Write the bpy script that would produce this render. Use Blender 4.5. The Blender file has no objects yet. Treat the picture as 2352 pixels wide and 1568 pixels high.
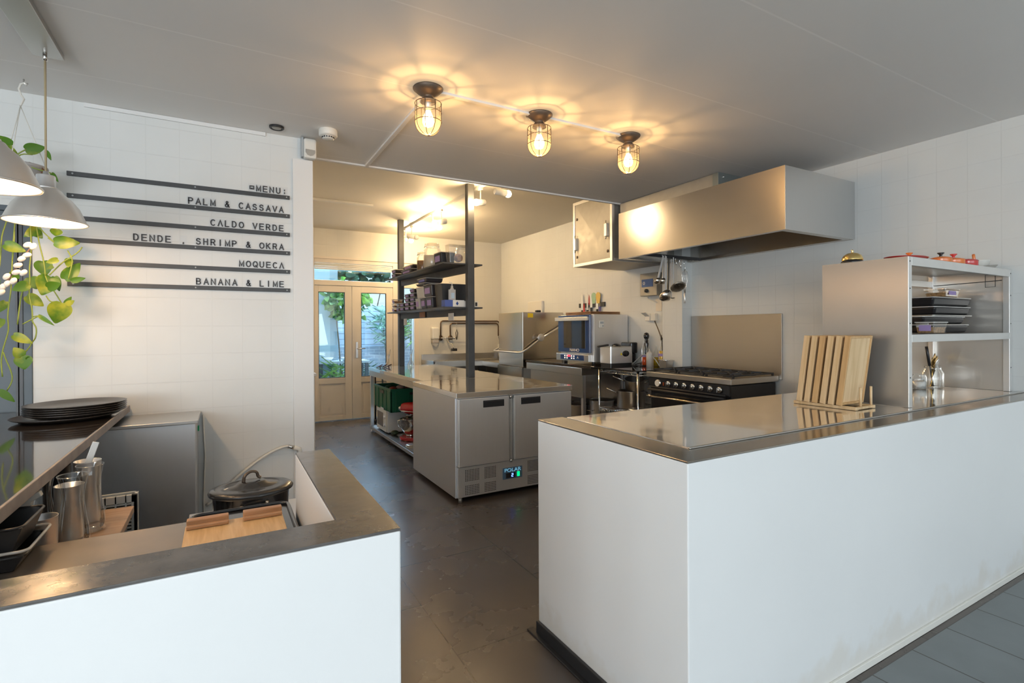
import bpy, bmesh, math, random
from mathutils import Vector, Matrix
random.seed(7)
S = bpy.context.scene
COL = S.collection
PI = math.pi
# ------------------------------------------------------------------ camera
F_PX = 1179.35
yaw, pit, rol = 0.51250378, -0.00218032, -0.00482443
Fv = Vector((math.sin(yaw)*math.cos(pit), math.cos(yaw)*math.cos(pit), math.sin(pit)))
Rv = Vector((math.cos(yaw), -math.sin(yaw), 0))
Uv = Rv.cross(Fv)
R2 = Rv*math.cos(rol)+Uv*math.sin(rol)
U2 = -Rv*math.sin(rol)+Uv*math.cos(rol)
cd = bpy.data.cameras.new('camera'); cam = bpy.data.objects.new('camera', cd); COL.objects.link(cam)
cd.sensor_width = 36.0; cd.lens = F_PX/2352*36.0
cd.shift_y = -(784-758.22)/2352
cd.clip_start = 0.05; cd.clip_end = 200
M = Matrix(((R2.x, U2.x, -Fv.x, 0), (R2.y, U2.y, -Fv.y, 0), (R2.z, U2.z, -Fv.z, 1.40), (0, 0, 0, 1)))
cam.matrix_world = M
S.camera = cam
S.view_settings.view_transform = 'Standard'
S.view_settings.look = 'None'
S.view_settings.gamma = 1
S.view_settings.use_curve_mapping = False
S.view_settings.exposure = 0.48
cy_ = S.cycles
cy_.use_denoising = True
cy_.max_bounces = 8; cy_.diffuse_bounces = 4; cy_.glossy_bounces = 4; cy_.transmission_bounces = 8; cy_.transparent_max_bounces = 16
cy_.sample_clamp_indirect = 6; cy_.sample_clamp_direct = 0
cy_.caustics_reflective = False; cy_.caustics_refractive = False
cy_.blur_glossy = 0.3
# ------------------------------------------------------------------ world (soft daylight sky)
W = bpy.data.worlds.new('sky'); S.world = W; W.use_nodes = True
nt = W.node_tree
bg = nt.nodes['Background']
sky = nt.nodes.new('ShaderNodeTexSky')
sky.sky_type = 'NISHITA' if 'NISHITA' in [e.identifier for e in sky.bl_rna.properties['sky_type'].enum_items] else 'PREETHAM'
try:
    sky.sun_disc = False; sky.sun_elevation = math.radians(25); sky.sun_rotation = math.radians(120); sky.dust_density = 2.0
except Exception:
    pass
mixw = nt.nodes.new('ShaderNodeMixRGB'); mixw.inputs['Fac'].default_value = 0.55
mixw.inputs['Color2'].default_value = (0.82, 0.90, 0.98, 1)
scl = nt.nodes.new('ShaderNodeMixRGB'); scl.blend_type = 'MULTIPLY'; scl.inputs['Fac'].default_value = 1
scl.inputs['Color2'].default_value = (0.25, 0.25, 0.25, 1)
nt.links.new(sky.outputs[0], scl.inputs['Color1'])
nt.links.new(scl.outputs[0], mixw.inputs['Color1'])
nt.links.new(mixw.outputs[0], bg.inputs['Color'])
bg.inputs['Strength'].default_value = 1.0

def area(name, loc, target, sx, sy, power, color):
    l = bpy.data.lights.new(name, 'AREA'); l.shape = 'RECTANGLE'; l.size = sx; l.size_y = sy
    l.energy = power; l.color = color
    o = bpy.data.objects.new(name, l); COL.objects.link(o); o.location = loc
    o.rotation_euler = (Vector(target)-Vector(loc)).to_track_quat('-Z', 'Y').to_euler()
    return o
# daylight entering by the big front windows of the dining room, behind the camera
area('front_window_daylight', (0.2, -6.8, 1.3), (0.6, -3.0, 3.9), 7.5, 2.0, 140, (0.78, 0.90, 1.0))
# daylight entering by the glazed garden door
area('garden_sky_daylight', (2.2, 10.6, 3.9), (1.9, 7.2, 0.4), 3.0, 1.6, 750, (0.55, 0.76, 1.0))
# added fill light from the unseen left side, brightens ceiling and right wall
area('side_fill_light', (-3.8, -2.6, 1.4), (-1.2, -1.4, 3.2), 4.5, 1.8, 190, (0.88, 0.95, 1.0))

def point(name, loc, power, color, r=0.03, parent=None):
    l = bpy.data.lights.new(name, 'POINT'); l.energy = power; l.color = color; l.shadow_soft_size = r
    o = bpy.data.objects.new(name, l); COL.objects.link(o); o.location = loc
    if parent: o.parent = parent
    return o

# ------------------------------------------------------------------ mesh builder
class MB:
    def __init__(s, smooth=False):
        s.v = []; s.f = []; s.sm = []; s.smooth = smooth; s.mi = []; s.cur = 0
    def face(s, idx, sm=None):
        s.f.append(tuple(idx)); s.sm.append(s.smooth if sm is None else sm); s.mi.append(s.cur)
    def addv(s, pts):
        n = len(s.v); s.v += [tuple(p) for p in pts]; return n
    def box(s, x0, x1, y0, y1, z0, z1):
        if x0 > x1: x0, x1 = x1, x0
        if y0 > y1: y0, y1 = y1, y0
        if z0 > z1: z0, z1 = z1, z0
        n = s.addv([(x0,y0,z0),(x1,y0,z0),(x1,y1,z0),(x0,y1,z0),(x0,y0,z1),(x1,y0,z1),(x1,y1,z1),(x0,y1,z1)])
        for q in ((0,3,2,1),(4,5,6,7),(0,1,5,4),(1,2,6,5),(2,3,7,6),(3,0,4,7)): s.face([n+i for i in q], False)
        return s
    def obox(s, c, ax, ay, az):
        """oriented box: centre + three half-vectors"""
        c, ax, ay, az = map(Vector, (c, ax, ay, az))
        P = [c+ax*i+ay*j+az*k for k in (-1, 1) for (i, j) in ((-1,-1),(1,-1),(1,1),(-1,1))]
        n = s.addv(P)
        for q in ((0,3,2,1),(4,5,6,7),(0,1,5,4),(1,2,6,5),(2,3,7,6),(3,0,4,7)): s.face([n+i for i in q], False)
        return s
    def frustum(s, c, w0, d0, w1, d1, z0, z1, open_top=False, t=0.0):
        cx, cy = c
        n = s.addv([(cx+i*w/2, cy+j*d/2, z) for (w, d, z) in ((w0,d0,z0),(w1,d1,z1)) for (i,j) in ((-1,-1),(1,-1),(1,1),(-1,1))])
        for q in ((0,3,2,1),(0,1,5,4),(1,2,6,5),(2,3,7,6),(3,0,4,7)): s.face([n+i for i in q], False)
        if not open_top: s.face([n+4,n+5,n+6,n+7], False)
        else:
            m = s.addv([(cx+i*(w/2-t), cy+j*(d/2-t), z) for (w, d, z) in ((w0,d0,z0+t),(w1,d1,z1)) for (i,j) in ((-1,-1),(1,-1),(1,1),(-1,1))])
            s.face([m,m+1,m+2,m+3], False)
            for a in range(4):
                b = (a+1) % 4
                s.face([m+a,m+4+a,m+4+b,m+b], False); s.face([n+4+a,n+4+b,m+4+b,m+4+a], False)
        return s
    def lathe(s, prof, c=(0,0,0), seg=24, sx=1, sy=1, axis='Z', sm=True):
        c = Vector(c); rings = []
        for r, z in prof:
            if r < 1e-6:
                p = Vector((0,0,z)); rings.append([s.addv([s._ax(p, axis)+c])])
            else:
                n = s.addv([s._ax(Vector((r*sx*math.cos(2*PI*k/seg), r*sy*math.sin(2*PI*k/seg), z)), axis)+c for k in range(seg)])
                rings.append(list(range(n, n+seg)))
        for a, b in zip(rings, rings[1:]):
            if len(a) == 1 and len(b) == 1: continue
            for k in range(seg):
                k2 = (k+1) % seg
                if len(a) == 1: s.face([a[0], b[k2], b[k]][::-1] if False else [a[0], b[k2], b[k]], sm)
                elif len(b) == 1: s.face([a[k], a[k2], b[0]], sm)
                else: s.face([a[k], a[k2], b[k2], b[k]], sm)
        return s
    def _ax(s, p, axis):
        if axis == 'Z': return p
        if axis == 'X': return Vector((p.z, p.x, p.y))
        if axis == '-X': return Vector((-p.z, -p.x, p.y))
        if axis == 'Y': return Vector((p.y, p.z, p.x))
        if axis == '-Y': return Vector((p.x, -p.z, p.y))
    def cyl(s, c, r, z0, z1, seg=24, axis='Z', bev=0.0):
        if bev: pr = [(0,z0),(r-bev,z0),(r,z0+bev),(r,z1-bev),(r-bev,z1),(0,z1)]
        else: pr = [(0,z0),(r,z0),(r,z1),(0,z1)]
        s.lathe(pr, c, seg, axis=axis)
        return s
    def tube(s, pts, r, seg=8, closed=False, rf=None):
        pts = [Vector(p) for p in pts]; n = len(pts); rings = []
        up = None
        for i, p in enumerate(pts):
            a = pts[i-1] if (i > 0 or closed) else p
            b = pts[(i+1) % n] if (i < n-1 or closed) else p
            t = (b-a)
            if t.length < 1e-9: t = Vector((0,0,1))
            t.normalize()
            if up is None:
                up = Vector((0,0,1)) if abs(t.z) < 0.9 else Vector((1,0,0))
            x = up.cross(t)
            if x.length < 1e-6: x = Vector((0,1,0)).cross(t)
            x.normalize(); y = t.cross(x); up = y
            rr = r if rf is None else rf(i/(n-1) if n > 1 else 0)*r
            m = s.addv([p+x*rr*math.cos(2*PI*k/seg)+y*rr*math.sin(2*PI*k/seg) for k in range(seg)])
            rings.append(m)
        L = list(zip(rings, rings[1:])) + ([(rings[-1], rings[0])] if closed else [])
        for a, b in L:
            for k in range(seg):
                k2 = (k+1) % seg; s.face([a+k, a+k2, b+k2, b+k], True)
        if not closed:
            s.face([rings[0]+k for k in range(seg)][::-1], False); s.face([rings[-1]+k for k in range(seg)], False)
        return s
    def quad(s, a, b, c, d):
        n = s.addv([a, b, c, d]); s.face([n, n+1, n+2, n+3], False); return s
    def sphere(s, c, r, seg=16, rg=10, sz=1.0):
        s.lathe([(r*math.sin(PI*i/rg), -r*sz*math.cos(PI*i/rg)) for i in range(rg+1)], c, seg); return s
    def prism(s, poly, ax, h0, h1):
        """extrude 2-D polygon; ax: axis of extrusion 'X','Y','Z'"""
        def P(a, b, h):
            return {'X': (h, a, b), 'Y': (a, h, b), 'Z': (a, b, h)}[ax]
        n = s.addv([P(a, b, h0) for a, b in poly]+[P(a, b, h1) for a, b in poly]); k = len(poly)
        s.face([n+i for i in range(k)], False); s.face([n+k+i for i in range(k)][::-1], False)
        for i in range(k):
            j = (i+1) % k; s.face([n+i, n+k+i, n+k+j, n+j], False)
        return s
    def build(s, name, mat, parent=None, loc=None, bevel=0.0, label=None, subsurf=0, kind=None, solid=0.0):
        me = bpy.data.meshes.new(name)
        off = Vector((0,0,0))
        if parent is not None: off = wloc(parent)
        elif loc is not None: off = Vector(loc)
        me.from_pydata([tuple(Vector(v)-off) for v in s.v], [], s.f)
        me.polygons.foreach_set('use_smooth', s.sm)
        mats = mat if isinstance(mat, (list, tuple)) else [mat]
        for m in mats: me.materials.append(m)
        if len(mats) > 1: me.polygons.foreach_set('material_index', s.mi)
        me.update()
        bm = bmesh.new(); bm.from_mesh(me); bmesh.ops.recalc_face_normals(bm, faces=bm.faces[:]); bm.to_mesh(me); bm.free()
        o = bpy.data.objects.new(name, me); COL.objects.link(o)
        if parent is not None: o.parent = parent
        elif loc is not None: o.location = loc
        if solid:
            b = o.modifiers.new('solid', 'SOLIDIFY'); b.thickness = solid; b.offset = 0
        if bevel:
            b = o.modifiers.new('bevel', 'BEVEL'); b.width = bevel; b.segments = 2; b.limit_method = 'ANGLE'; b.angle_limit = math.radians(40)
        if subsurf:
            b = o.modifiers.new('sub', 'SUBSURF'); b.levels = subsurf; b.render_levels = subsurf
        if label: o['label'] = label
        if kind: o['kind'] = kind
        return o

def wloc(o):
    v = Vector(o.location); p = o.parent
    while p is not None:
        v += Vector(p.location); p = p.parent
    return v
def tag(o, label, cat, group=None, kind=None):
    o['label'] = label; o['category'] = cat
    if group: o['group'] = group
    if kind: o['kind'] = kind
    return o
def thing(name, label, cat, loc, group=None):
    o = bpy.data.objects.new(name, None); COL.objects.link(o); o.location = loc; o.empty_display_size = 0.05
    return tag(o, label, cat, group)
def struct(o):
    o['kind'] = 'structure'; return o
def dup(root, loc=None, rz=None, label=None, group=None, scale=None):
    def rec(o, par):
        c = o.copy(); COL.objects.link(c)
        if par is not None: c.parent = par
        for ch in [x for x in ALLKIDS(o)]: rec(ch, c)
        return c
    r = rec(root, None)
    if loc is not None: r.location = loc
    if rz is not None: r.rotation_euler = (0, 0, rz)
    if scale is not None: r.scale = scale if isinstance(scale, (tuple, list)) else (scale,)*3
    if label: r['label'] = label
    if group: r['group'] = group
    return r
def ALLKIDS(o):
    return [x for x in COL.objects if x.parent == o]
def rrect(x0, x1, y0, y1, r, n=5):
    pts = []
    for cx, cy, a in ((x1-r, y0+r, -90), (x1-r, y1-r, 0), (x0+r, y1-r, 90), (x0+r, y0+r, 180)):
        for i in range(n+1):
            t = math.radians(a+90*i/n); pts.append((cx+r*math.cos(t), cy+r*math.sin(t)))
    return pts

# ------------------------------------------------------------------ materials
def newmat(name):
    m = bpy.data.materials.new(name); m.use_nodes = True
    return m, m.node_tree, m.node_tree.nodes['Principled BSDF']
def pm(name, col, rough=0.5, metal=0.0, noise=0.0, nscale=20, bump=0.0, spec=None, coat=0.0, rvar=0.0, emis=None, estr=0.0, trans=0.0, stretch=None, alpha=1.0, ior=None, sheen=0):
    m, t, b = newmat(name)
    c = tuple(col)+(1,) if len(col) == 3 else col
    b.inputs['Base Color'].default_value = c; b.inputs['Roughness'].default_value = rough; b.inputs['Metallic'].default_value = metal
    if spec is not None: b.inputs['Specular IOR Level'].default_value = spec
    if coat: b.inputs['Coat Weight'].default_value = coat; b.inputs['Coat Roughness'].default_value = 0.05
    if trans: b.inputs['Transmission Weight'].default_value = trans
    if ior: b.inputs['IOR'].default_value = ior
    if alpha < 1: b.inputs['Alpha'].default_value = alpha
    if emis: b.inputs['Emission Color'].default_value = tuple(emis)+(1,); b.inputs['Emission Strength'].default_value = estr
    if noise or bump or rvar:
        tc = t.nodes.new('ShaderNodeTexCoord'); mp = t.nodes.new('ShaderNodeMapping'); nz = t.nodes.new('ShaderNodeTexNoise')
        nz.inputs['Scale'].default_value = nscale; nz.inputs['Detail'].default_value = 5
        if stretch: mp.inputs['Scale'].default_value = stretch
        t.links.new(tc.outputs['Object'], mp.inputs[0]); t.links.new(mp.outputs[0], nz.inputs['Vector'])
        if noise:
            mx = t.nodes.new('ShaderNodeMixRGB'); mx.blend_type = 'MULTIPLY'; mx.inputs['Fac'].default_value = 1
            rp = t.nodes.new('ShaderNodeMapRange'); rp.inputs['From Min'].default_value = 0.3; rp.inputs['From Max'].default_value = 0.7
            rp.inputs['To Min'].default_value = 1-noise; rp.inputs['To Max'].default_value = 1+noise*0.5
            mx.inputs['Color1'].default_value = c
            t.links.new(nz.outputs['Fac'], rp.inputs[0]); t.links.new(rp.outputs[0], mx.inputs['Color2']); t.links.new(mx.outputs[0], b.inputs['Base Color'])
        if rvar:
            rp = t.nodes.new('ShaderNodeMapRange'); rp.inputs['From Min'].default_value = 0.3; rp.inputs['From Max'].default_value = 0.7
            rp.inputs['To Min'].default_value = max(0.02, rough-rvar); rp.inputs['To Max'].default_value = rough+rvar
            t.links.new(nz.outputs['Fac'], rp.inputs[0]); t.links.new(rp.outputs[0], b.inputs['Roughness'])
        if bump:
            bp = t.nodes.new('ShaderNodeBump'); bp.inputs['Strength'].default_value = 1; bp.inputs['Distance'].default_value = bump
            t.links.new(nz.outputs['Fac'], bp.inputs['Height']); t.links.new(bp.outputs[0], b.inputs['Normal'])
    return m
def mathn(t, op, a, b=None, c=None):
    n = t.nodes.new('ShaderNodeMath'); n.operation = op
    for i, x in enumerate((a, b, c)):
        if x is None: continue
        if isinstance(x, (int, float)): n.inputs[i].default_value = x
        else: t.links.new(x, n.inputs[i])
    return n.outputs[0]
def gridmat(name, col, gcol, rough, ax1, p1, o1, ax2, p2, o2, w=0.004, bump=0.0008, noise=0.05, nscale=3, fine=0.0, fscale=40, stag=0.0, spec=0.5, rvar=0.0, dirt=None, vein=None):
    """tiles/boards: lines every p along two world axes, with width w"""
    m, t, b = newmat(name)
    g = t.nodes.new('ShaderNodeNewGeometry'); sp = t.nodes.new('ShaderNodeSeparateXYZ'); t.links.new(g.outputs['Position'], sp.inputs[0])
    def line(ax, p, o, extra=None):
        u = mathn(t, 'DIVIDE', mathn(t, 'SUBTRACT', sp.outputs[ax], o), p)
        if extra is not None: u = mathn(t, 'ADD', u, extra)
        fr = mathn(t, 'FRACT', u)
        d = mathn(t, 'MINIMUM', fr, mathn(t, 'SUBTRACT', 1.0, fr))
        return mathn(t, 'LESS_THAN', mathn(t, 'MULTIPLY', d, p), w/2), u
    L1 = None
    if p1: L1, u1 = line(ax1, p1, o1)
    if p2:
        ex = None
        if stag: ex = mathn(t, 'MULTIPLY', mathn(t, 'FLOOR', u1), stag)
        L2, _ = line(ax2, p2, o2, ex)
        L1 = mathn(t, 'MAXIMUM', L1, L2) if L1 is not None else L2
    nz = t.nodes.new('ShaderNodeTexNoise'); nz.inputs['Scale'].default_value = nscale; nz.inputs['Detail'].default_value = 6
    t.links.new(g.outputs['Position'], nz.inputs['Vector'])
    rp = t.nodes.new('ShaderNodeMapRange'); rp.inputs['From Min'].default_value = 0.3; rp.inputs['From Max'].default_value = 0.7
    rp.inputs['To Min'].default_value = 1-noise; rp.inputs['To Max'].default_value = 1+noise
    t.links.new(nz.outputs['Fac'], rp.inputs[0])
    m1 = t.nodes.new('ShaderNodeMixRGB'); m1.blend_type = 'MULTIPLY'; m1.inputs['Fac'].default_value = 1; m1.inputs['Color1'].default_value = tuple(col)+(1,)
    t.links.new(rp.outputs[0], m1.inputs['Color2'])
    out = m1.outputs[0]
    if vein:
        vn = t.nodes.new('ShaderNodeTexNoise'); vn.inputs['Scale'].default_value = vein[0]; vn.inputs['Detail'].default_value = 3; vn.inputs['Distortion'].default_value = 1.5
        t.links.new(g.outputs['Position'], vn.inputs['Vector'])
        d = mathn(t, 'ABSOLUTE', mathn(t, 'SUBTRACT', vn.outputs['Fac'], 0.5))
        msk = mathn(t, 'LESS_THAN', d, vein[1])
        v2 = t.nodes.new('ShaderNodeTexNoise'); v2.inputs['Scale'].default_value = 1.7; t.links.new(g.outputs['Position'], v2.inputs['Vector'])
        msk = mathn(t, 'MULTIPLY', msk, mathn(t, 'GREATER_THAN', v2.outputs['Fac'], 0.6))
        mv = t.nodes.new('ShaderNodeMixRGB'); mv.inputs['Color2'].default_value = tuple(vein[2])+(1,)
        t.links.new(mathn(t, 'MULTIPLY', msk, 0.6), mv.inputs['Fac']); t.links.new(out, mv.inputs['Color1']); out = mv.outputs[0]
    if dirt:
        # scuffed grime along the foot of the wall
        dn = t.nodes.new('ShaderNodeTexNoise'); dn.inputs['Scale'].default_value = 7.5; dn.inputs['Detail'].default_value = 8
        t.links.new(g.outputs['Position'], dn.inputs['Vector'])
        hz = t.nodes.new('ShaderNodeMapRange'); hz.inputs['From Min'].default_value = 0.02; hz.inputs['From Max'].default_value = dirt[0]
        hz.inputs['To Min'].default_value = 0.62; hz.inputs['To Max'].default_value = 0.0
        t.links.new(sp.outputs[2], hz.inputs[0])
        k = mathn(t, 'SUBTRACT', mathn(t, 'ADD', dn.outputs['Fac'], hz.outputs[0]), 0.80)
        k = mathn(t, 'MULTIPLY', k, 1.6); k = mathn(t, 'MINIMUM', mathn(t, 'MAXIMUM', k, 0.0), 0.35)
        md = t.nodes.new('ShaderNodeMixRGB'); md.inputs['Color2'].default_value = tuple(dirt[1])+(1,)
        t.links.new(k, md.inputs['Fac']); t.links.new(out, md.inputs['Color1']); out = md.outputs[0]
    if L1 is not None:
        m2 = t.nodes.new('ShaderNodeMixRGB'); m2.inputs['Color2'].default_value = tuple(gcol)+(1,)
        t.links.new(L1, m2.inputs['Fac']); t.links.new(out, m2.inputs['Color1']); out = m2.outputs[0]
    t.links.new(out, b.inputs['Base Color'])
    b.inputs['Roughness'].default_value = rough; b.inputs['Specular IOR Level'].default_value = spec
    if rvar:
        r2 = t.nodes.new('ShaderNodeMapRange'); r2.inputs['From Min'].default_value = 0.3; r2.inputs['From Max'].default_value = 0.7
        r2.inputs['To Min'].default_value = rough-rvar; r2.inputs['To Max'].default_value = rough+rvar
        t.links.new(nz.outputs['Fac'], r2.inputs[0]); t.links.new(r2.outputs[0], b.inputs['Roughness'])
    if (bump and L1 is not None) or fine:
        bp = t.nodes.new('ShaderNodeBump'); bp.inputs['Strength'].default_value = 1; bp.inputs['Distance'].default_value = max(bump, fine)
        h = None
        if L1 is not None: h = mathn(t, 'MULTIPLY', L1, -bump/max(bump, fine))
        if fine:
            fn = t.nodes.new('ShaderNodeTexNoise'); fn.inputs['Scale'].default_value = fscale; fn.inputs['Detail'].default_value = 3
            t.links.new(g.outputs['Position'], fn.inputs['Vector'])
            fh = mathn(t, 'MULTIPLY', fn.outputs['Fac'], fine/max(bump, fine))
            h = fh if h is None else mathn(t, 'ADD', h, fh)
        t.links.new(h, bp.inputs['Height']); t.links.new(bp.outputs[0], b.inputs['Normal'])
    return m
def glassmat(name, col=(1,1,1), op=0.15, rough=0.03):
    """thin clear glass/plastic: mostly see-through with a glossy skin"""
    m, t, b = newmat(name); t.nodes.remove(b)
    out = t.nodes['Material Output']
    tr = t.nodes.new('ShaderNodeBsdfTransparent'); tr.inputs[0].default_value = tuple(col)+(1,)
    gl = t.nodes.new('ShaderNodeBsdfGlossy'); gl.inputs['Roughness'].default_value = rough; gl.inputs[0].default_value = (1,1,1,1)
    lw = t.nodes.new('ShaderNodeLayerWeight'); lw.inputs['Blend'].default_value = 0.35
    f = mathn(t, 'ADD', mathn(t, 'MULTIPLY', lw.outputs['Fresnel'], 0.42), op)
    f = mathn(t, 'MINIMUM', f, 0.9)
    mx = t.nodes.new('ShaderNodeMixShader'); t.links.new(f, mx.inputs[0]); t.links.new(tr.outputs[0], mx.inputs[1]); t.links.new(gl.outputs[0], mx.inputs[2])
    t.links.new(mx.outputs[0], out.inputs[0]); return m
def milky(name, col, op):
    m, t, b = newmat(name); out = t.nodes['Material Output']
    b.inputs['Base Color'].default_value = tuple(col)+(1,); b.inputs['Roughness'].default_value = 0.25
    tr = t.nodes.new('ShaderNodeBsdfTransparent'); mx = t.nodes.new('ShaderNodeMixShader'); mx.inputs[0].default_value = op
    t.links.new(tr.outputs[0], mx.inputs[1]); t.links.new(b.outputs[0], mx.inputs[2]); t.links.new(mx.outputs[0], out.inputs[0]); return m

mat = {}
def steelmat(name, col=(0.60,0.585,0.56), rough=0.28, metal=1.0, aniso=0.0, tax='Z', arot=0.0, stretch=(1,1,60), bump=0.0, rv=0.04, nscale=6, wav=0.0, wscale=3.0):
    m = pm(name, col, rough, metal, noise=0.015, nscale=nscale, bump=bump, rvar=rv, stretch=stretch)
    if aniso:
        t = m.node_tree; b = t.nodes['Principled BSDF']; b.inputs['Anisotropic'].default_value = aniso; b.inputs['Anisotropic Rotation'].default_value = arot
        tg = t.nodes.new('ShaderNodeTangent'); tg.direction_type = 'RADIAL'; tg.axis = tax; t.links.new(tg.outputs[0], b.inputs['Tangent'])
    if wav:
        t = m.node_tree; b = t.nodes['Principled BSDF']
        tc = t.nodes.new('ShaderNodeTexCoord'); nz = t.nodes.new('ShaderNodeTexNoise'); nz.inputs['Scale'].default_value = wscale; nz.inputs['Detail'].default_value = 2
        t.links.new(tc.outputs['Object'], nz.inputs['Vector'])
        bp = t.nodes.new('ShaderNodeBump'); bp.inputs['Distance'].default_value = wav; bp.inputs['Strength'].default_value = 1
        old = b.inputs['Normal'].links[0].from_socket if b.inputs['Normal'].links else None
        t.links.new(nz.outputs['Fac'], bp.inputs['Height'])
        if old: t.links.new(old, bp.inputs['Normal'])
        t.links.new(bp.outputs[0], b.inputs['Normal'])
    return m
mat['steel'] = steelmat('brushed_steel', stretch=(16,16,0.5), rough=0.32, rv=0.02, col=(0.80,0.80,0.80), metal=0.72)
mat['steel_h'] = steelmat('brushed_steel_level', stretch=(0.6,0.6,14), rough=0.30, rv=0.02)
mat['steel_top'] = steelmat('polished_steel_top', col=(0.90,0.88,0.85), metal=0.9, rough=0.08, rv=0.03, nscale=4, stretch=(1,1,1), wav=0.004, wscale=2.2)
mat['steel_deep'] = steelmat('dishwasher_steel', col=(0.50,0.47,0.43), rough=0.2, stretch=(14,14,0.5), rv=0.015)
mat['steel_side'] = steelmat('steel_cabinet_side', col=(0.74,0.74,0.75), rough=0.38, metal=0.8, stretch=(14,14,0.5), rv=0.02)
mat['steel_hood'] = steelmat('steel_hood', col=(0.60,0.57,0.53), rough=0.26, aniso=0.55, tax='Z', arot=0.25, stretch=(0.5,0.5,3), rv=0.0, wav=0.001, wscale=1.2)
mat['steel_dark'] = steelmat('dark_aged_steel', col=(0.22,0.20,0.17), rough=0.4)
mat['galv'] = pm('galvanised_steel', (0.40,0.385,0.35), 0.5, 0.6, noise=0.1, nscale=14, rvar=0.08)
mat['alu'] = pm('aluminium', (0.78,0.77,0.75), 0.4, 0.75, noise=0.03, nscale=8)
mat['chrome'] = pm('chrome', (0.75,0.74,0.72), 0.08, 1.0)
mat['brass'] = pm('brass', (0.85,0.62,0.25), 0.16, 1.0)
mat['bronze'] = pm('dark_bronze', (0.16,0.12,0.09), 0.4, 0.6)
mat['black_steel'] = pm('charcoal_painted_steel', (0.055,0.058,0.062), 0.45, 0.0, noise=0.2, nscale=9)
mat['iron'] = pm('cast_iron', (0.03,0.03,0.032), 0.55, 0.2, bump=0.0005, nscale=80)
mat['black'] = pm('black_plastic', (0.02,0.02,0.022), 0.35)
mat['blacksat'] = pm('black_satin_tub', (0.015,0.014,0.016), 0.35, spec=0.25)
mat['blackgloss'] = pm('black_enamel', (0.018,0.018,0.02), 0.16, coat=0.4)
mat['white'] = pm('white_paint', (0.80,0.80,0.79), 0.45)
mat['whitepl'] = pm('white_plastic', (0.78,0.76,0.70), 0.35)
mat['greypl'] = pm('grey_plastic', (0.42,0.45,0.46), 0.45)
mat['clear'] = glassmat('clear_plastic', (0.93,0.92,0.9), 0.12, 0.12)
mat['glass'] = glassmat('glass', (0.97,0.98,0.98), 0.02, 0.02)
mat['winglass'] = glassmat('window_glass', (0.86,0.95,1.0), 0.05, 0.01)
mat['milky'] = milky('milky_plastic', (0.85,0.83,0.78), 0.6)
mat['purple'] = pm('purple_label_tape', (0.36,0.26,0.52), 0.6)
mat['label'] = pm('white_label', (0.82,0.8,0.76), 0.6)
mat['doorpaint'] = pm('cream_door_paint', (0.82,0.75,0.65), 0.4, noise=0.03, nscale=3)
mat['wall_t'] = gridmat('menu_wall_tiles', (0.76,0.77,0.755), (0.735,0.745,0.73), 0.42, 0, 0.1735, -0.061, 2, 0.1765, 0.90, w=0.004, bump=0.0005, noise=0.02, spec=0.35)
mat['wall_r'] = gridmat('side_wall_tiles', (0.76,0.77,0.75), (0.735,0.745,0.725), 0.42, 1, 0.174, 1.347, 2, 0.1765, 0.907, w=0.004, bump=0.0005, noise=0.02, spec=0.35)
mat['wall_k'] = gridmat('kitchen_back_wall_tiles', (0.78,0.75,0.67), (0.75,0.72,0.64), 0.42, 0, 0.168, 1.379, 2, 0.184, 2.52, w=0.004, bump=0.0005, noise=0.02, spec=0.35)
mat['plaster'] = gridmat('white_plaster', (0.74,0.745,0.74), (0,0,0), 0.55, 0, 0, 0, 1, 0, 0, noise=0.02, nscale=1.5, fine=0.0012, fscale=7, dirt=(0.28, (0.60,0.53,0.43)))
mat['ceil'] = gridmat('ceiling_panels', (0.88,0.86,0.83), (0.97,0.95,0.92), 0.6, 1, 0.69, 1.365, 0, 0, 0, w=0.009, bump=0.0015, noise=0.015, nscale=1)
mat['ceil_k'] = gridmat('kitchen_ceiling', (0.78,0.74,0.66), (0.82,0.78,0.70), 0.6, 1, 1.2, 5.6, 0, 0, 0, w=0.01, bump=0.0008, noise=0.02, nscale=1)
mat['floor_k'] = gridmat('kitchen_vinyl', (0.080,0.066,0.058), (0.025,0.022,0.02), 0.27, 0, 0.66, 0.87, 1, 0.92, 0.2, w=0.006, bump=0.0008, noise=0.06, nscale=2.2, fine=0.0002, fscale=60, rvar=0.015, stag=0.5)
mat['floor_d'] = gridmat('dining_floor_tiles', (0.185,0.205,0.21), (0.07,0.065,0.06), 0.45, 0, 0.3275, 2.601, 1, 0.66, 1.094, w=0.007, bump=0.001, noise=0.07, nscale=5, fine=0.0003, fscale=120)
mat['ledge'] = pm('dark_sealed_ledge', (0.10,0.092,0.085), 0.20, 0.0, noise=0.2, nscale=22, bump=0.0007, rvar=0.06, coat=0.3)
mat['ledge_r'] = pm('dark_steel_ledge', (0.36,0.32,0.27), 0.16, 0.85, noise=0.15, nscale=3, bump=0.0004, rvar=0.06)
mat['worktop'] = pm('worn_steel_worktop', (0.34,0.29,0.24), 0.33, 0.7, noise=0.25, nscale=4, rvar=0.08, bump=0.0003)
mat['bartop'] = pm('black_lacquered_bar', (0.035,0.028,0.024), 0.07, 0.0, noise=0.4, nscale=4, bump=0.0006, coat=0.5, stretch=(1,0.3,1))
mat['baredge'] = pm('worn_grey_bar_edge', (0.33,0.29,0.27), 0.5, noise=0.25, nscale=12, bump=0.001)
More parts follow.
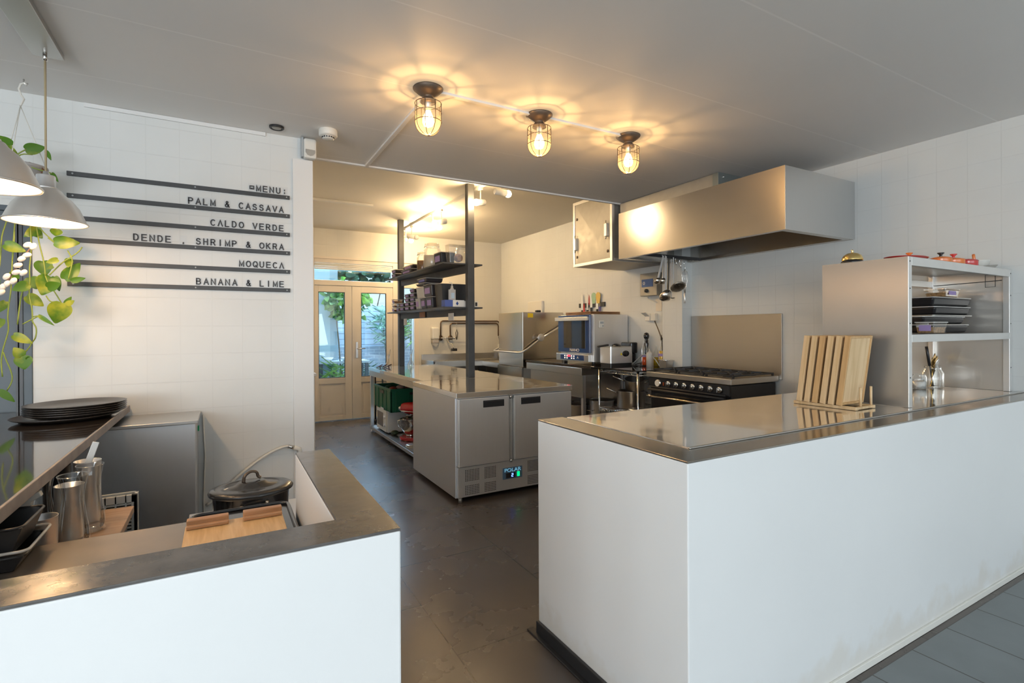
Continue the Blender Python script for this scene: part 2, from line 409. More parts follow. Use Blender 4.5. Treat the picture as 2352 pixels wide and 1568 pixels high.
def wood(name, c1, c2, rough=0.45, scale=(14,14,1.2), bump=0.0003):
    m = pm(name, c1, rough, noise=0.0, nscale=3, bump=bump, stretch=scale)
    t = m.node_tree; b = t.nodes['Principled BSDF']; nz = [n for n in t.nodes if n.type == 'TEX_NOISE'][0]
    nz.inputs['Distortion'].default_value = 0.6
    rp = t.nodes.new('ShaderNodeValToRGB'); rp.color_ramp.elements[0].color = tuple(c1)+(1,); rp.color_ramp.elements[1].color = tuple(c2)+(1,)
    rp.color_ramp.elements[0].position = 0.35; rp.color_ramp.elements[1].position = 0.65
    t.links.new(nz.outputs['Fac'], rp.inputs[0]); t.links.new(rp.outputs[0], b.inputs['Base Color']); return m
mat['bamboo'] = wood('bamboo_wood', (0.62,0.38,0.16), (0.75,0.50,0.25), 0.4, (26,2.2,2))
mat['pine'] = wood('pale_pine', (0.66,0.44,0.22), (0.80,0.58,0.34), 0.5, (12,12,0.9))
mat['pine2'] = wood('orange_pine', (0.56,0.33,0.14), (0.68,0.43,0.20), 0.5, (12,12,0.9))
mat['clipwood'] = wood('reddish_wood', (0.40,0.20,0.09), (0.52,0.28,0.14), 0.4, (3,20,20))
mat['oak'] = wood('oak_top', (0.36,0.22,0.12), (0.46,0.30,0.18), 0.4, (2,14,2))
mat['cork'] = wood('brown_board', (0.20,0.09,0.035), (0.30,0.14,0.06), 0.45, (3,3,12))
mat['red'] = pm('red_enamel', (0.55,0.01,0.012), 0.15, coat=0.5)
mat['redpot'] = pm('red_ceramic', (0.62,0.04,0.035), 0.25, coat=0.4)
mat['orangepot'] = pm('orange_ceramic', (0.80,0.20,0.03), 0.25, coat=0.4)
mat['green'] = pm('green_crate_plastic', (0.004,0.11,0.052), 0.4)
mat['blue_door'] = pm('slate_blue_paint', (0.065,0.088,0.108), 0.4, noise=0.08, nscale=2)
mat['warm_bulb'] = pm('warm_bulb', (1,0.8,0.5), 0.4, emis=(1.0,0.70,0.34), estr=14)
mat['pend_bulb'] = pm('pendant_bulb', (1,0.85,0.6), 0.4, emis=(1.0,0.74,0.42), estr=9)
mat['spot_bulb'] = pm('spot_bulb', (1,0.85,0.6), 0.4, emis=(1.0,0.78,0.50), estr=22)
# ================================================================== SETTING
CH, CK = 2.738, 2.95
XW, YM, YB = 4.41, 3.85, 8.23
def sbox(name, m, *b, bevel=0.0):
    o = MB().box(*b).build(name, m, bevel=bevel); return struct(o)
sbox('floor_1', mat['floor_k'], -4.0, 4.75, 1.094, YB+0.05, -0.1, 0.0)
sbox('floor_2', mat['floor_d'], -4.0, 4.75, -7.2, 1.094, -0.1, 0.0)
sbox('ceiling_1', mat['ceil'], -4.0, 4.75, -7.2, 4.24, CH, CH+0.08)
sbox('ceiling_2', mat['ceil_k'], 0.0, 4.75, 4.24, YB+0.25, CK, CK+0.08)
sbox('trim_1', mat['white'], 0.45, XW, 4.215, 4.245, CH-0.012, CH+0.0)        # lip at the ceiling edge
sbox('wall_riser', mat['white'], 0.0, 4.75, 4.24, 4.30, CH+0.08, CK)
sbox('wall_right', mat['wall_r'], XW, XW+0.3, -7.2, YB+0.25, 0, CK)
sbox('wall_column', mat['wall_r'], 4.265, XW, 3.88, 4.16, 0, CK-0.0)
# menu wall with a doorway on the left, and the white end post
mw = MB(); mw.box(-0.936, 0.424, YM, YM+0.12, 0, CH); mw.box(-2.2, -0.936, YM, YM+0.12, 2.09, CH); mw.box(-4.0, -2.2, YM, YM+0.12, 0, CH)
struct(mw.build('wall_menu', mat['wall_t']))
sbox('wall_post', mat['white'], 0.424, 0.556, YM-0.02, YM+0.13, 0, 2.587, bevel=0.003)
sbox('wall_post_top', mat['wall_t'], 0.424, 0.556, YM, YM+0.12, 2.587, CH)
sbox('wall_left', mat['white'], -4.2, -4.0, 2.0, YM+0.12, 0, CH)
sbox('wall_kitchen_left', mat['white'], 0.2, 0.42, YM+0.12, YB+0.25, 0, CK)
lw = MB(); lw.box(-4.2, -4.0, -7.2, 2.0, 0, 0.6); lw.box(-4.2, -4.0, -7.2, 2.0, 2.5, CH)
for y in (-7.2, -4.2, -1.4, 1.2): lw.box(-4.2, -4.0, y, y+0.8, 0.6, 2.5)
struct(lw.build('wall_side', mat['white']))
# street side wall behind the viewer with wide window openings
fw = MB(); fw.box(-4.2, 4.75, -7.3, -7.2, 0, 0.5); fw.box(-4.2, 4.75, -7.3, -7.2, 2.5, CH)
for x in (-4.2, -2.0, 0.3, 2.5, 4.65): fw.box(x, x+0.12, -7.3, -7.2, 0.5, 2.5)
struct(fw.build('wall_front', mat['white']))
# kitchen back wall around the garden door
bw = MB(); bw.box(0.2, 1.195, YB, YB+0.2, 0, CK); bw.box(1.195, 2.84, YB, YB+0.2, 2.505, CK); bw.box(2.84, XW, YB, YB+0.2, 0, CK)
struct(bw.build('wall_back', mat['wall_k']))
sbox('trim_2', mat['doorpaint'], 0.42, 2.9, YB-0.03, YB, 2.49, 2.525)
# door frame with fanlight and side light
df = MB()
df.box(1.165, 1.205, YB-0.01, YB+0.12, 0, 2.505); df.box(2.41, 2.56, YB-0.01, YB+0.12, 0, 2.505); df.box(2.765, 2.84, YB-0.01, YB+0.12, 0, 2.505)
df.box(1.205, 2.41, YB-0.01, YB+0.12, 2.085, 2.165); df.box(1.205, 2.41, YB-0.01, YB+0.12, 2.43, 2.505); df.box(2.56, 2.765, YB-0.01, YB+0.12, 2.085, 2.505)
df.box(2.56, 2.765, YB-0.01, YB+0.12, 0.0, 0.62)
dfo = struct(df.build('door_frame', mat['doorpaint'], bevel=0.004))
for i in range(4):
    MB().box(1.205, 2.40, YB-0.035+0.008*i, YB-0.02+0.008*i, 2.325+0.026*i, 2.345+0.026*i).build('blind_slat', mat['doorpaint'], dfo, bevel=0.002)
w1 = struct(MB().box(1.205, 2.41, YB+0.06, YB+0.066, 2.165, 2.43).build('window_1', mat['winglass']))
w2 = struct(MB().box(2.56, 2.765, YB+0.06, YB+0.066, 0.62, 2.085).build('window_2', mat['winglass']))
def leaf_door(n, x0, x1, px0, px1, handle):
    m = MB(); z0, z1 = 0.012, 2.08; y0, y1 = YB+0.0, YB+0.06
    m.box(x0, px0, y0, y1, z0, z1); m.box(px1, x1, y0, y1, z0, z1)
    m.box(px0, px1, y0, y1, 1.985, z1); m.box(px0, px1, y0, y1, 0.575, 0.663); m.box(px0, px1, y0, y1, z0, 0.075)
    d = struct(m.build('door_%d' % n, mat['doorpaint'], bevel=0.003))
    q = MB(); q.box(px0, px1, y0+0.02, y1-0.01, 0.075, 0.575); q.box(px0+0.03, px1-0.03, y0+0.012, y1-0.01, 0.105, 0.545)
    q.build('door_panel', mat['doorpaint'], d, bevel=0.002)
    MB().box(px0, px1, y0+0.03, y0+0.036, 0.663, 1.985).build('pane', mat['winglass'], d)
    g = MB(); a = 0.008
    g.box(px0, px0+a, y0+0.005, y0+0.03, 0.663, 1.985); g.box(px1-a, px1, y0+0.005, y0+0.03, 0.663, 1.985)
    g.box(px0, px1, y0+0.005, y0+0.03, 1.977, 1.985); g.box(px0, px1, y0+0.005, y0+0.03, 0.663, 0.671)
    g.build('glazing_gasket', mat['black'], d)
    if handle:
        h = MB(); h.box(1.815, 1.85, y0-0.008, y0, 0.96, 1.21); h.build('lock_plate', mat['steel'], d, bevel=0.003)
        MB().tube([(1.832, y0, 1.105), (1.832, y0-0.05, 1.105), (1.845, y0-0.055, 1.105), (1.95, y0-0.05, 1.105)], 0.009).build('door_handle', mat['chrome'], d)
leaf_door(1, 1.207, 1.755, 1.262, 1.652, False)
leaf_door(2, 1.76, 2.408, 1.899, 2.30, True)
# slate blue door in the menu wall
m = MB(); m.box(-2.15, -0.985, YM+0.02, YM+0.06, 0.0, 2.085)
bd = struct(m.build('door_3', mat['blue_door']))
m = MB(); m.box(-0.985, -0.936, YM-0.006, YM+0.10, 0, 2.09); m.box(-2.2, -2.15, YM-0.006, YM+0.1, 0, 2.09); m.box(-2.2, -0.936, YM-0.006, YM+0.1, 2.07, 2.10)
struct(m.build('door_frame_3', mat['blue_door'], bevel=0.003))
m = MB(); m.box(-1.006, -0.997, YM-0.008, YM+0.02, 0, 2.07); m.box(-0.990, -0.975, YM-0.012, YM+0.02, 0, 2.07); m.build('rubber_seal', mat['black'], bd)
# thin white bars at the head of the menu wall and on the ceiling
o = sbox('trim_3', mat['white'], -0.703, 0.258, YM-0.012, YM, 2.712, 2.737, bevel=0.002)
o = sbox('trim_4', mat['white'], 1.01, 2.47, 2.705, 2.735, CH-0.014, CH, bevel=0.002)
o = sbox('trim_5', mat['ceil'], 1.008, 1.036, 2.80, 4.215, CH-0.016, CH, bevel=0.003)
# ------------------------------------------------------------------ left counter (peninsula)
HC = 0.983
m = MB(); m.prism([(-2.6,1.057),(0.324,1.057),(0.324,1.889),(0.213,1.889),(0.213,1.175),(-2.6,1.175)], 'Z', 0, HC-0.006)
lc = thing('service_counter', 'white plastered low counter wall with dark glossy ledge, in front of the menu wall', 'counter', (0.0, 1.1, 0))
m.build('half_wall', mat['plaster'], lc, bevel=0.004)
m = MB(); m.prism([(-2.6,1.057),(0.324,1.057),(0.324,1.889),(0.213,1.889),(0.213,1.175),(-2.6,1.175)], 'Z', HC-0.006, HC)
m.build('ledge', mat['ledge'], lc, bevel=0.0015)
# right counter
rc = thing('service_counter', 'long white plastered counter with steel top, across the kitchen entrance on the right', 'counter', (2.8, 1.2, 0))
m = MB(); m.prism([(1.262,1.128),(XW-0.002,1.128),(XW-0.002,1.235),(1.39,1.235),(1.39,2.005),(1.262,2.005)], 'Z', 0, HC-0.006)
m.build('half_wall', mat['plaster'], rc, bevel=0.004)
m = MB(); m.prism([(1.262,1.128),(XW-0.002,1.128),(XW-0.002,1.245),(1.40,1.245),(1.40,2.005),(1.262,2.005)], 'Z', HC-0.006, HC)
m.build('ledge', mat['ledge_r'], rc, bevel=0.0015)
m = MB(); m.box(1.402, XW-0.002, 1.247, 1.975, 0.90, HC+0.003)
m.build('worktop', mat['steel_top'], rc, bevel=0.003)
m = MB(); m.box(1.398, XW-0.002, 1.240, 1.250, HC, HC+0.006)
m.build('worktop_trim', mat['steel_h'], rc, bevel=0.002)
m = MB(); m.box(1.39, XW-0.002, 1.93, 1.97, 0.02, 0.90); m.build('back_panel', mat['steel_side'], rc)
m = MB(); m.box(1.247, 1.262, 1.128, 2.005, 0.002, 0.06); m.box(1.225, 1.262, 1.13, 2.05, 0.001, 0.008)
m.build('skirting', mat['black'], rc, bevel=0.003)
m = MB(); m.box(1.262, XW-0.002, 1.118, 1.128, 0.001, 0.03); m.build('foot_strip', mat['whitepl'], rc, bevel=0.002)
# ================================================================== KITCHEN EQUIPMENT
ZT = 0.889
# --- island table
tb = thing('prep_table', 'long stainless steel prep table with open lower shelf, in line behind the two-door fridge', 'table', (2.25, 6.0, 0))
m = MB(); m.box(1.745, 2.75, 4.90, 7.14, ZT-0.045, ZT); m.build('table_top', mat['steel_top'], tb, bevel=0.004)
m = MB(); m.box(1.75, 1.765, 4.90, 7.13, ZT-0.115, ZT-0.045); m.box(2.73, 2.745, 4.90, 7.13, ZT-0.115, ZT-0.045); m.box(1.765, 2.73, 7.11, 7.125, ZT-0.115, ZT-0.045)
m.build('apron', mat['steel_h'], tb, bevel=0.002)
m = MB(); m.box(1.755, 2.74, 4.93, 7.10, 0.075, 0.085); m.box(1.752, 1.767, 4.90, 7.12, 0.045, 0.085); m.box(2.725, 2.742, 4.9, 7.12, 0.045, 0.085)
m.build('lower_shelf', mat['steel_h'], tb, bevel=0.002)
for x in (1.775, 2.715):
    for y in (4.98, 7.08):
        m = MB(); m.box(x-0.02, x+0.02, y-0.02, y+0.02, 0.045, ZT-0.045); m.cyl((x, y, 0), 0.012, 0.0, 0.045, 12); m.cyl((x, y, 0), 0.018, 0.0, 0.012, 12)
        m.build('leg', mat['steel'], tb)
# --- two door fridge
fr = thing('counter_fridge', 'two-door stainless steel counter fridge with perforated vents and small blue display', 'fridge', (2.2, 4.3, 0))
x0, x1, y0, y1 = 1.625, 2.75, 3.83, 4.885
m = MB(); m.box(x0, x1, y0, y1, 0.035, 0.845); m.build('body', mat['steel_side'], fr, bevel=0.004)
m = MB(); m.box(x0-0.003, x1+0.012, y0-0.035, y1+0.002, 0.845, ZT); m.build('top', mat['steel_top'], fr, bevel=0.003)
for i, (a, b) in enumerate(((x0+0.012, 2.100), (2.15, x1-0.008))):
    m = MB(); m.box(a, b, y0-0.045, y0-0.002, 0.292, 0.838)
    d = m.build('door', mat['steel'], fr, bevel=0.004)
    hx0, hx1 = ((1.855, 2.05) if i == 0 else (2.215, 2.41))
    m = MB(); m.prism([(hx0, 0.758), (hx1, 0.758), (hx1, 0.815), (hx0, 0.815)], 'Y', y0-0.049, y0-0.044); m.box(hx0+0.008, hx1-0.008, y0-0.058, y0-0.049, 0.797, 0.811)
    m.build('door_handle', mat['black'], d, bevel=0.003)
m = MB(); m.box(2.105, 2.147, y0-0.012, y0-0.001, 0.30, 0.838); m.build('mullion', mat['galv'], fr)
MB().cyl((2.122, y0-0.03, 0), 0.012, 0.275, 0.30, 12).build('hinge', mat['steel_h'], fr); MB().cyl((2.122, y0-0.03, 0), 0.012, 0.815, 0.838, 12).build('hinge', mat['steel_h'], fr)
m = MB(); m.box(x0+0.01, x1-0.005, y0-0.02, y0-0.001, 0.04, 0.283); m.build('plinth_panel', mat['steel'], fr, bevel=0.003)
def vent(xa, xb, za, zb, nx, nz):
    m = MB()
    for i in range(nx):
        for j in range(nz):
            x = xa+(xb-xa)*(i+.5)/nx; z = za+(zb-za)*(j+.5)/nz; r = 0.0035
            m.box(x-r, x+r, y0-0.0215, y0-0.0195, z-r, z+r)
    m.build('vent_holes', mat['black'], fr)
vent(1.70, 1.83, 0.165, 0.262, 9, 8); vent(1.875, 1.985, 0.165, 0.262, 8, 8); vent(1.70, 1.83, 0.055, 0.135, 9, 6); vent(1.875, 1.985, 0.055, 0.135, 8, 6)
vent(2.29, 2.40, 0.165, 0.262, 8, 8); vent(2.29, 2.40, 0.055, 0.135, 8, 6)
cp = MB().box(2.045, 2.235, y0-0.026, y0-0.019, 0.132, 0.228).build('control_panel', pm('panel_blue_grey', (0.10,0.17,0.25), 0.4), fr, bevel=0.003)
MB().box(2.075, 2.165, y0-0.030, y0-0.025, 0.142, 0.183).build('display', mat['black'], cp)
dig = pm('display_digit', (0.1,0.2,1), 0.5, emis=(0.12,0.25,1.0), estr=5)
m = MB(); zz = 0.163; xx = 2.135
m.box(xx-0.008, xx+0.008, y0-0.0315, y0-0.030, zz+0.011, zz+0.014); m.box(xx+0.005, xx+0.008, y0-0.0315, y0-0.030, zz, zz+0.012); m.box(xx-0.008, xx+0.008, y0-0.0315, y0-0.03, zz-0.0015, zz+0.0015)
m.box(xx-0.008, xx-0.005, y0-0.0315, y0-0.030, zz-0.012, zz); m.box(xx-0.008, xx+0.008, y0-0.0315, y0-0.03, zz-0.014, zz-0.011); m.build('digit', dig, cp)
MB().box(2.183, 2.207, y0-0.032, y0-0.025, 0.145, 0.185).build('power_switch', pm('green_switch', (0.0,0.6,0.2), 0.3, emis=(0,0.9,0.3), estr=0.8), cp, bevel=0.002)
for x in (x0+0.04, x1-0.04):
    for y in (y0+0.0, y1-0.05): MB().cyl((x, y, 0), 0.016, 0, 0.036, 12).build('foot', mat['galv'], fr)
def text_mesh(txt, size, m, parent, loc, rot=(PI/2, 0, 0), extrude=0.001, name='lettering', align='CENTER', sx=1.0, bold=0.0):
    cu = bpy.data.curves.new(name, 'FONT'); cu.body = txt; cu.size = size; cu.extrude = extrude; cu.offset = bold; cu.align_x = align; cu.align_y = 'CENTER'
    t = bpy.data.objects.new(name, cu); COL.objects.link(t)
    dg = bpy.context.evaluated_depsgraph_get(); me = bpy.data.meshes.new_from_object(t.evaluated_get(dg)); bpy.data.objects.remove(t); bpy.data.curves.remove(cu)
    me.name = name; me.materials.clear(); me.materials.append(m)
    R = (Matrix.Rotation(rot[2], 4, 'Z') @ Matrix.Rotation(rot[1], 4, 'Y') @ Matrix.Rotation(rot[0], 4, 'X')) @ Matrix.Diagonal((sx, 1, 1, 1))
    off = Vector(loc)-(wloc(parent) if parent else Vector((0,0,0)))
    if parent is None: me.transform(R)
    else: me.transform(Matrix.Translation(off) @ R)
    o = bpy.data.objects.new(name, me); COL.objects.link(o)
    if parent: o.parent = parent
    else: o.location = loc
    return o
text_mesh('POLAR', 0.042, pm('sign_light_blue', (0.25,0.62,0.85), 0.5, emis=(0.2,0.5,0.7), estr=0.4), cp, (2.14, y0-0.028, 0.205), sx=1.25)
# --- the steel frame rack over the table: two posts to the ceiling with two shelves
rk = thing('shelf_rack', 'charcoal steel rack of two tall posts with two plank shelves over the island', 'rack', (2.25, 6.0, ZT))
for (x, y, zt) in ((2.305, 5.01, CK), (2.195, 7.10, CK)):
    MB().box(x-0.037, x+0.037, y-0.037, y+0.037, ZT, zt).build('post', mat['black_steel'], rk, bevel=0.003)
for z in (2.105, 1.640):
    s_ = MB().box(2.005, 2.46, 5.02, 7.13, z-0.016, z).build('shelf', mat['black_steel'], rk, bevel=0.002)
    m = MB()
    v0 = Vector((2.305, 5.04, z-0.055)); v1 = Vector((2.195, 7.07, z-0.055)); d = (v1-v0); c = (v0+v1)/2
    m.obox(c, d/2, Vector((0.02, 0, 0)), Vector((0, 0, 0.038))); m.build('rail', mat['black_steel'], s_)
# --- dishwasher
dw = thing('dishwasher', 'tall stainless steel hood dishwasher with bent bar handle and yellow sticker', 'dishwasher', (4.05, 6.6, 0))
m = MB(); m.box(3.70, 4.40, 6.27, 6.99, 0.86, 1.643); m.build('hood', mat['steel_deep'], dw, bevel=0.006)
m = MB(); m.box(3.68, 4.38, 6.26, 7.0, 0.12, 0.855); m.build('body', mat['steel_deep'], dw, bevel=0.004)
for x in (3.73, 4.33):
    for y in (6.31, 6.95): MB().cyl((x, y, 0), 0.02, 0, 0.12, 12).build('foot', mat['black'], dw)
m = MB(); m.tube([(4.02, 6.235, 1.31), (3.98, 6.22, 1.27), (3.75, 6.22, 1.12), (3.66, 6.22, 1.078), (3.62, 6.25, 1.07), (3.61, 6.30, 1.07), (3.61, 6.98, 1.07), (3.64, 7.03, 1.075), (3.72, 7.035, 1.11), (4.02, 7.035, 1.31)], 0.013, 10)
hb = m.build('bar_handle', mat['alu'], dw)
m = MB(); m.tube([(3.97, 6.225, 1.26), (4.38, 6.225, 1.47)], 0.013, 10); m.build('lift_arm', mat['alu'], dw)
m = MB(); m.cyl((3.965, 0, 1.277), 0.055, -6.225, -6.205, 24, axis='Y'); m.v = [(3.965+(v[0]-3.965), v[1], v[2]) for v in m.v]
m = MB(); m.lathe([(0, -0.008), (0.05, -0.008), (0.055, -0.004), (0.055, 0.006), (0, 0.006)], (3.965, 6.20, 1.277), 24, axis='Y'); m.lathe([(0.02, 0.0), (0.02, 0.07)], (3.965, 6.20, 1.277), 12, axis='Y')
m.build('pivot_disc', mat['steel_side'], dw)
MB().box(3.785, 3.875, 6.267, 6.270, 1.565, 1.625).build('warning_sticker', pm('yellow_sticker', (0.85,0.6,0.02), 0.5), dw)
MB().box(3.95, 4.03, 6.30, 6.34, 1.643, 1.672).build('latch', mat['black'], dw, bevel=0.006)
# --- sink along the back wall
sk = thing('sink_unit', 'stainless steel corner sink unit with raised rear lip, below the wall tap', 'sink', (3.6, 7.8, 0))
m = MB()
m.box(2.885, 4.40, 7.62, 7.66, 0.80, 0.90); m.box(2.885, 2.90, 7.62, 8.22, 0.80, 0.90); m.box(2.885, 4.40, 8.205, 8.225, 0.80, 0.985)
m.box(2.90, 3.25, 7.66, 8.205, 0.868, 0.88); m.box(3.25, 4.40, 7.66, 7.74, 0.868, 0.88); m.box(3.25, 4.40, 8.1, 8.205, 0.868, 0.88); m.box(3.72, 3.85, 7.74, 8.1, 0.868, 0.88); m.box(4.34, 4.40, 7.74, 8.1, 0.868, 0.88)
m.box(4.385, 4.40, 7.05, 8.2, 0.88, 0.985); m.box(3.72, 4.385, 7.04, 7.62, 0.80, 0.88)
m.build('worktop', mat['steel_h'], sk, bevel=0.003)
for xa, xb in ((3.25, 3.72), (3.85, 4.34)):
    m = MB(); m.frustum(((xa+xb)/2, 7.92), 0.40, 0.30, xb-xa, 0.36, 0.62, 0.868, open_top=True, t=0.006); m.build('basin', mat['steel_h'], sk)
for x in (2.92, 4.36):
    for y in (7.65, 8.18): MB().box(x-0.018, x+0.018, y-0.018, y+0.018, 0, 0.80).build('leg', mat['steel'], sk)
MB().box(2.9, 4.38, 7.66, 8.2, 0.22, 0.235).build('lower_shelf', mat['steel_h'], sk)
# wall tap with long pipes
tp = thing('wall_tap', 'chrome wall mixer tap with copper-brown pipes bent over the sink', 'tap', (3.3, YB-0.03, 1.26))
pipe = pm('tarnished_pipe', (0.18,0.12,0.08), 0.3, 0.9)
yb = YB-0.025
m = MB(); m.tube([(3.225, yb, 1.26), (3.225, yb, 1.50), (3.235, yb, 1.53), (3.26, yb, 1.545), (4.31, yb, 1.545), (4.345, yb, 1.53), (4.36, yb, 1.50)], 0.012, 8)
m.tube([(3.40, yb, 1.26), (3.40, yb, 1.465), (3.41, yb, 1.49), (3.44, yb, 1.505), (4.29, yb, 1.505), (4.32, yb, 1.49), (4.333, yb, 1.46), (4.333, yb, 1.28)], 0.012, 8)
m.build('pipe', pipe, tp)
m = MB(); m.lathe([(0.012, 0), (0.045, 0.0), (0.038, 0.02), (0.0, 0.025)], (3.225, YB-0.03, 1.255), 16, axis='Y'); m.build('wall_flange', pipe, tp); m = MB(); m.lathe([(0.012, 0), (0.045, 0.0), (0.038, 0.02), (0.0, 0.025)], (3.40, YB-0.03, 1.255), 16, axis='Y')
m.build('wall_flange', pipe, tp)
m = MB(); m.tube([(3.20, YB-0.07, 1.255), (3.45, YB-0.07, 1.255)], 0.016, 10); m.sphere((3.25, YB-0.07, 1.255), 0.026, 12, 8); m.sphere((3.455, YB-0.07, 1.255), 0.024, 12, 8); m.tube([(3.225, YB-0.02, 1.255), (3.225, YB-0.07, 1.255)], 0.015); m.tube([(3.40, YB-0.02, 1.255), (3.40, YB-0.07, 1.255)], 0.015)
m.build('mixer_body', mat['chrome'], tp)
m = MB(); m.tube([(3.33, YB-0.07, 1.25), (3.33, YB-0.08, 1.20), (3.33, YB-0.12, 1.175), (3.37, YB-0.16, 1.16), (3.38, YB-0.2, 1.10), (3.385, YB-0.2, 1.08)], 0.009, 8); m.build('spout', mat['chrome'], tp)
m = MB(); m.box(3.35, 3.44, YB-0.23, YB-0.17, 1.035, 1.08); m.build('spout_nozzle', mat['black'], tp, bevel=0.004)
sg = thing('squeegee', 'white hand squeegee hanging from the upper pipe by a wire', 'squeegee', (3.51, YB-0.05, 1.25))
m = MB(); m.box(3.385, 3.635, YB-0.055, YB-0.04, 1.205, 1.222); m.build('blade', mat['whitepl'], sg)
m = MB(); m.tube([(3.51, YB-0.05, 1.222), (3.498, YB-0.05, 1.28), (3.49, YB-0.05, 1.34), (3.51, YB-0.05, 1.40), (3.528, YB-0.05, 1.34), (3.52, YB-0.05, 1.28), (3.51, YB-0.05, 1.23)], 0.006, 6); m.build('handle', mat['black'], sg)
m = MB(); m.tube([(3.51, YB-0.05, 1.40), (3.50, YB-0.05, 1.45), (3.515, YB-0.035, 1.50), (3.52, YB-0.02, 1.56)], 0.0025, 6); m.build('hook', mat['whitepl'], sg)
sd = thing('soap_dispenser', 'cream wall soap dispenser left of the tap', 'dispenser', (3.11, YB-0.06, 1.25))
m = MB(); m.box(3.045, 3.175, YB-0.11, YB-0.002, 1.235, 1.435); m.build('case', mat['whitepl'], sd, bevel=0.02)
m = MB(); m.box(3.055, 3.165, YB-0.105, YB-0.004, 1.17, 1.235); m.build('window', pm('smoky_plastic', (0.45,0.40,0.34), 0.2), sd, bevel=0.01)
m = MB(); m.frustum((3.11, YB-0.06), 0.05, 0.05, 0.09, 0.08, 1.115, 1.17); m.build('nozzle', mat['whitepl'], sd, bevel=0.006)
# immersion blender / cutlery holder at the far right of the sink
kh = thing('knife_holder', 'steel canister full of black-handled knives, beside the dishwasher', 'holder', (4.29, 7.95, 0.985))
m = MB(); m.lathe([(0, 0), (0.055, 0), (0.055, 0.25), (0.048, 0.25), (0.048, 0.01)], (4.29, 8.03, 0.885), 20); m.build('canister', mat['steel'], kh)
for i in range(4):
    a = i*1.5; m = MB(); m.obox((4.29+0.02*math.cos(a), 8.03+0.02*math.sin(a), 1.19+0.01*i), (0.012, 0, 0), (0, 0.008, 0), (0.01*math.cos(a), 0, 0.065)); m.build('handle', mat['black'], kh)
# --- bench with dark slab under the oven
ZB = 0.967
bn = thing('work_bench', 'stainless steel bench with deep apron and dark stone slab, under the blue oven', 'bench', (4.05, 5.5, 0))
m = MB(); m.box(3.70, 4.40, 4.72, 6.19, ZB-0.032, ZB); m.build('dark_slab', pm('dark_granite', (0.05,0.042,0.036), 0.08, noise=0.3, nscale=30), bn, bevel=0.003)
m = MB(); m.box(3.70, 4.40, 4.90, 6.17, 0.845, ZB-0.034); m.box(3.74, 3.755, 4.93, 6.12, 0.57, 0.845); m.box(4.32, 4.34, 4.93, 6.12, 0.45, 0.845); m.build('bench_top', mat['steel_h'], bn, bevel=0.004)
for x in (3.765, 4.35):
    for y in (4.95, 6.10): MB().box(x-0.02, x+0.02, y-0.02, y+0.02, 0, 0.845).build('leg', mat['steel'], bn)
# stock pots on the floor beneath
def stockpot(x, y, r, h, lab):
    p = thing('stock_pot', lab, 'pot', (x, y, 0), 'pots on the floor under the bench')
    MB().lathe([(0, 0.0), (r-0.01, 0), (r, 0.01), (r, h), (r+0.006, h+0.004), (r+0.004, h+0.008), (r-0.004, h), (r-0.004, 0.01), (0, 0.01)], (x, y, 0.0), 28).build('body', mat['steel'], p)
    m = MB(); m.tube([(x-r, y-0.05, h-0.1), (x-r-0.05, y-0.045, h-0.11), (x-r-0.05, y+0.045, h-0.11), (x-r, y+0.05, h-0.1)], 0.006); m.build('handle', mat['chrome'], p)
    MB().lathe([(0, 0.02), (r*0.8, 0.008), (r+0.01, 0.0), (r+0.01, 0.006), (r*0.8, 0.016), (0, 0.03)], (x, y, h+0.008), 28).build('lid', mat['steel_h'], p)
    return p
stockpot(4.03, 5.74, 0.14, 0.42, 'tall steel stock pot beneath the bench, farthest of the three')
stockpot(4.02, 5.42, 0.14, 0.41, 'tall steel stock pot beneath the bench, middle one of three')
stockpot(4.13, 5.06, 0.15, 0.50, 'wide dark steel stock pot behind the bench leg, nearest the wire rack')
# --- chrome wire rack between bench and cooker
wr = thing('wire_rack', 'chrome wire rack with saucepans on its lower shelf, between bench and cooker', 'rack', (4.0, 4.25, 0))
for x in (3.70, 4.36):
    for y in (3.95, 4.57):
        MB().cyl((x, y, 0), 0.0125, 0, ZB-0.008, 12).build('post', mat['chrome'], wr)
for z in (0.50, ZB-0.035):
    m = MB()
    for yy in (3.95, 4.57):
        m.tube([(3.70, yy, z+0.012), (4.36, yy, z+0.012)], 0.004, 6); m.tube([(3.70, yy, z-0.018), (4.36, yy, z-0.018)], 0.004, 6)
    for xx in (3.70, 4.36):
        m.tube([(xx, 3.95, z+0.012), (xx, 4.57, z+0.012)], 0.004, 6); m.tube([(xx, 3.95, z-0.018), (xx, 4.57, z-0.018)], 0.004, 6)
        zz = [(xx, 3.95+0.62*k/16, z+(0.012 if k % 2 else -0.018)) for k in range(17)]; m.tube(zz, 0.003, 5)
    for k in range(1, 26): m.tube([(3.70+0.66*k/26, 3.95, z+0.014), (3.70+0.66*k/26, 4.57, z+0.014)], 0.002, 4)
    m.build('wire_shelf', mat['chrome'], wr)
MB().box(3.68, 4.40, 3.93, 4.715, ZB-0.01, ZB+0.001).build('glass_sheet', pm('black_glass_sheet', (0.02,0.018,0.016), 0.04, coat=0.6), wr, bevel=0.002)
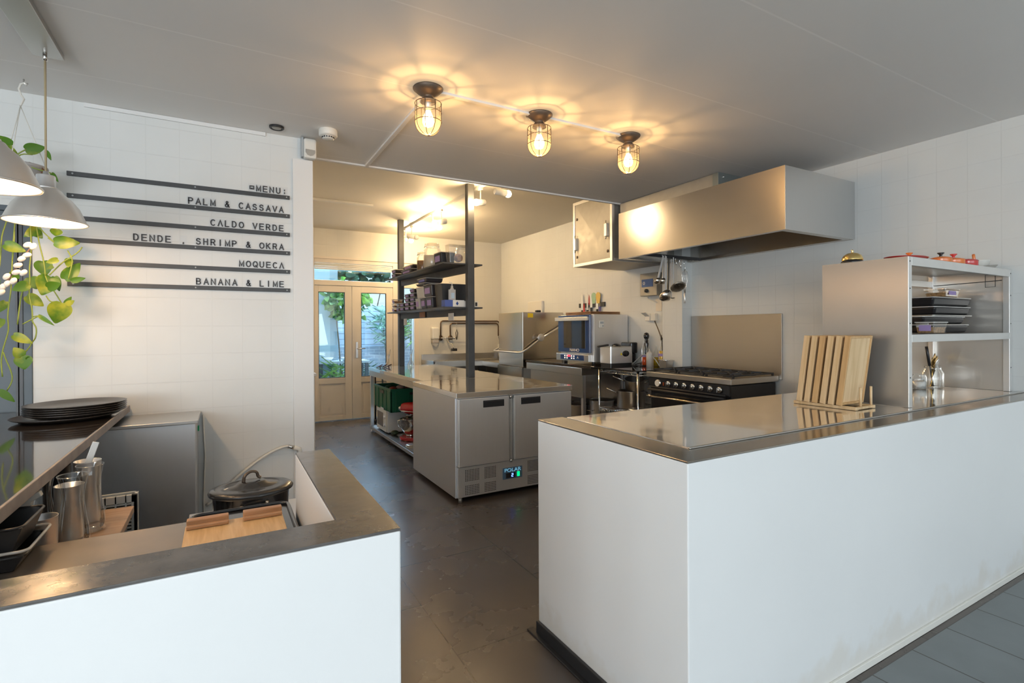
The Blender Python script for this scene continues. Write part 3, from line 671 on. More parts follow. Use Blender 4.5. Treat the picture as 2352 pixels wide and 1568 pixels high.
def saucepan(name, loc, r, h, lab, tilt=0.0, rz=0.0, hl=0.16, group=None):
    p = thing(name, lab, 'saucepan', (0, 0, 0), group)
    MB().lathe([(0, 0), (r-0.012, 0), (r, 0.012), (r, h), (r+0.004, h+0.003), (r-0.003, h), (r-0.003, 0.012), (0, 0.008)], (0, 0, 0), 28).build('body', mat['steel_h'], p)
    m = MB(); m.tube([(-r, 0, h-0.025), (-r-0.03, 0, h-0.01), (-r-hl, 0, h+0.03)], 0.007, 8); m.build('handle', mat['chrome'], p)
    m = MB(); m.tube([(r, -0.03, h-0.025), (r+0.035, -0.028, h-0.02), (r+0.035, 0.028, h-0.02), (r, 0.03, h-0.025)], 0.005, 8); m.build('loop_handle', mat['chrome'], p)
    p.location = loc; p.rotation_euler = (tilt, 0, rz); return p
saucepan('saucepan', (3.95, 4.33, 0.519), 0.15, 0.19, 'large steel saucepan on the lower shelf of the wire rack', rz=-0.5, hl=0.12)
saucepan('saucepan', (3.95, 4.27, 0.735), 0.105, 0.115, 'smaller steel saucepan tipped over on top of the large one', tilt=0.25, rz=-0.7, hl=0.13)
for i, (z, r) in enumerate(((0.518, 0.12), (0.532, 0.11), (0.546, 0.10))):
    o = MB().lathe([(0, 0.012), (r*0.7, 0.010), (r, 0.0), (r, 0.004), (r*0.7, 0.014), (0, 0.016)], (3.81, 4.07, 0), 24).build('pan_lid', mat['steel_h'], loc=(3.81, 4.07, 0)); o.location = (3.81, 4.07, z)
    tag(o, 'round steel pan lid on the wire shelf, %s of the small stack' % ('bottom', 'middle', 'top')[i], 'lid', 'pan lids on the wire rack')
# --- range cooker
ck = thing('range_cooker', 'black range cooker with steel hob rim, seven knobs and brass-coloured rail', 'cooker', (4.05, 3.36, 0))
m = MB(); m.box(3.775, 4.385, 2.90, 3.845, 0.10, 0.905); m.build('body', pm('cooker_enamel', (0.025,0.026,0.03), 0.3), ck, bevel=0.004)
m = MB(); m.box(3.735, 4.389, 2.87, 3.87, 0.915, 0.965); m.build('hob_rim', mat['steel_h'], ck, bevel=0.005)
m = MB(); m.box(3.76, 4.375, 2.895, 3.845, 0.962, 0.967); m.build('hob_plate', mat['steel_dark'], ck)
m = MB(); m.box(3.745, 3.775, 2.895, 3.85, 0.815, 0.91); fp_ = m.build('control_fascia', pm('cooker_fascia', (0.022,0.023,0.027), 0.25), ck, bevel=0.004)
for k in range(7):
    y = 3.575-(3.575-2.99)*k/6; z = 0.865
    m = MB(); m.lathe([(0.018, 0.0), (0.028, 0.003), (0.028, 0.012), (0.022, 0.016), (0, 0.016)], (3.744, y, z), 20, axis='-X'); kb = m.build('knob', mat['chrome'], ck)
    m = MB(); m.lathe([(0.014, 0.016), (0.014, 0.03), (0.0, 0.032)], (3.744, y, z), 14, axis='-X'); m.box(3.705, 3.735, y-0.003, y+0.003, z-0.02, z+0.02); m.build('grip', mat['chrome'], kb)
m = MB(); m.lathe([(0, 0.014), (0.033, 0.012), (0.038, 0.0)], (3.744, 3.715, 0.86), 24, axis='-X'); g_ = m.build('thermometer', mat['chrome'], ck)
m = MB(); m.lathe([(0, 0.0145), (0.031, 0.0145)], (3.744, 3.715, 0.86), 24, axis='-X'); m.build('dial_face', mat['label'], g_)
m = MB(); m.box(3.736, 3.745, 3.635, 3.645, 0.862, 0.872); m.box(3.736, 3.745, 3.635, 3.645, 0.845, 0.855); m.build('pilot_light', pm('orange_lens', (0.6,0.12,0.02), 0.3), ck)
m = MB(); m.box(3.735, 3.755, 2.93, 3.80, 0.30, 0.79); dr = m.build('oven_door', mat['blackgloss'], ck, bevel=0.004)
m = MB(); m.tube([(3.715, 2.92, 0.795), (3.715, 3.82, 0.795)], 0.012, 10); m.tube([(3.73, 2.92, 0.82), (3.73, 3.82, 0.82)], 0.008, 10); m.build('fascia_roll', mat['iron'], ck)
m = MB(); m.tube([(3.675, 2.93, 0.735), (3.675, 3.80, 0.735)], 0.010, 10)
for y in (2.96, 3.76): m.tube([(3.675, y, 0.735), (3.735, y, 0.735)], 0.009, 8); m.sphere((3.675, y, 0.735), 0.018, 12, 8)
m.build('oven_rail', pm('warm_steel_rail', (0.78,0.66,0.48), 0.16, 1.0), dr)
for x in (3.80, 4.35):
    for y in (2.93, 3.80): MB().cyl((x, y, 0), 0.02, 0, 0.10, 12).build('foot', mat['chrome'], ck)
for i in range(3):
    yc = 3.04+0.32*i
    m = MB(); zz = 0.995
    for xx in (3.80, 4.06, 4.34): m.box(xx-0.006, xx+0.006, yc-0.145, yc+0.145, zz-0.012, zz)
    for yy in (-0.145, 0, 0.145): m.box(3.80, 4.34, yc+yy-0.006, yc+yy+0.006, zz-0.012, zz)
    for xx in (3.93, 4.21):
        for a in range(4):
            t = PI/4+a*PI/2; m.obox((xx+0.06*math.cos(t), yc+0.06*math.sin(t), zz-0.002), (0.04*math.cos(t), 0.04*math.sin(t), 0), (-0.005*math.sin(t), 0.005*math.cos(t), 0), (0, 0, 0.008))
    for xx in (3.80, 4.34):
        for yy in (-0.14, 0.14): m.box(xx-0.008, xx+0.008, yc+yy-0.008, yc+yy+0.008, 0.967, zz)
    m.build('pan_support', mat['iron'], ck)
    for xx in (3.93, 4.21):
        MB().lathe([(0.055, 0), (0.055, 0.008), (0.04, 0.012), (0.04, 0.018), (0, 0.02)], (xx, yc, 0.967), 20).build('burner', mat['iron'], ck)
# steel splashback behind it
o = MB().box(4.392, 4.408, 2.845, 3.87, 0.93, 1.53).build('splashback', steelmat('splashback_steel', col=(0.56,0.53,0.49), rough=0.34, stretch=(0.5,0.5,8), rv=0.03, wav=0.002), loc=(4.40, 3.36, 0.93), bevel=0.002)
tag(o, 'flat steel splashback sheet on the tiled wall behind the cooker', 'splashback')
# --- extractor hood
hd = thing('extractor_hood', 'wide stainless steel extractor hood on the right wall over the cooker', 'hood', (3.95, 3.1, 2.10))
t_ = 0.012; X0, X1, Y0, Y1, Z0, Z1 = 3.495, XW-0.004, 2.235, 4.0, 2.103, 2.561
m = MB(); m.box(X0, X0+t_, Y0+0.001, Y1, Z0, Z1); m.build('front_panel', mat['steel_hood'], hd)
m = MB(); m.box(X0+0.0005, X1, Y0-0.002, Y0+0.0008, Z0+0.0005, Z1-0.0005); m.build('near_end_panel', steelmat('steel_hood_end', col=(0.66,0.66,0.65), rough=0.4, stretch=(10,0.5,0.5), rv=0.02), hd)
m = MB(); m.box(X0+t_+0.001, X1-0.013, Y1-t_, Y1-0.001, Z0+0.001, Z1-0.014); m.box(X1-t_, X1, Y0+0.002, Y1, Z0+0.001, Z1-0.014); m.box(X0+t_+0.0005, X1, Y0+0.002, Y1, Z1-t_, Z1-0.001); m.build('shell', mat['steel_hood'], hd)
m = MB(); g = 0.03
m.box(X0+t_+0.001, X0+0.06, Y0+0.003, Y1-0.014, Z0+0.002, Z0+g); m.box(X1-0.06, X1-0.014, Y0+0.003, Y1-0.014, Z0+0.002, Z0+g); m.box(X0+0.061, X1-0.061, Y0+0.003, Y0+0.06, Z0+0.002, Z0+g); m.box(X0+0.061, X1-0.061, Y1-0.06, Y1-0.014, Z0+0.002, Z0+g)
m.build('drip_channel', mat['steel_hood'], hd)
m = MB(); n = 5
for k in range(n):
    ya = Y0+0.08+(Y1-Y0-0.16)*k/n; yb2 = Y0+0.08+(Y1-Y0-0.16)*(k+1)/n-0.01
    m.obox(((X0+X1)/2+0.05, (ya+yb2)/2, Z0+0.20), (0.33, 0, 0.16), (0, (yb2-ya)/2, 0), (-0.004, 0, 0.008))
m.build('grease_filter', mat['steel_dark'], hd)
MB().box(X0+t_, X1-t_, Y0+t_, Y1-t_, Z1-0.05, Z1-0.04).build('inner_top', mat['steel_dark'], hd)
m = MB(); m.box(X0+0.06, X1-0.06, 3.70, 3.715, Z0+0.0, Z0+0.03); m.build('hanging_rail', mat['iron'], hd)
dc = thing('air_duct', 'flat sheet steel air duct lying on the hood against the ceiling', 'duct', (4.0, 3.6, 2.56))
m = MB(); m.box(3.70, 4.40, 3.02, 4.21, 2.563, 2.732); m.build('duct_body', mat['galv'], dc, bevel=0.003)
m = MB(); m.box(3.695, 4.405, 2.96, 3.02, 2.563, 2.735); fl = m.build('duct_flange', pm('zinc', (0.42,0.47,0.47), 0.35, 0.9), dc, bevel=0.002)
for x in (3.76, 3.95): MB().sphere((x, 2.957, 2.70), 0.008, 8, 6).build('bolt', mat['chrome'], fl)
# fan box beyond the hood
fb = thing('fan_box', 'boxy galvanised ventilation cabinet with two latches on the wall beyond the hood', 'ventilator', (4.0, 4.6, 2.13))
m = MB(); m.box(3.64, XW-0.004, 4.262, 4.94, 2.13, 2.88); m.build('casing', mat['galv'], fb)
m = MB(); f = 0.035
m.box(3.626, 3.66, 4.255, 4.255+f, 2.127, 2.885); m.box(3.626, 3.66, 4.955-f, 4.955, 2.127, 2.885); m.box(3.626, 3.66, 4.255+f, 4.955-f, 2.127, 2.127+f); m.box(3.626, 3.66, 4.255+f, 4.955-f, 2.85, 2.885)
m.box(3.661, XW-0.004, 4.255, 4.262, 2.127, 2.16); m.box(3.661, XW-0.004, 4.941, 4.955, 2.127, 2.16)
m.build('frame', mat['alu'], fb, bevel=0.002)
cp2 = MB().addv([]) if False else None
m = MB(); n = m.addv([(3.632, 4.29, 2.162), (3.632, 4.92, 2.162), (3.632, 4.92, 2.85), (3.632, 4.29, 2.85), (3.620, 4.605, 2.506)])
for a, b in ((0,1),(1,2),(2,3),(3,0)): m.face([a, b, 4], False)
pn = m.build('cross_folded_panel', mat['galv'], fb)
for (y, z) in ((4.90, 2.39), (4.34, 2.47)):
    m = MB(); m.box(3.60, 3.632, y-0.02, y+0.02, z-0.07, z+0.07); l_ = m.build('latch', mat['alu'], pn, bevel=0.004)
    m = MB(); m.tube([(3.612, y, z-0.10), (3.612, y, z+0.10)], 0.006, 8); m.build('pin', mat['chrome'], l_)
for (y, z) in ((4.88, 2.24), (4.88, 2.68), (4.33, 2.24)): MB().lathe([(0.016, 0), (0.016, 0.008), (0.008, 0.012), (0, 0.012)], (3.632, y, z), 12, axis='-X').build('screw', mat['bronze'], pn)
# ================================================================== LAMPS, WALL THINGS, UTENSILS
# --- three caged ceiling lamps
lampglass = milky('amber_lamp_glass', (1.0, 0.80, 0.50), 0.13)
def ceiling_lamp(x, y, lab):
    p = thing('ceiling_lamp', lab, 'lamp', (x, y, CH), 'caged ceiling lamps in a row')
    z = CH
    MB().lathe([(0.0, 0.0), (0.083, 0.0), (0.083, -0.006), (0.06, -0.026), (0.035, -0.043), (0.028, -0.048), (0.030, -0.055), (0.040, -0.062), (0.044, -0.078), (0.0, -0.078)], (x, y, z), 32).build('ceiling_rose', mat['bronze'], p)
    R = 0.073
    prof = [(0.044, -0.076), (R-0.004, -0.082), (R-0.002, -0.09), (R-0.002, -0.185)]
    for k in range(1, 8):
        a = k*PI/14; prof.append(((R-0.002)*math.cos(a), -0.185-0.072*math.sin(a)))
    MB().lathe(prof, (x, y, z), 32).build('glass_jar', lampglass, p)
    m = MB()
    for k in range(8):
        a = 2*PI*k/8+0.2; ca, sa = math.cos(a), math.sin(a)
        pts = [(x+R*ca, y+R*sa, z-0.084), (x+R*ca, y+R*sa, z-0.185)]+[(x+R*math.cos(t)*ca, y+R*math.cos(t)*sa, z-0.185-0.075*math.sin(t)) for t in [j*PI/12 for j in range(1, 7)]]
        m.tube(pts, 0.0022, 6)
    for zz, rr in ((-0.084, R), (-0.135, R), (-0.185, R)):
        m.tube([(x+rr*math.cos(2*PI*j/32), y+rr*math.sin(2*PI*j/32), z+zz) for j in range(32)], 0.0022, 6, closed=True)
    m.build('wire_cage', mat['bronze'], p)
    MB().lathe([(0.018, -0.078), (0.018, -0.125), (0, -0.125)], (x, y, z), 16).build('socket', mat['alu'], p)
    MB().lathe([(0.0, -0.118), (0.012, -0.122), (0.020, -0.14), (0.030, -0.165), (0.032, -0.185), (0.024, -0.205), (0, -0.216)], (x, y, z), 20).build('bulb', mat['warm_bulb'], p)
    point('lamp_light', (0, 0, -0.245), 5.0, (1.0, 0.56, 0.20), 0.010, p)
    return p
ceiling_lamp(1.0, 2.715, 'bronze-caged glass ceiling lamp, nearest the white end post')
ceiling_lamp(1.73, 2.715, 'bronze-caged glass ceiling lamp, middle one on the white conduit')
ceiling_lamp(2.462, 2.715, 'bronze-caged glass ceiling lamp, nearest the extractor hood')
# --- pendant lamps on a steel canopy
cn = thing('ceiling_canopy', 'long flat brushed steel ceiling bar that carries the pendant lamps', 'canopy', (-0.722, 2.4, CH))
MB().box(-0.780, -0.664, 1.45, 3.235, CH-0.028, CH-0.001).build('bar', mat['steel_h'], cn, bevel=0.002)
shade = pm('satin_aluminium_shade', (0.78,0.76,0.73), 0.36, 0.85, noise=0.03, nscale=5)
shin = pm('white_shade_lining', (0.9,0.86,0.78), 0.5)
cordm = pm('beige_textile_cord', (0.50,0.40,0.24), 0.7)
def pendant(x, y, zr, lab):
    p = thing('pendant_lamp', lab, 'lamp', (x, y, CH-0.028), 'aluminium pendant lamps over the bar')
    R = 0.154; pr = [(R, 0.0), (R-0.003, 0.005), (R-0.012, 0.028), (0.122, 0.075), (0.094, 0.112), (0.066, 0.137), (0.058, 0.150), (0.044, 0.158)]
    s_ = MB().lathe([(r, zz) for r, zz in pr], (x, y, zr), 48).build('lamp_shade', shade, p)
    MB().lathe([(r-0.003, zz) for r, zz in pr], (x, y, zr-0.0005), 48).build('lining', shin, s_)
    m = MB(); m.tube([(x+(R)*math.cos(2*PI*j/48), y+R*math.sin(2*PI*j/48), zr) for j in range(48)], 0.004, 8, closed=True); m.build('rim', shade, s_)
    MB().lathe([(0.040, 0.156), (0.046, 0.158), (0.046, 0.162), (0.036, 0.165), (0.036, 0.215), (0.034, 0.220), (0.012, 0.222), (0.010, 0.240), (0, 0.240)], (x, y, zr), 28).build('socket_cup', mat['steel'], p)
    MB().tube([(x, y, zr+0.235), (x, y, CH-0.05)], 0.0045, 8).build('cord', cordm, p)
    MB().cyl((x, y, 0), 0.009, CH-0.062, CH-0.027, 12).build('cord_grip', mat['chrome'], p)
    MB().sphere((x, y, zr+0.060), 0.055, 24, 14).build('bulb', mat['pend_bulb'], p)
    point('pendant_light', (0, 0, zr-0.012-(CH-0.028)), 5.5, (1.0, 0.60, 0.30), 0.05, p)
    return p
pendant(-0.725, 3.19, 1.915, 'aluminium pendant lamp in front of the menu rails, shade and cord fully in view')
pendant(-0.725, 2.46, 1.915, 'aluminium pendant lamp cut off by the left picture edge')
pendant(-0.725, 1.74, 1.915, 'aluminium pendant lamp nearest the viewer, hanging over the front counter outside the picture')
# --- track lights
tk = thing('light_track', 'cream ceiling track running over the island', 'track', (2.42, 6.1, CK))
MB().box(2.405, 2.44, 4.35, 7.75, CK-0.03, CK-0.001).build('track_bar', mat['whitepl'], tk, bevel=0.002)
def spot(y, ang, lab, lit=True, tilt=0.2, pw=20):
    """spot head: adapter, stem, can turned by ang about Z, bulb at its mouth"""
    p = thing('track_spotlight', lab, 'spotlight', (2.422, y, CK-0.03), 'spotlights on the ceiling track')
    o = Vector((2.422, y, CK-0.03))
    MB().box(2.407, 2.437, y-0.03, y+0.03, CK-0.055, CK-0.030).build('adapter', mat['whitepl'], p, bevel=0.003)
    MB().tube([o+Vector((0, 0, -0.02)), o+Vector((0, 0, -0.13))], 0.007, 8).build('stem', mat['whitepl'], p)
    d = Vector((math.cos(ang), math.sin(ang), -tilt)).normalized(); c = o+Vector((0, 0, -0.155))
    m = MB(); m.tube([c-d*0.07, c-d*0.06, c+d*0.06], 0.034, 20, rf=lambda t: 0.8 if t < 0.1 else 1.0); m.build('can', mat['whitepl'], p)
    b = c+d*0.085
    MB().sphere(b, 0.036, 16, 10).build('bulb', mat['spot_bulb'] if lit else mat['label'], p)
    if lit: point('spot_light', (b+d*0.045-o), pw, (1.0, 0.69, 0.36), 0.04, p)
spot(4.52, 0.05, 'cream track spotlight turned to the right wall, nearest the ceiling edge', True, 0.05, 3)
spot(4.98, PI+0.5, 'cream track spotlight half hidden by the front post', pw=12)
spot(6.12, PI-0.2, 'cream track spotlight aimed left, near the middle of the track')
spot(6.42, -0.5, 'cream track spotlight aimed right, just beyond the middle one')
spot(7.30, -0.9, 'cream track spotlight seen end-on, unlit, near the rear post', False)
spot(7.58, -0.6, 'cream track spotlight at the far end, beside the rear post', pw=44)
# fluorescent batten on the kitchen ceiling
o = MB().box(0.9, 1.62, 6.35, 6.40, CK-0.03, CK-0.001).build('ceiling_batten', mat['whitepl'], loc=(1.2, 6.37, CK), bevel=0.004)
tag(o, 'short white batten on the kitchen ceiling left of the rear post', 'batten')
# --- ceiling bits
sm_ = thing('smoke_detector', 'round cream smoke detector on the ceiling beside the end post', 'smoke detector', (0.62, 3.60, CH))
MB().lathe([(0, 0), (0.058, 0), (0.060, -0.004), (0.060, -0.038), (0.052, -0.046), (0, -0.046)], (0.62, 3.60, CH), 28).build('base', mat['whitepl'], sm_)
MB().lathe([(0.040, -0.044), (0.038, -0.058), (0.030, -0.064), (0, -0.064)], (0.62, 3.60, CH), 28).build('sensor_head', mat['whitepl'], sm_)
m = MB()
for k in range(16):
    a = 2*PI*k/16; m.obox((0.62+0.0385*math.cos(a), 3.60+0.0385*math.sin(a), CH-0.053), (0.002*math.cos(a), 0.002*math.sin(a), 0), (-0.005*math.sin(a), 0.005*math.cos(a), 0), (0, 0, 0.004))
m.build('vent_slots', mat['black'], sm_)
sp_ = thing('round_vent', 'small round black-rimmed vent on the ceiling above the menu rails', 'vent', (0.314, 3.70, CH))
MB().lathe([(0.036, -0.001), (0.046, -0.001), (0.046, -0.010), (0.040, -0.014), (0.034, -0.008)], (0.314, 3.70, CH), 28).build('rim', mat['black'], sp_)
MB().lathe([(0, -0.012), (0.028, -0.012), (0.032, -0.006)], (0.314, 3.70, CH), 28).build('disc', mat['galv'], sp_)
al = thing('motion_sensor', 'cream motion sensor at the top of the white end post', 'motion sensor', (0.50, 3.80, 2.60))
MB().box(0.492, 0.575, 3.785, 3.845, 2.592, 2.728).build('housing', mat['whitepl'], al, bevel=0.012)
MB().prism([(0.505+0.0*i, 2.65) for i in range(1)]+[(0.502, 2.648), (0.502, 2.63), (0.515, 2.612), (0.535, 2.606), (0.552, 2.612), (0.565, 2.63), (0.565, 2.648)], 'Y', 3.780, 3.786).build('lens', mat['galv'], al)
MB().box(0.478, 0.492, 3.80, 3.848, 2.60, 2.735).build('bracket', mat['greypl'], al, bevel=0.003)
# --- menu rails and letters
rail_z = [2.313-i*0.1277 for i in range(6)]
nth = ['first', 'second', 'third', 'fourth', 'fifth', 'sixth']
railname = ['topmost', 'second from the top', 'third from the top', 'fourth from the top', 'fifth from the top', 'lowest']
for i, z in enumerate(rail_z):
    r = thing('menu_rail', 'long black menu rail on the white tiled wall, %s of the six' % railname[i], 'rail', (-0.19, YM-0.01, z), 'menu rails on the white wall')
    MB().box(-0.782, 0.405, YM-0.014, YM-0.0005, z-0.013, z+0.013).build('bar', mat['black_steel'], r, bevel=0.0015)
    m = MB()
    for xs in (-0.755, -0.15, 0.385):
        m = MB(); m.lathe([(0, 0.0), (0.005, 0.0), (0.005, 0.002)], (xs, YM-0.0162, z), 12, axis='Y'); m.build('screw', mat['greypl'], r)
def arc(cx, cy, rx, ry, a0, a1, n=10):
    return [(cx+rx*math.cos(math.radians(a0+(a1-a0)*i/n)), cy+ry*math.sin(math.radians(a0+(a1-a0)*i/n))) for i in range(n+1)]
GL = {
 'M': [[(0,0),(0,1),(.5,.12),(1,1),(1,0)]], 'E': [[(.95,0),(0,0),(0,1),(.92,1)], [(0,.53),(.85,.53)]], 'N': [[(0,0),(0,1),(.9,0),(.9,1)]],
 'U': [[(0,1),(0,.35)]+arc(.45,.35,.45,.35,180,360)+[(.9,1)]], 'P': [[(0,0),(0,1),(.5,1)]+arc(.5,.74,.38,.26,90,-90)+[(0,.48)]],
 'A': [[(0,0),(.5,1),(1,0)], [(.2,.35),(.8,.35)]], '^': [[(0,0),(.5,1),(1,0)]], 'L': [[(0,1),(0,0),(.8,0)]],
 'C': [arc(.5,.5,.5,.5,48,312,14)], 'S': [arc(.45,.74,.38,.26,20,250,10)[:-1]+arc(.45,.26,.42,.27,85,-160,10)],
 'V': [[(0,1),(.5,0),(1,1)]], 'O': [arc(.5,.5,.52,.5,90,450,20)], 'D': [[(0,0),(0,1),(.4,1)]+arc(.4,.5,.5,.5,90,-90,12)+[(0,0)]],
 'R': [[(0,0),(0,1),(.5,1)]+arc(.5,.75,.36,.25,90,-90)+[(0,.5)], [(.5,.5),(.9,0)]], 'H': [[(0,0),(0,1)], [(.85,0),(.85,1)], [(0,.52),(.85,.52)]],
 'I': [[(.45,0),(.45,1)]], 'K': [[(0,0),(0,1)], [(.85,1),(0,.38)], [(.28,.58),(.9,0)]], 'Q': [arc(.5,.5,.52,.5,90,450,20), [(.6,.28),(1,-.05)]],
 'B': [[(0,0),(0,1),(.45,1)]+arc(.45,.76,.34,.24,90,-90)+[(0,.52)], [(.45,.52)]+arc(.47,.26,.40,.26,90,-90)+[(0,0)]],
 '&': [[(.95,0),(.3,.72)]+arc(.45,.82,.2,.18,190,-20,8)+[(.15,.42)]+arc(.38,.25,.34,.25,150,300,8)+[(.85,.45)]],
 ':': [[(.42,.10),(.42,.24)], [(.42,.62),(.42,.76)]], ',': [[(.45,.10),(.42,-.08)]],
}
def glyph(ch, x, z0, p, w=0.024, h=0.036, t=0.0068):
    m = MB(); y0, y1 = YM-0.0072, YM-0.0062
    for si_, st_ in enumerate(GL[ch]):
        y0 = YM-0.0072-0.00025*si_
        P_ = [Vector((x-w/2+a*w, z0+0.010+b*h)) for i_, (a, b) in enumerate(st_) if i_ == 0 or abs(a-st_[i_-1][0])+abs(b-st_[i_-1][1]) > 1e-3]
        L_, R_ = [], []
        for i, q in enumerate(P_):
            d0 = (q-P_[i-1]).normalized() if i > 0 else None; d1 = (P_[i+1]-q).normalized() if i < len(P_)-1 else None
            if d0 is None: d0 = d1
            if d1 is None: d1 = d0
            n0 = Vector((-d0.y, d0.x)); n1 = Vector((-d1.y, d1.x)); nn = n0+n1
            if nn.length < 0.05: nn = n0
            nn.normalize(); k = 1/max(0.45, nn.dot(n1))
            e = Vector((0, 0))
            cl_ = (P_[0]-P_[-1]).length < 1e-5
            if i == 0 and not cl_: e = -d1*t*0.45
            if i == len(P_)-1 and not cl_: e = d0*t*0.45
            L_.append(q+e+nn*t/2*k); R_.append(q+e-nn*t/2*k)
        n = m.addv([(a.x, y, a.y) for y in (y0, y1) for a in L_+R_]); c = len(P_)
        for i in range(c-1):
            m.face([n+i, n+i+1, n+c+i+1, n+c+i], False); m.face([n+2*c+i, n+2*c+i+1, n+3*c+i+1, n+3*c+i], False)
            m.face([n+i, n+i+1, n+2*c+i+1, n+2*c+i], False); m.face([n+c+i, n+c+i+1, n+3*c+i+1, n+3*c+i], False)
    return m.build('glyph', ink, p)
ink = pm('black_letter_ink', (0.03,0.03,0.035), 0.5)
rows = ['#MENU:', 'PALM & CASSAVA', 'CVLDO VERDE', 'DENDE , SHRIMP & OKRA', 'MOQUECV', 'BANANA & LIME']
show = ['MENU', 'PALM & CASSAVA', 'CALDO VERDE', 'DENDE, SHRIMP & OKRA', 'MOQUECA', 'BANANA & LIME']
flips = {(2, 1), (4, 6)}
card, ct_, cb_ = newmat('clear_letter_card'); ct_.nodes.remove(cb_)
_t = ct_.nodes.new('ShaderNodeBsdfTransparent'); _t.inputs[0].default_value = (0.985,0.99,1,1); _g = ct_.nodes.new('ShaderNodeBsdfGlossy'); _g.inputs['Roughness'].default_value = 0.15
_m = ct_.nodes.new('ShaderNodeMixShader'); _m.inputs[0].default_value = 0.05; ct_.links.new(_t.outputs[0], _m.inputs[1]); ct_.links.new(_g.outputs[0], _m.inputs[2]); ct_.links.new(_m.outputs[0], ct_.nodes['Material Output'].inputs[0])
ordn = ['first', 'second', 'third', 'fourth', 'fifth']
DX = 0.0405
for i, txt in enumerate(rows):
    n = len(txt); xe = 0.352 if i else 0.375
    cnt = {}
    disp = [('A' if (i, k) in flips else c) for k, c in enumerate(txt)]
    tot = {c: disp.count(c) for c in disp}
    for k, c in enumerate(txt):
        if c == ' ': continue
        x = xe-(n-1-k)*(DX if i else 0.0405); z0 = rail_z[i]+0.013
        cnt[disp[k]] = cnt.get(disp[k], 0)+1
        dn = disp[k]
        if dn == '#': nm, what = 'icon_tile', 'small black icon tile with a heart'
        elif dn == ':': nm, what = 'colon_tile', 'black colon tile'
        elif dn == '&': nm, what = 'ampersand_tile', 'black ampersand tile'
        elif dn == ',': nm, what = 'comma_tile', 'black comma tile'
        else: nm, what = 'letter_tile', 'black letter %s tile' % dn
        if tot[dn] > 1: what = what + ', %s %s in the row' % (ordn[cnt[dn]-1], dn)
        lab = '%s%s %s' % (what, ',' if ',' in what else '', 'on the menu row ' + show[i])
        p = thing(nm, lab, 'sign letter', (x, YM-0.010, z0), 'menu letters on row %s' % nth[i])
        if dn in '#':
            m = MB(); a, b2 = 0.014, 0.011; zc = z0+0.030
            m.box(x-a, x+a, YM-0.0075, YM-0.0065, zc+0.008, zc+0.012); m.box(x-a, x+a, YM-0.0075, YM-0.0065, zc-0.013, zc-0.009)
            m.box(x-a, x-a+0.006, YM-0.0075, YM-0.0065, zc-0.009, zc+0.008); m.box(x+a-0.006, x+a, YM-0.0075, YM-0.0065, zc-0.009, zc+0.008)
            m.prism([(x-0.009, zc-0.010), (x+0.009, zc-0.010), (x, zc-0.002)], 'Y', YM-0.0075, YM-0.0065)
            m.prism([(x-0.009, zc+0.009), (x+0.009, zc+0.009), (x, zc+0.004)], 'Y', YM-0.0075, YM-0.0065)
            m.build('glyph', ink, p)
        else:
            glyph('^' if (i, k) in flips else c, x, z0, p)
        MB().quad((x-DX*0.48, YM-0.0055, z0-0.004), (x+DX*0.48, YM-0.0055, z0-0.004), (x+DX*0.48, YM-0.0055, z0+0.058), (x-DX*0.48, YM-0.0055, z0+0.058)).build('clear_card', card, p)
# --- hanging utensils under the far end of the hood
def hook(x, y, z): return [(x, y, z+0.03), (x-0.008, y, z+0.04), (x-0.012, y, z+0.03), (x-0.008, y, z+0.01), (x+0.0, y, z-0.01), (x+0.010, y, z-0.03), (x+0.004, y, z-0.045), (x-0.008, y, z-0.04)]
YU = 3.685
def ladle(x, zb, r, top, lab, tilt=0.0, y=YU, m_=None, face=0.9, rz=0.0):
    p = thing('ladle', lab, 'ladle', (x, y, top), 'utensils hanging under the hood')
    m = MB(); m.obox((x+tilt*0.5, y, (top+zb+r)/2), (0.011, 0, 0), (0, 0.002, 0), (-tilt/2, 0, (top-zb-r)/2)); m.tube([(x, y, top), (x-0.0, y+0.02, top+0.012), (x, y+0.025, top-0.005)], 0.005, 6); m.build('handle', m_ or mat['steel'], p)
    c = Vector((x+tilt, y+r*0.2, zb+r*0.9)); R_ = Matrix.Rotation(rz, 3, 'Z') @ Matrix.Rotation(-face, 3, 'X')
    m = MB(); m.lathe([(r*math.sin(a), -r*0.85*math.cos(a)) for a in [j*PI/18 for j in range(10)]], (0, 0, 0), 28); m.v = [tuple(R_ @ Vector(v)+c) for v in m.v]; m.build('bowl', mat['chrome_s'], p, solid=0.002); return p
mat['chrome_s'] = pm('satin_ladle_steel', (0.62,0.58,0.52), 0.22, 1.0)
ladle(3.79, 1.838, 0.034, 2.115, 'small steel ladle with thin slanted handle, leftmost under the hood', -0.075)
ladle(3.825, 1.838, 0.036, 2.120, 'small steel ladle hanging straight, second from the left under the hood', -0.02, y=YU+0.02)
ladle(3.825, 1.672, 0.066, 2.115, 'large steel ladle with bright flat handle under the hood', 0.0)
ladle(3.905, 1.675, 0.04, 2.12, 'dark steel ladle behind the large bright one', -0.02, y=YU+0.035, m_=mat['steel_dark'])
sk_ = thing('skimmer', 'round perforated skimmer hanging under the hood', 'skimmer', (3.93, YU, 2.10), 'utensils hanging under the hood')
MB().obox((3.93, YU, 1.96), (0.006, 0, 0), (0, 0.0015, 0), (0, 0, 0.15)).build('handle', mat['steel'], sk_)
dsk = steelmat('perforated_disc', col=(0.30,0.27,0.23), rough=0.35)
_t = dsk.node_tree; _b = _t.nodes['Principled BSDF']; _tc = _t.nodes.new('ShaderNodeTexCoord'); _v = _t.nodes.new('ShaderNodeTexVoronoi'); _v.inputs['Scale'].default_value = 110; _t.links.new(_tc.outputs['Object'], _v.inputs['Vector'])
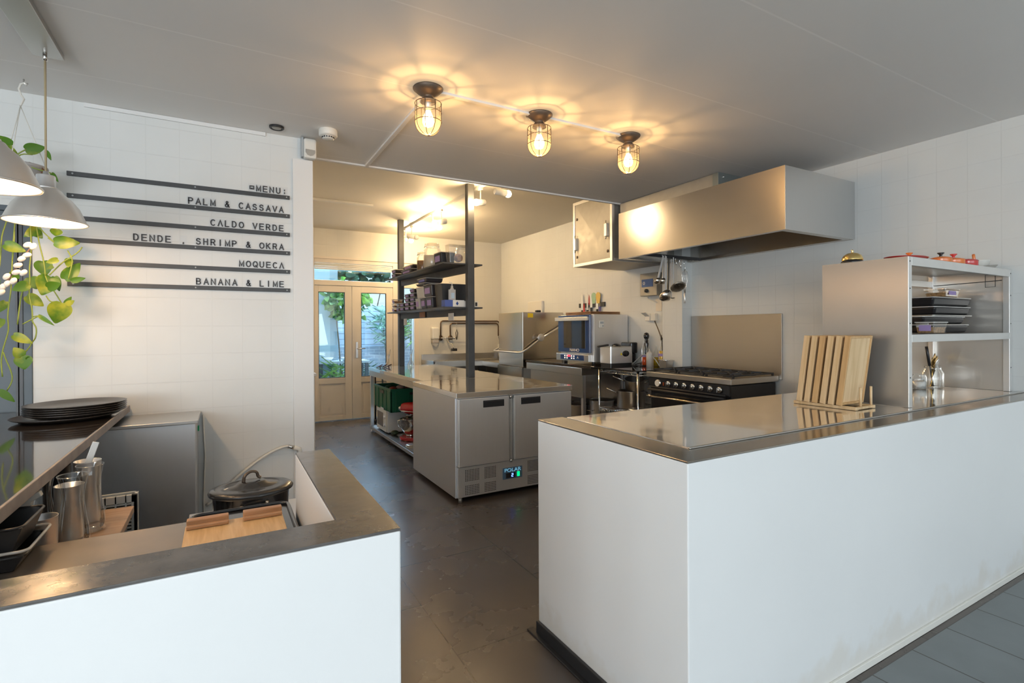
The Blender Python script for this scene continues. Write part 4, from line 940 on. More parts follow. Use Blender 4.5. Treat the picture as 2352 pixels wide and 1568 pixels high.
_r = _t.nodes.new('ShaderNodeMath'); _r.operation = 'GREATER_THAN'; _r.inputs[1].default_value = 0.28; _t.links.new(_v.outputs['Distance'], _r.inputs[0]); _t.links.new(_r.outputs[0], _b.inputs['Alpha'])
m = MB(); m.lathe([(0.075, 0.012), (0.06, 0.004), (0.0, 0.0)], (0, 0, 0), 28); R_ = Matrix.Rotation(0.30, 3, 'Y') @ Matrix.Rotation(-0.62, 3, 'X'); m.v = [tuple(R_ @ Vector(v)+Vector((3.965, YU-0.03, 1.805))) for v in m.v]
m.build('strainer_disc', dsk, sk_, solid=0.002)
sp2 = thing('slotted_spoon', 'small slotted spoon hanging between the big ladle and the skimmer', 'spoon', (3.945, YU+0.03, 2.10), 'utensils hanging under the hood')
MB().obox((3.945, YU+0.04, 1.90), (0.005, 0, 0), (0, 0.0015, 0), (0, 0, 0.20)).build('handle', mat['steel'], sp2)
MB().lathe([(0.032, 0.008), (0.025, 0.002), (0, 0)], (3.94, YU+0.03, 1.70), 20, sy=0.8).build('bowl', mat['steel_dark'], sp2, solid=0.002)
WX = 4.10
wk = thing('whisk', 'balloon whisk hanging wires up from a hook under the hood', 'whisk', (WX, YU, 2.02), 'utensils hanging under the hood')
MB().cyl((WX-0.01, YU, 0), 0.010, 1.655, 1.76, 14, bev=0.002).build('handle', mat['steel'], wk)
m = MB()
for k in range(5):
    a = k*PI/5; ca, sa = math.cos(a), math.sin(a)
    prof = [(0.005, 1.76), (0.014, 1.82), (0.026, 1.88), (0.031, 1.935), (0.024, 1.975), (0.0, 1.99)]
    pts = [(WX-0.01+r*ca, YU+r*sa, z) for r, z in prof]+[(WX-0.01-r*ca, YU-r*sa, z) for r, z in prof[::-1][1:]]
    m.tube(pts, 0.0012, 5)
m.build('wires', mat['chrome'], wk)
for j, (x, zz, lab) in enumerate(((3.99, 2.085, 'empty wire S-hook on the hood rail beside the skimmer'), (4.05, 2.06, 'empty wire S-hook on the hood rail next to the whisk'), (4.115, 2.04, 'wire S-hook on the hood rail that holds the whisk'))):
    o = MB().tube(hook(x, YU+0.022, zz), 0.0028, 6).build('s_hook', mat['chrome'], loc=(x, YU, 2.1)); tag(o, lab, 'hook', 'wire hooks on the hood rail')
# --- things on the right kitchen wall
XF = XW-0.001
eb = thing('control_box', 'beige fan control box with blue display on the kitchen wall under the hood', 'control box', (XF, 4.42, 1.95))
MB().box(XF-0.09, XF, 4.30, 4.57, 1.78, 2.045).build('case', mat['galv'], eb, bevel=0.006)
MB().box(XF-0.094, XF-0.09, 4.36, 4.54, 1.885, 1.975).build('display_panel', pm('blue_panel', (0.03,0.12,0.35), 0.4), eb)
MB().lathe([(0.022, 0), (0.020, 0.02), (0, 0.022)], (XF-0.09, 4.46, 1.84), 20, axis='-X').build('dial', mat['black'], eb)
m = MB(); m.lathe([(0.008, 0), (0.022, 0.0), (0.022, 0.001), (0.008, 0.001)], (XF-0.0945, 4.50, 1.93), 6, axis='-X'); m.build('symbol', mat['label'], eb)
m = MB(); m.tube([(XF-0.03, 4.50, 1.78), (XF-0.03, 4.50, 1.75), (XF-0.02, 4.42, 1.72), (XF-0.02, 4.37, 1.70)], 0.008, 8); m.build('cable', mat['whitepl'], eb)
so = thing('wall_socket', 'double flap-lid wall socket left of the tiled column', 'socket', (XF, 4.46, 1.54))
for y in (4.41, 4.50):
    f_ = MB().box(XF-0.045, XF, y-0.038, y+0.038, 1.49, 1.575).build('socket_case', mat['whitepl'], so, bevel=0.005)
MB().obox((XF-0.075, 4.50, 1.565), (0.035, 0, -0.022), (0, 0.036, 0), (0.002, 0, 0.003)).build('flap', mat['whitepl'], so)
o = MB().box(XF-0.006, XF, 4.31, 4.40, 1.60, 1.75).build('wall_plate', mat['doorpaint'], loc=(XF, 4.35, 1.6)); tag(o, 'beige cover plate above the flap-lid wall socket', 'cover plate')
kb = thing('knife_bar', 'black magnetic knife bar on the wall above the blue oven', 'knife bar', (XF, 5.58, 1.72))
MB().box(XF-0.02, XF, 5.31, 5.87, 1.695, 1.755).build('bar', mat['black'], kb, bevel=0.003)
def knife(y, zt, zb, w, mt, lab, hm=None, nm='kitchen_knife', cat='knife'):
    p = thing(nm, lab, cat, (XF-0.024, y, 1.72), 'blades on the magnetic knife bar')
    MB().prism([(y-w/2, zb), (y+w/2, zb), (y+w/2, zb+(zt-zb)*0.55), (y+w*0.1, zt), (y-w*0.25, zb+(zt-zb)*0.8), (y-w/2, zb+(zt-zb)*0.5)], 'X', XF-0.0235, XF-0.0212).build('blade', mt, p)
    if hm: MB().box(XF-0.032, XF-0.012, y-0.014, y+0.014, zb-0.11, zb).build('handle', hm, p, bevel=0.004)
redp = pm('red_plastic', (0.5,0.02,0.02), 0.35)
knife(5.79, 1.905, 1.66, 0.045, mat['steel'], 'broad pointed steel knife at the left end of the knife bar', mat['black'])
knife(5.745, 1.76, 1.655, 0.03, redp, 'short knife with red handle, next to the left end knife', redp)
knife(5.67, 1.895, 1.66, 0.028, mat['steel'], 'narrow steel knife, left of the red spatula', mat['black'])
knife(5.63, 1.87, 1.73, 0.022, redp, 'thin red blade behind the narrow steel knife')
knife(5.585, 1.89, 1.69, 0.05, mat['steel'], 'broad steel knife in front of the green scraper', mat['black'])
knife(5.46, 1.915, 1.665, 0.05, mat['steel'], 'tallest steel knife right of the green scraper', mat['black'])
knife(5.405, 1.885, 1.70, 0.03, mat['steel_dark'], 'dull steel knife nearest the right end of the bar', pm('violet_handle', (0.12,0.10,0.3), 0.4))
for (y, c_, lab) in ((5.525, (0.35,0.55,0.38), 'round mint green dough scraper on the knife bar'), (5.43, (0.75,0.52,0.12), 'yellow dough scraper behind the tallest knife')):
    o = MB().prism([(y+0.045*math.cos(a)*1.1, 1.84+0.05*math.sin(a)) for a in [j*PI/8 for j in range(9)]]+[(y-0.03, 1.74), (y+0.03, 1.74)], 'X', XF-0.029, XF-0.026).build('dough_scraper', pm('scraper', c_, 0.5), loc=(XF-0.027, y, 1.8)); tag(o, lab, 'scraper')
o = MB().box(XF-0.05, XF, 6.80, 7.22, 1.66, 1.845).build('towel_dispenser', mat['whitepl'], loc=(XF-0.05, 6.93, 1.6), bevel=0.01); tag(o, 'pale paper towel dispenser on the wall above the dishwasher', 'dispenser')
# --- oven
ov = thing('combi_oven', 'compact blue-fronted convection oven with glass door, on the dark slab', 'oven', (4.1, 5.2, ZB))
m = MB(); m.box(3.85, 4.385, 4.855, 5.54, 1.00, 1.575); m.build('body', mat['steel_side'], ov, bevel=0.004)
bluep = pm('oven_blue', (0.015,0.045,0.16), 0.15, coat=0.5)
m = MB(); m.box(3.815, 3.848, 4.90, 5.55, 1.105, 1.57); dor = m.build('door', bluep, ov, bevel=0.004)
MB().box(3.811, 3.816, 4.975, 5.42, 1.16, 1.50).build('glass_pane', pm('dark_oven_glass', (0.03,0.03,0.025), 0.04, coat=0.6), dor)
m = MB(); m.box(3.775, 3.80, 4.89, 5.57, 1.50, 1.545); m.box(3.80, 3.82, 4.91, 4.94, 1.505, 1.54); m.box(3.80, 3.82, 5.50, 5.54, 1.505, 1.54); m.build('door_handle', mat['alu'], dor, bevel=0.003)
m = MB(); m.box(3.79, 3.85, 4.885, 5.56, 1.0, 1.088); cpn = m.build('control_strip', mat['steel_h'], ov, bevel=0.004)
MB().box(3.786, 3.791, 4.97, 5.46, 1.015, 1.078).build('touch_panel', bluep, cpn, bevel=0.002)
m = MB()
for i in range(5):
    for j in range(2):
        if j == 1 and i == 2: continue
        y = 5.36-0.048*i; z = 1.062-0.027*j; m.box(3.783, 3.787, y-0.011, y+0.011, z-0.008, z+0.008)
m.build('buttons', pm('lit_button', (0.9,0.9,0.9), 0.4, emis=(1,0.9,0.9), estr=0.5), cpn)
MB().box(3.782, 3.787, 5.245, 5.30, 1.052, 1.073).build('red_display', pm('red_led', (0.8,0.02,0.03), 0.4, emis=(1,0.03,0.05), estr=2.0), cpn)
text_mesh('NANO', 0.05, mat['label'], dor, (3.8095, 5.19, 1.135), rot=(PI/2, 0, -PI/2), extrude=0.0005, sx=1.3)
text_mesh('A', 0.04, mat['label'], cpn, (3.7845, 5.09, 1.046), rot=(PI/2, 0, -PI/2), extrude=0.0004, sx=1.4)
for (x, y) in ((3.88, 4.90), (3.88, 5.47), (4.33, 4.90), (4.33, 5.47)): MB().cyl((x, y, 0), 0.022, ZB, 1.0, 12).build('foot', mat['black'], ov)
m = MB(); m.box(3.93, 3.985, 4.838, 4.855, 1.405, 1.505); tm = m.build('timer_case', mat['whitepl'], None, loc=(3.95, 4.84, 1.45), bevel=0.004)
bpy.data.objects.remove(tm)
tmr = thing('kitchen_timer', 'small white digital timer stuck on the oven side', 'timer', (3.955, 4.845, 1.455))
MB().box(3.918, 3.995, 4.836, 4.8535, 1.41, 1.50).build('case', mat['whitepl'], tmr, bevel=0.004)
MB().box(3.93, 3.983, 4.834, 4.837, 1.46, 1.485).build('display', mat['greypl'], tmr)
m = MB(); m.box(3.965, 3.983, 4.833, 4.836, 1.423, 1.445); m.build('button', mat['greypl'], tmr)
for k, (z, lab) in enumerate(((1.576, 'brown wooden board on the oven, the lower of two'), (1.594, 'brown wooden board on the oven, the upper of two'))):
    o = MB().box(3.84, 4.30, 4.90, 5.42, z, z+0.015).build('serving_board', mat['cork'], loc=(4.05, 5.16, z), bevel=0.004); tag(o, lab, 'board', 'brown boards on the oven')
# ================================================================== FRYER, BOTTLES, LEFT AREA
fy = thing('deep_fryer', 'small stainless steel deep fryer with black handle, right of the oven', 'fryer', (4.07, 4.72, ZB))
m = MB(); m.prism(rrect(3.89, 4.23, 4.60, 4.80, 0.02), 'Z', ZB+0.03, ZB+0.215); m.build('tank', mat['steel'], fy)
m = MB(); m.prism(rrect(3.895, 4.225, 4.605, 4.795, 0.02), 'Z', ZB+0.001, ZB+0.03); m.build('base', mat['black'], fy)
m = MB(); m.prism(rrect(3.89, 4.23, 4.60, 4.80, 0.02), 'Z', ZB+0.215, ZB+0.225); m.build('lid', mat['steel_h'], fy)
MB().lathe([(0.055, 0), (0.05, 0.018), (0.03, 0.03), (0, 0.034)], (4.06, 4.70, ZB+0.224), 24).build('lid_window', mat['blackgloss'], fy)
m = MB(); m.lathe([(0, 0.006), (0.03, 0.004), (0.036, 0)], (4.12, 4.60, ZB+0.14), 24, axis='-Y'); m.v = [(4.12+(v[0]-4.12)*1.5, v[1], v[2]) for v in m.v]; m.build('badge', mat['blackgloss'], fy)
MB().prism([(4.035, ZB+0.125), (4.065, ZB+0.125), (4.05, ZB+0.155)], 'Y', 4.596, 4.599).build('warning_mark', pm('warning_yellow', (0.85,0.65,0.02), 0.5), fy)
m = MB(); m.obox((3.83, 4.66, ZB+0.235), (0.075, 0, 0.008), (0, 0.016, 0), (0, 0, 0.011)); m.build('handle', mat['black'], fy, bevel=0.006)
m = MB(); m.box(4.20, 4.31, 4.60, 4.78, ZB+0.14, ZB+0.27); m.box(4.235, 4.30, 4.62, 4.76, ZB+0.03, ZB+0.14); m.build('control_head', mat['blackgloss'], fy, bevel=0.014)
def bottle(x, y, prof, mt, lab, nm='oil_bottle', cat='bottle', fill=None, fm=None, cap=None, cm=None, tape=None, z=ZB):
    p = thing(nm, lab, cat, (x, y, z))
    MB().lathe(prof, (x, y, z), 20).build('bottle_body', mt, p)
    if fill: MB().lathe([(0, 0.004), (fill[0], 0.004), (fill[0], fill[1]), (0, fill[1])], (x, y, z), 20).build('liquid', fm, p)
    if cap: MB().lathe([(cap[0], cap[1]), (cap[0], cap[2]), (0.004, cap[2]), (0.003, cap[2]+0.03), (0, cap[2]+0.03)], (x, y, z), 14).build('pourer', cm, p)
    if tape: MB().lathe([(tape[0], tape[1]), (tape[0], tape[2])], (x, y, z), 20).build('tape_label', mat['purple'], p)
    return p
bp = [(0, 0.002), (0.036, 0.002), (0.038, 0.01), (0.038, 0.19), (0.030, 0.22), (0.015, 0.25), (0.013, 0.30), (0.015, 0.305)]
bottle(4.26, 4.44, bp, mat['glass'], 'glass bottle with red chilli oil and purple tape', fill=(0.033, 0.10), fm=pm('chilli_oil', (0.55,0.07,0.01), 0.15), tape=(0.0386, 0.105, 0.13))
bottle(4.21, 4.31, [(0, 0.001), (0.035, 0.001), (0.036, 0.14), (0.03, 0.16), (0.014, 0.17), (0.004, 0.205), (0, 0.205)], mat['milky'], 'white squeeze bottle between the chilli oil and the yellow oil', 'squeeze_bottle')
bottle(4.31, 4.22, bp, mat['glass'], 'glass bottle of yellow oil with a long pourer spout', fill=(0.035, 0.18), fm=pm('yellow_oil', (0.70,0.42,0.02), 0.15), cap=(0.012, 0.30, 0.33), cm=mat['black'], tape=(0.0386, 0.12, 0.15))
bottle(4.355, 4.35, [(0, 0.002), (0.03, 0.002), (0.03, 0.15), (0.012, 0.19), (0.012, 0.24)], mat['glass'], 'slimmer glass bottle of yellow oil close to the wall', fill=(0.028, 0.10), fm=pm('olive_oil', (0.60,0.40,0.03), 0.15))
pg = thing('pepper_mill', 'tall black pepper mill with a round knob behind the bottles', 'pepper mill', (4.35, 4.50, ZB))
MB().lathe([(0, 0.001), (0.032, 0.001), (0.034, 0.02), (0.022, 0.09), (0.027, 0.14), (0.018, 0.20), (0.026, 0.25), (0.022, 0.27)], (4.35, 4.50, ZB), 24).build('body', mat['blackgloss'], pg)
MB().lathe([(0.014, 0.27), (0.024, 0.285), (0.018, 0.30), (0.032, 0.33), (0.034, 0.35), (0.024, 0.378), (0, 0.388)], (4.35, 4.50, ZB), 24).build('knob', mat['blackgloss'], pg)
lt = thing('gas_lighter', 'long thin black and brown lighter leaning behind the oil bottles', 'lighter', (4.36, 4.25, ZB+0.35))
MB().tube([(4.385, 4.40, ZB+0.52), (4.37, 4.33, ZB+0.42), (4.36, 4.26, ZB+0.30)], 0.006, 8).build('stem', mat['bronze'], lt)
MB().tube([(4.36, 4.26, ZB+0.30), (4.35, 4.24, ZB+0.001)], 0.009, 8).build('grip', mat['black'], lt)
gt = thing('gastro_tub', 'small square steel tub at the corner beside the hob', 'tub', (4.17, 3.98, ZB))
m = MB(); m.frustum((4.18, 4.03), 0.09, 0.09, 0.11, 0.11, ZB+0.002, ZB+0.09, open_top=True, t=0.003); m.build('tub', mat['steel_h'], gt)
m = MB(); m.tube([(4.122, 3.972, ZB+0.09), (4.238, 3.972, ZB+0.09), (4.238, 4.088, ZB+0.09), (4.122, 4.088, ZB+0.09)], 0.005, 6, closed=True); m.build('rim', mat['chrome'], gt)
o = MB().tube([(4.20, 4.58, ZB+0.01), (4.22, 4.52, ZB+0.07), (4.22, 4.42, ZB+0.13), (4.22, 4.30, ZB+0.135), (4.20, 4.20, ZB+0.08), (4.19, 4.13, ZB+0.015)], 0.006, 8).build('gas_hose', mat['greypl'], loc=(4.2, 4.35, ZB)); tag(o, 'thin grey hose arching in front of the oil bottles', 'hose')
o = MB().tube([(4.24, 4.57, ZB+0.008), (4.28, 4.52, ZB+0.03), (4.22, 4.47, ZB+0.006), (4.27, 4.40, ZB+0.008), (4.21, 4.36, ZB+0.008), (4.15, 4.40, ZB+0.008), (4.12, 4.50, ZB+0.008)], 0.005, 8).build('power_cable', mat['black'], loc=(4.2, 4.35, ZB)); tag(o, 'black power cable coiled between fryer and bottles', 'cable')
# ------------------------------------------------------------------ shelf unit on the right counter
su = thing('steel_cupboard', 'open-fronted stainless steel shelf cupboard standing on the right counter', 'cupboard', (3.75, 1.55, HC+0.003))
zb_, zt_ = HC+0.004, 1.764; xa, xb, ya, yb_ = 3.062, 4.40, 1.298, 1.73
MB().box(xa-0.001, xa+0.004, ya+0.001, yb_, zb_, zt_-0.0005).build('left_panel', steelmat('cupboard_side', col=(0.48,0.45,0.41), rough=0.30, aniso=0.75, tax='Z', stretch=(1,1,1), rv=0.0), su)
MB().box(xb-0.006, xb-0.001, ya+0.031, yb_, zb_, zt_-0.005).build('right_panel', steelmat('cupboard_inner', col=(0.55,0.52,0.48), rough=0.28, aniso=0.75, tax='Z', stretch=(1,1,1), rv=0.0), su)
MB().box(xa+0.0005, xb, ya-0.0015, yb_, zt_-0.004, zt_+0.0005).build('top_panel', mat['steel_h'], su)
m = MB(); m.box(xa, xa+0.035, ya-0.002, ya+0.03, zb_, zt_); m.build('upright', mat['alu'], su, bevel=0.0015)
m = MB(); m.box(xb-0.035, xb, ya-0.002, ya+0.03, zb_, zt_); m.build('upright', mat['alu'], su, bevel=0.0015)
m = MB(); m.box(xa+0.035, xb-0.035, ya-0.002, ya+0.02, zt_-0.045, zt_); m.build('top_rail', mat['alu'], su, bevel=0.0015)
m = MB(); m.box(xb-0.035, xb-0.0065, yb_-0.03, yb_-0.001, zb_, zt_-0.005); m.build('upright', mat['alu'], su, bevel=0.0015)
m = MB(); m.box(xa+0.0045, xa+0.03, yb_-0.03, yb_-0.001, zb_, zt_-0.005); m.build('upright', mat['alu'], su, bevel=0.0015)
m = MB(); m.box(xa+0.0045, xb-0.0065, ya+0.031, yb_-0.005, 1.352, 1.3595); m.box(xa+0.035, xb-0.035, ya-0.002, ya+0.012, 1.322, 1.362); m.build('middle_shelf', mat['alu'], su, bevel=0.001)
m = MB(); m.box(xa+0.004, xb-0.006, yb_-0.02, yb_-0.01, 1.68, 1.72); m.build('back_rail', mat['steel_h'], su)
m = MB(); m.tube([(xb-0.02, ya+0.04, 1.70), (xb-0.02, yb_-0.03, 1.69)], 0.002, 5); m.tube([(xb-0.05, 1.36, 1.66), (xb-0.05, 1.36, 1.74), (xb-0.02, 1.42, 1.74), (xb-0.02, 1.42, 1.66)], 0.002, 5, closed=True); m.build('wire_loop', mat['black'], su)
for z in (1.74, 1.60, 1.42, 1.14): 
    for x in (xa+0.015, xb-0.015): MB().cyl((x, 0, z), 0.0035, -(ya-0.002), -(ya-0.0035), 10, axis='-Y').build('rivet', mat['black'], su)
# things on top of it
ZC = zt_
def mini_pot(x, y, r, h, m_, knob, lab, lid=True, nm='mini_casserole'):
    p = thing(nm, lab, 'casserole', (x, y, ZC+0.0005), 'small casseroles on the steel cupboard')
    MB().lathe([(0, 0.001), (r*0.9, 0.001), (r, 0.008), (r, h)], (x, y, ZC), 24).build('pot', m_, p)
    if lid: MB().lathe([(r+0.003, h), (r*0.95, h+0.006), (r*0.4, h+0.014), (0, h+0.016)], (x, y, ZC), 24).build('lid', m_, p)
    if knob: MB().lathe([(0.008, h+0.012), (0.007, h+0.024), (0.018, h+0.034), (0.017, h+0.038), (0, h+0.038)], (x, y, ZC), 16).build('knob', knob, p)
    m = MB()
    for s_ in (-1, 1): m.obox((x+s_*(r+0.010), y, ZC+h-0.012), (0.014, 0, 0), (0, 0.016, 0), (0, 0, 0.004))
    m.build('side_handle', m_, p)
p_ = thing('oval_dish', 'long oval red ceramic dish at the left end of the cupboard top', 'dish', (3.42, 1.46, ZC))
MB().lathe([(0, 0.001), (0.11, 0.001), (0.15, 0.032), (0.155, 0.034), (0.145, 0.033), (0.11, 0.006), (0, 0.005)], (3.42, 1.46, ZC), 36, sx=1.0, sy=0.6).build('dish', mat['redpot'], p_)
mini_pot(3.60, 1.52, 0.062, 0.045, mat['orangepot'], mat['orangepot'], 'small casserole with an orange knob, left of the black-knobbed one')
mini_pot(3.72, 1.41, 0.055, 0.04, mat['orangepot'], mat['blackgloss'], 'orange casserole with a black knob on the cupboard')
mini_pot(3.86, 1.40, 0.055, 0.04, mat['orangepot'], mat['redpot'], 'orange casserole with a red knob on the cupboard')
mini_pot(4.00, 1.38, 0.050, 0.04, mat['redpot'], None, 'lidded red casserole without a knob, rightmost of the row')
bs = thing('mortar_bowl', 'white ceramic bowl with an orange-handled pestle on the cupboard', 'bowl', (4.20, 1.42, ZC))
MB().lathe([(0, 0.001), (0.05, 0.001), (0.068, 0.06), (0.070, 0.064), (0.064, 0.062), (0.045, 0.008), (0, 0.006)], (4.27, 1.43, ZC), 28).build('bowl', mat['whitepl'], bs)
MB().tube([(4.26, 1.43, ZC+0.01), (4.20, 1.42, ZC+0.10)], 0.008, 8).build('pestle', mat['orangepot'], bs)
o = MB().prism([(4.11, ZC+0.002), (4.24, ZC+0.002), (4.30, ZC+0.03), (4.28, ZC+0.03), (4.13, ZC+0.012)], 'Y', 1.33, 1.42).build('ceramic_tile', mat['galv'], loc=(4.2, 1.38, ZC)); tag(o, 'flat grey-brown upturned dish lying at the right end of the cupboard top', 'dish')
bl = thing('service_bell', 'brass service bell on a black base at the left corner of the cupboard top', 'bell', (3.13, 1.60, ZC))
MB().lathe([(0, 0.001), (0.058, 0.001), (0.058, 0.008), (0.048, 0.018), (0, 0.018)], (3.13, 1.60, ZC), 28).build('base', mat['blackgloss'], bl)
MB().lathe([(0.052, 0.020), (0.052, 0.028), (0.044, 0.046), (0.026, 0.058), (0.008, 0.062), (0, 0.062)], (3.13, 1.60, ZC), 28).build('dome', mat['brass'], bl)
MB().lathe([(0.006, 0.062), (0.005, 0.072), (0.007, 0.076), (0, 0.080)], (3.13, 1.60, ZC), 12).build('plunger', mat['brass'], bl)
# tubs inside
def tub(x, y, z, w, d, h, lab, m_=None, lid=None, lidm=None, tape=None, name='food_tub', group=None, rz=0.0, cat='tub', contents=None, tm=None):
    p = thing(name, lab, cat, (x, y, z), group)
    MB().frustum((x, y), max(w*0.86, w-0.024), max(d*0.86, d-0.024), w, d, z+0.001, z+h-0.006).build('tub', m_ or mat['blacksat'], p, bevel=min(w, d)*0.06)
    MB().prism(rrect(x-w/2-0.004, x+w/2+0.004, y-d/2-0.004, y+d/2+0.004, min(w, d)*0.1), 'Z', z+h-0.006, z+h-0.001).build('lid', lidm or mat['milky'], p)
    if tape == 'y': MB().box(x-w*0.28, x+w*0.22, y-d/2-0.0025+d*0.02, y-d/2-0.001+d*0.035, z+h*0.3, z+h*0.72).build('tape_label', tm or mat['purple'], p)
    if tape == 'x': MB().box(x-w/2-0.0015+w*0.015, x-w/2+w*0.04, y-d*0.3, y+d*0.3, z+h*0.25, z+h*0.72).build('tape_label', tm or mat['purple'], p)
    if contents: MB().frustum((x, y), w*0.80, d*0.80, w*0.86, d*0.86, z+0.006, z+h*0.55).build('contents', contents, p)
    if rz: p.rotation_euler = (0, 0, rz)
    return p
ZS = 1.362
crumbs = pm('dried_herbs', (0.55,0.33,0.15), 0.8, noise=0.5, nscale=90)
tub(4.07, 1.585, ZS, 0.50, 0.20, 0.055, 'black lidded tub, lowest of the stack in the cupboard', group='black tubs stacked in the cupboard')
tub(3.97, 1.580, ZS+0.056, 0.56, 0.20, 0.050, 'black lidded tub, second from the bottom of the cupboard stack', group='black tubs stacked in the cupboard')
o = MB().prism(rrect(3.80, 4.34, 1.47, 1.68, 0.02), 'Z', ZS+0.107, ZS+0.114).build('tub_lid', mat['galv'], loc=(4.07, 1.58, ZS+0.107)); tag(o, 'loose grey tray lid between the black tubs in the cupboard', 'lid')
tub(4.10, 1.585, ZS+0.115, 0.50, 0.20, 0.054, 'black lidded tub, third of the cupboard stack', group='black tubs stacked in the cupboard')
tub(4.09, 1.585, ZS+0.170, 0.53, 0.20, 0.058, 'black lidded tub, top of the stack in the cupboard', group='black tubs stacked in the cupboard')
tub(4.13, 1.56, ZS+0.229, 0.20, 0.12, 0.058, 'clear tub with purple tape lying on the black tubs', mat['clear'], lidm=mat['clear'], tape='y', contents=crumbs)
tub(3.47, 1.36, ZS, 0.16, 0.09, 0.068, 'clear tub of brown noodles with purple tape at the shelf front', mat['clear'], lidm=mat['milky'], tape='x', contents=crumbs)
tub(3.16, 1.42, ZS, 0.13, 0.10, 0.03, 'flat white paper tray behind the left upright', mat['label'], lidm=mat['label'], name='paper_tray', cat='tray')
# cutlery jar
ct = thing('utensil_jar', 'glass jar of cutlery and spoons inside the cupboard', 'jar', (4.23, 1.66, HC+0.004))
jx, jy, jz = 4.23, 1.655, HC+0.004
MB().lathe([(0, 0.001), (0.060, 0.001), (0.066, 0.01), (0.066, 0.10), (0.052, 0.125), (0.050, 0.15), (0.053, 0.152)], (jx, jy, jz), 28).build('jar', mat['glass'], ct)
gold = pm('gold_cutlery', (0.45,0.28,0.08), 0.25, 1.0)
for k, (dx, dy, zt2, m_, nm) in enumerate(((-0.10, -0.01, 0.27, mat['black'], 'black knife handle'), (-0.03, 0.02, 0.28, mat['black'], 'black spatula handle'), (0.01, 0.03, 0.26, mat['steel_dark'], 'steel spoon'), (0.05, 0.0, 0.24, gold, 'golden spoon'), (0.085, 0.0, 0.22, gold, 'golden fork'), (0.02, -0.03, 0.20, mat['chrome'], 'bright spoon'), (-0.04, -0.02, 0.21, gold, 'golden spoon'))):
    p = thing('jar_utensil', '%s in the cupboard glass jar, %s' % (nm, ['leaning far left', 'upright at the back left', 'in the middle back', 'leaning right', 'farthest right', 'nearest the viewer', 'front left'][k]), 'utensil', (jx, jy, jz+0.005), 'utensils in the glass jar')
    b0 = Vector((jx-dx*0.25, jy-dy*0.3, jz+0.008)); b1 = Vector((jx+dx, jy+dy, jz+zt2)); d = (b1-b0)
    MB().tube([b0, b0+d*0.6], 0.004, 6).build('stem', m_, p)
    if k < 2: MB().tube([b0+d*0.55, b0+d*0.75, b1], 0.009, 8).build('grip', m_, p)
    else:
        m = MB(); u = d.normalized(); sd_ = Vector((u.z, 0, -u.x)).normalized(); nn = u.cross(sd_); c = b0+d*0.82
        n0 = [c+u*0.035*math.cos(a)*1.0+sd_*0.019*math.sin(a) for a in [2*PI*j/14 for j in range(14)]]; q = m.addv(n0); q2 = m.addv([c+nn*0.006]); 
        for j in range(14): m.face([q+j, q+(j+1) % 14, q2], True)
        m.tube([b0+d*0.55, c-u*0.03], 0.004, 6); m.build('head', m_, p, solid=0.0015)
gj = thing('storage_jar', 'small glass jar of white powder beside the cutlery jar', 'jar', (4.06, 1.66, HC+0.004))
MB().lathe([(0, 0.001), (0.042, 0.001), (0.042, 0.08), (0.036, 0.095), (0.038, 0.10)], (4.06, 1.66, HC+0.004), 24).build('jar', mat['glass'], gj)
MB().lathe([(0, 0.004), (0.038, 0.004), (0.038, 0.05), (0, 0.05)], (4.06, 1.66, HC+0.004), 24).build('powder', mat['label'], gj)
# --- wooden trays in a dish rack
rk2 = thing('tray_stand', 'pine rack with dowels holding the row of wooden trays', 'rack', (2.82, 1.55, HC+0.003))
m = MB(); m.obox((2.74, 1.54, HC+0.012), (0.012, 0, 0), (0, 0.16, 0), (0, 0, 0.008)); m.build('rail', mat['pine'], rk2, bevel=0.002)
m = MB(); m.obox((2.90, 1.54, HC+0.012), (0.012, 0, 0), (0, 0.16, 0), (0, 0, 0.008)); m.build('rail', mat['pine'], rk2, bevel=0.002)
m = MB(); m.obox((2.82, 1.395, HC+0.012), (0.075, 0, 0), (0, 0.010, 0), (0, 0, 0.006)); m.build('cross_bar', mat['pine'], rk2, bevel=0.002)
for x in (2.80, 2.90):
    MB().cyl((x, 1.395, 0), 0.006, HC+0.016, HC+0.115, 10).build('dowel', mat['pine'], rk2)
tn = ['nearest the viewer', 'second from the front', 'third from the front', 'fourth from the front', 'fifth from the front', 'hindmost']
for k in range(6):
    p = thing('wooden_tray', 'shallow %s wooden tray standing in the dowel rack, %s' % ('orange-toned' if k in (0, 3) else 'pale pine', tn[k]), 'tray', (2.835, 1.455+0.0415*k, HC+0.022), 'wooden trays in the dowel rack')
    W_, H_, T_ = 0.235, 0.355, 0.011; mm = mat['pine2'] if k in (3,) else mat['pine']
    x0, y0_, z0 = 2.835-W_/2, 1.455+0.0415*k, HC+0.022
    MB().box(x0+T_, x0+W_-T_, y0_+0.006, y0_+0.014, z0+T_, z0+H_-T_).build('panel', mm, p)
    m = MB(); m.box(x0, x0+T_, y0_-0.012, y0_+0.016, z0, z0+H_); m.box(x0+W_-T_, x0+W_, y0_-0.0+0.001, y0_+0.016, z0, z0+H_); m.box(x0+T_, x0+W_-T_, y0_-0.004, y0_+0.0155, z0+0.0005, z0+T_); m.box(x0+T_, x0+W_-T_, y0_-0.004, y0_+0.0155, z0+H_-T_, z0+H_-0.0005)
    m.build('frame', mat['pine2'] if k in (0, 3) else mm, p, bevel=0.0015)
    p.rotation_euler = (0.13, 0, 0)
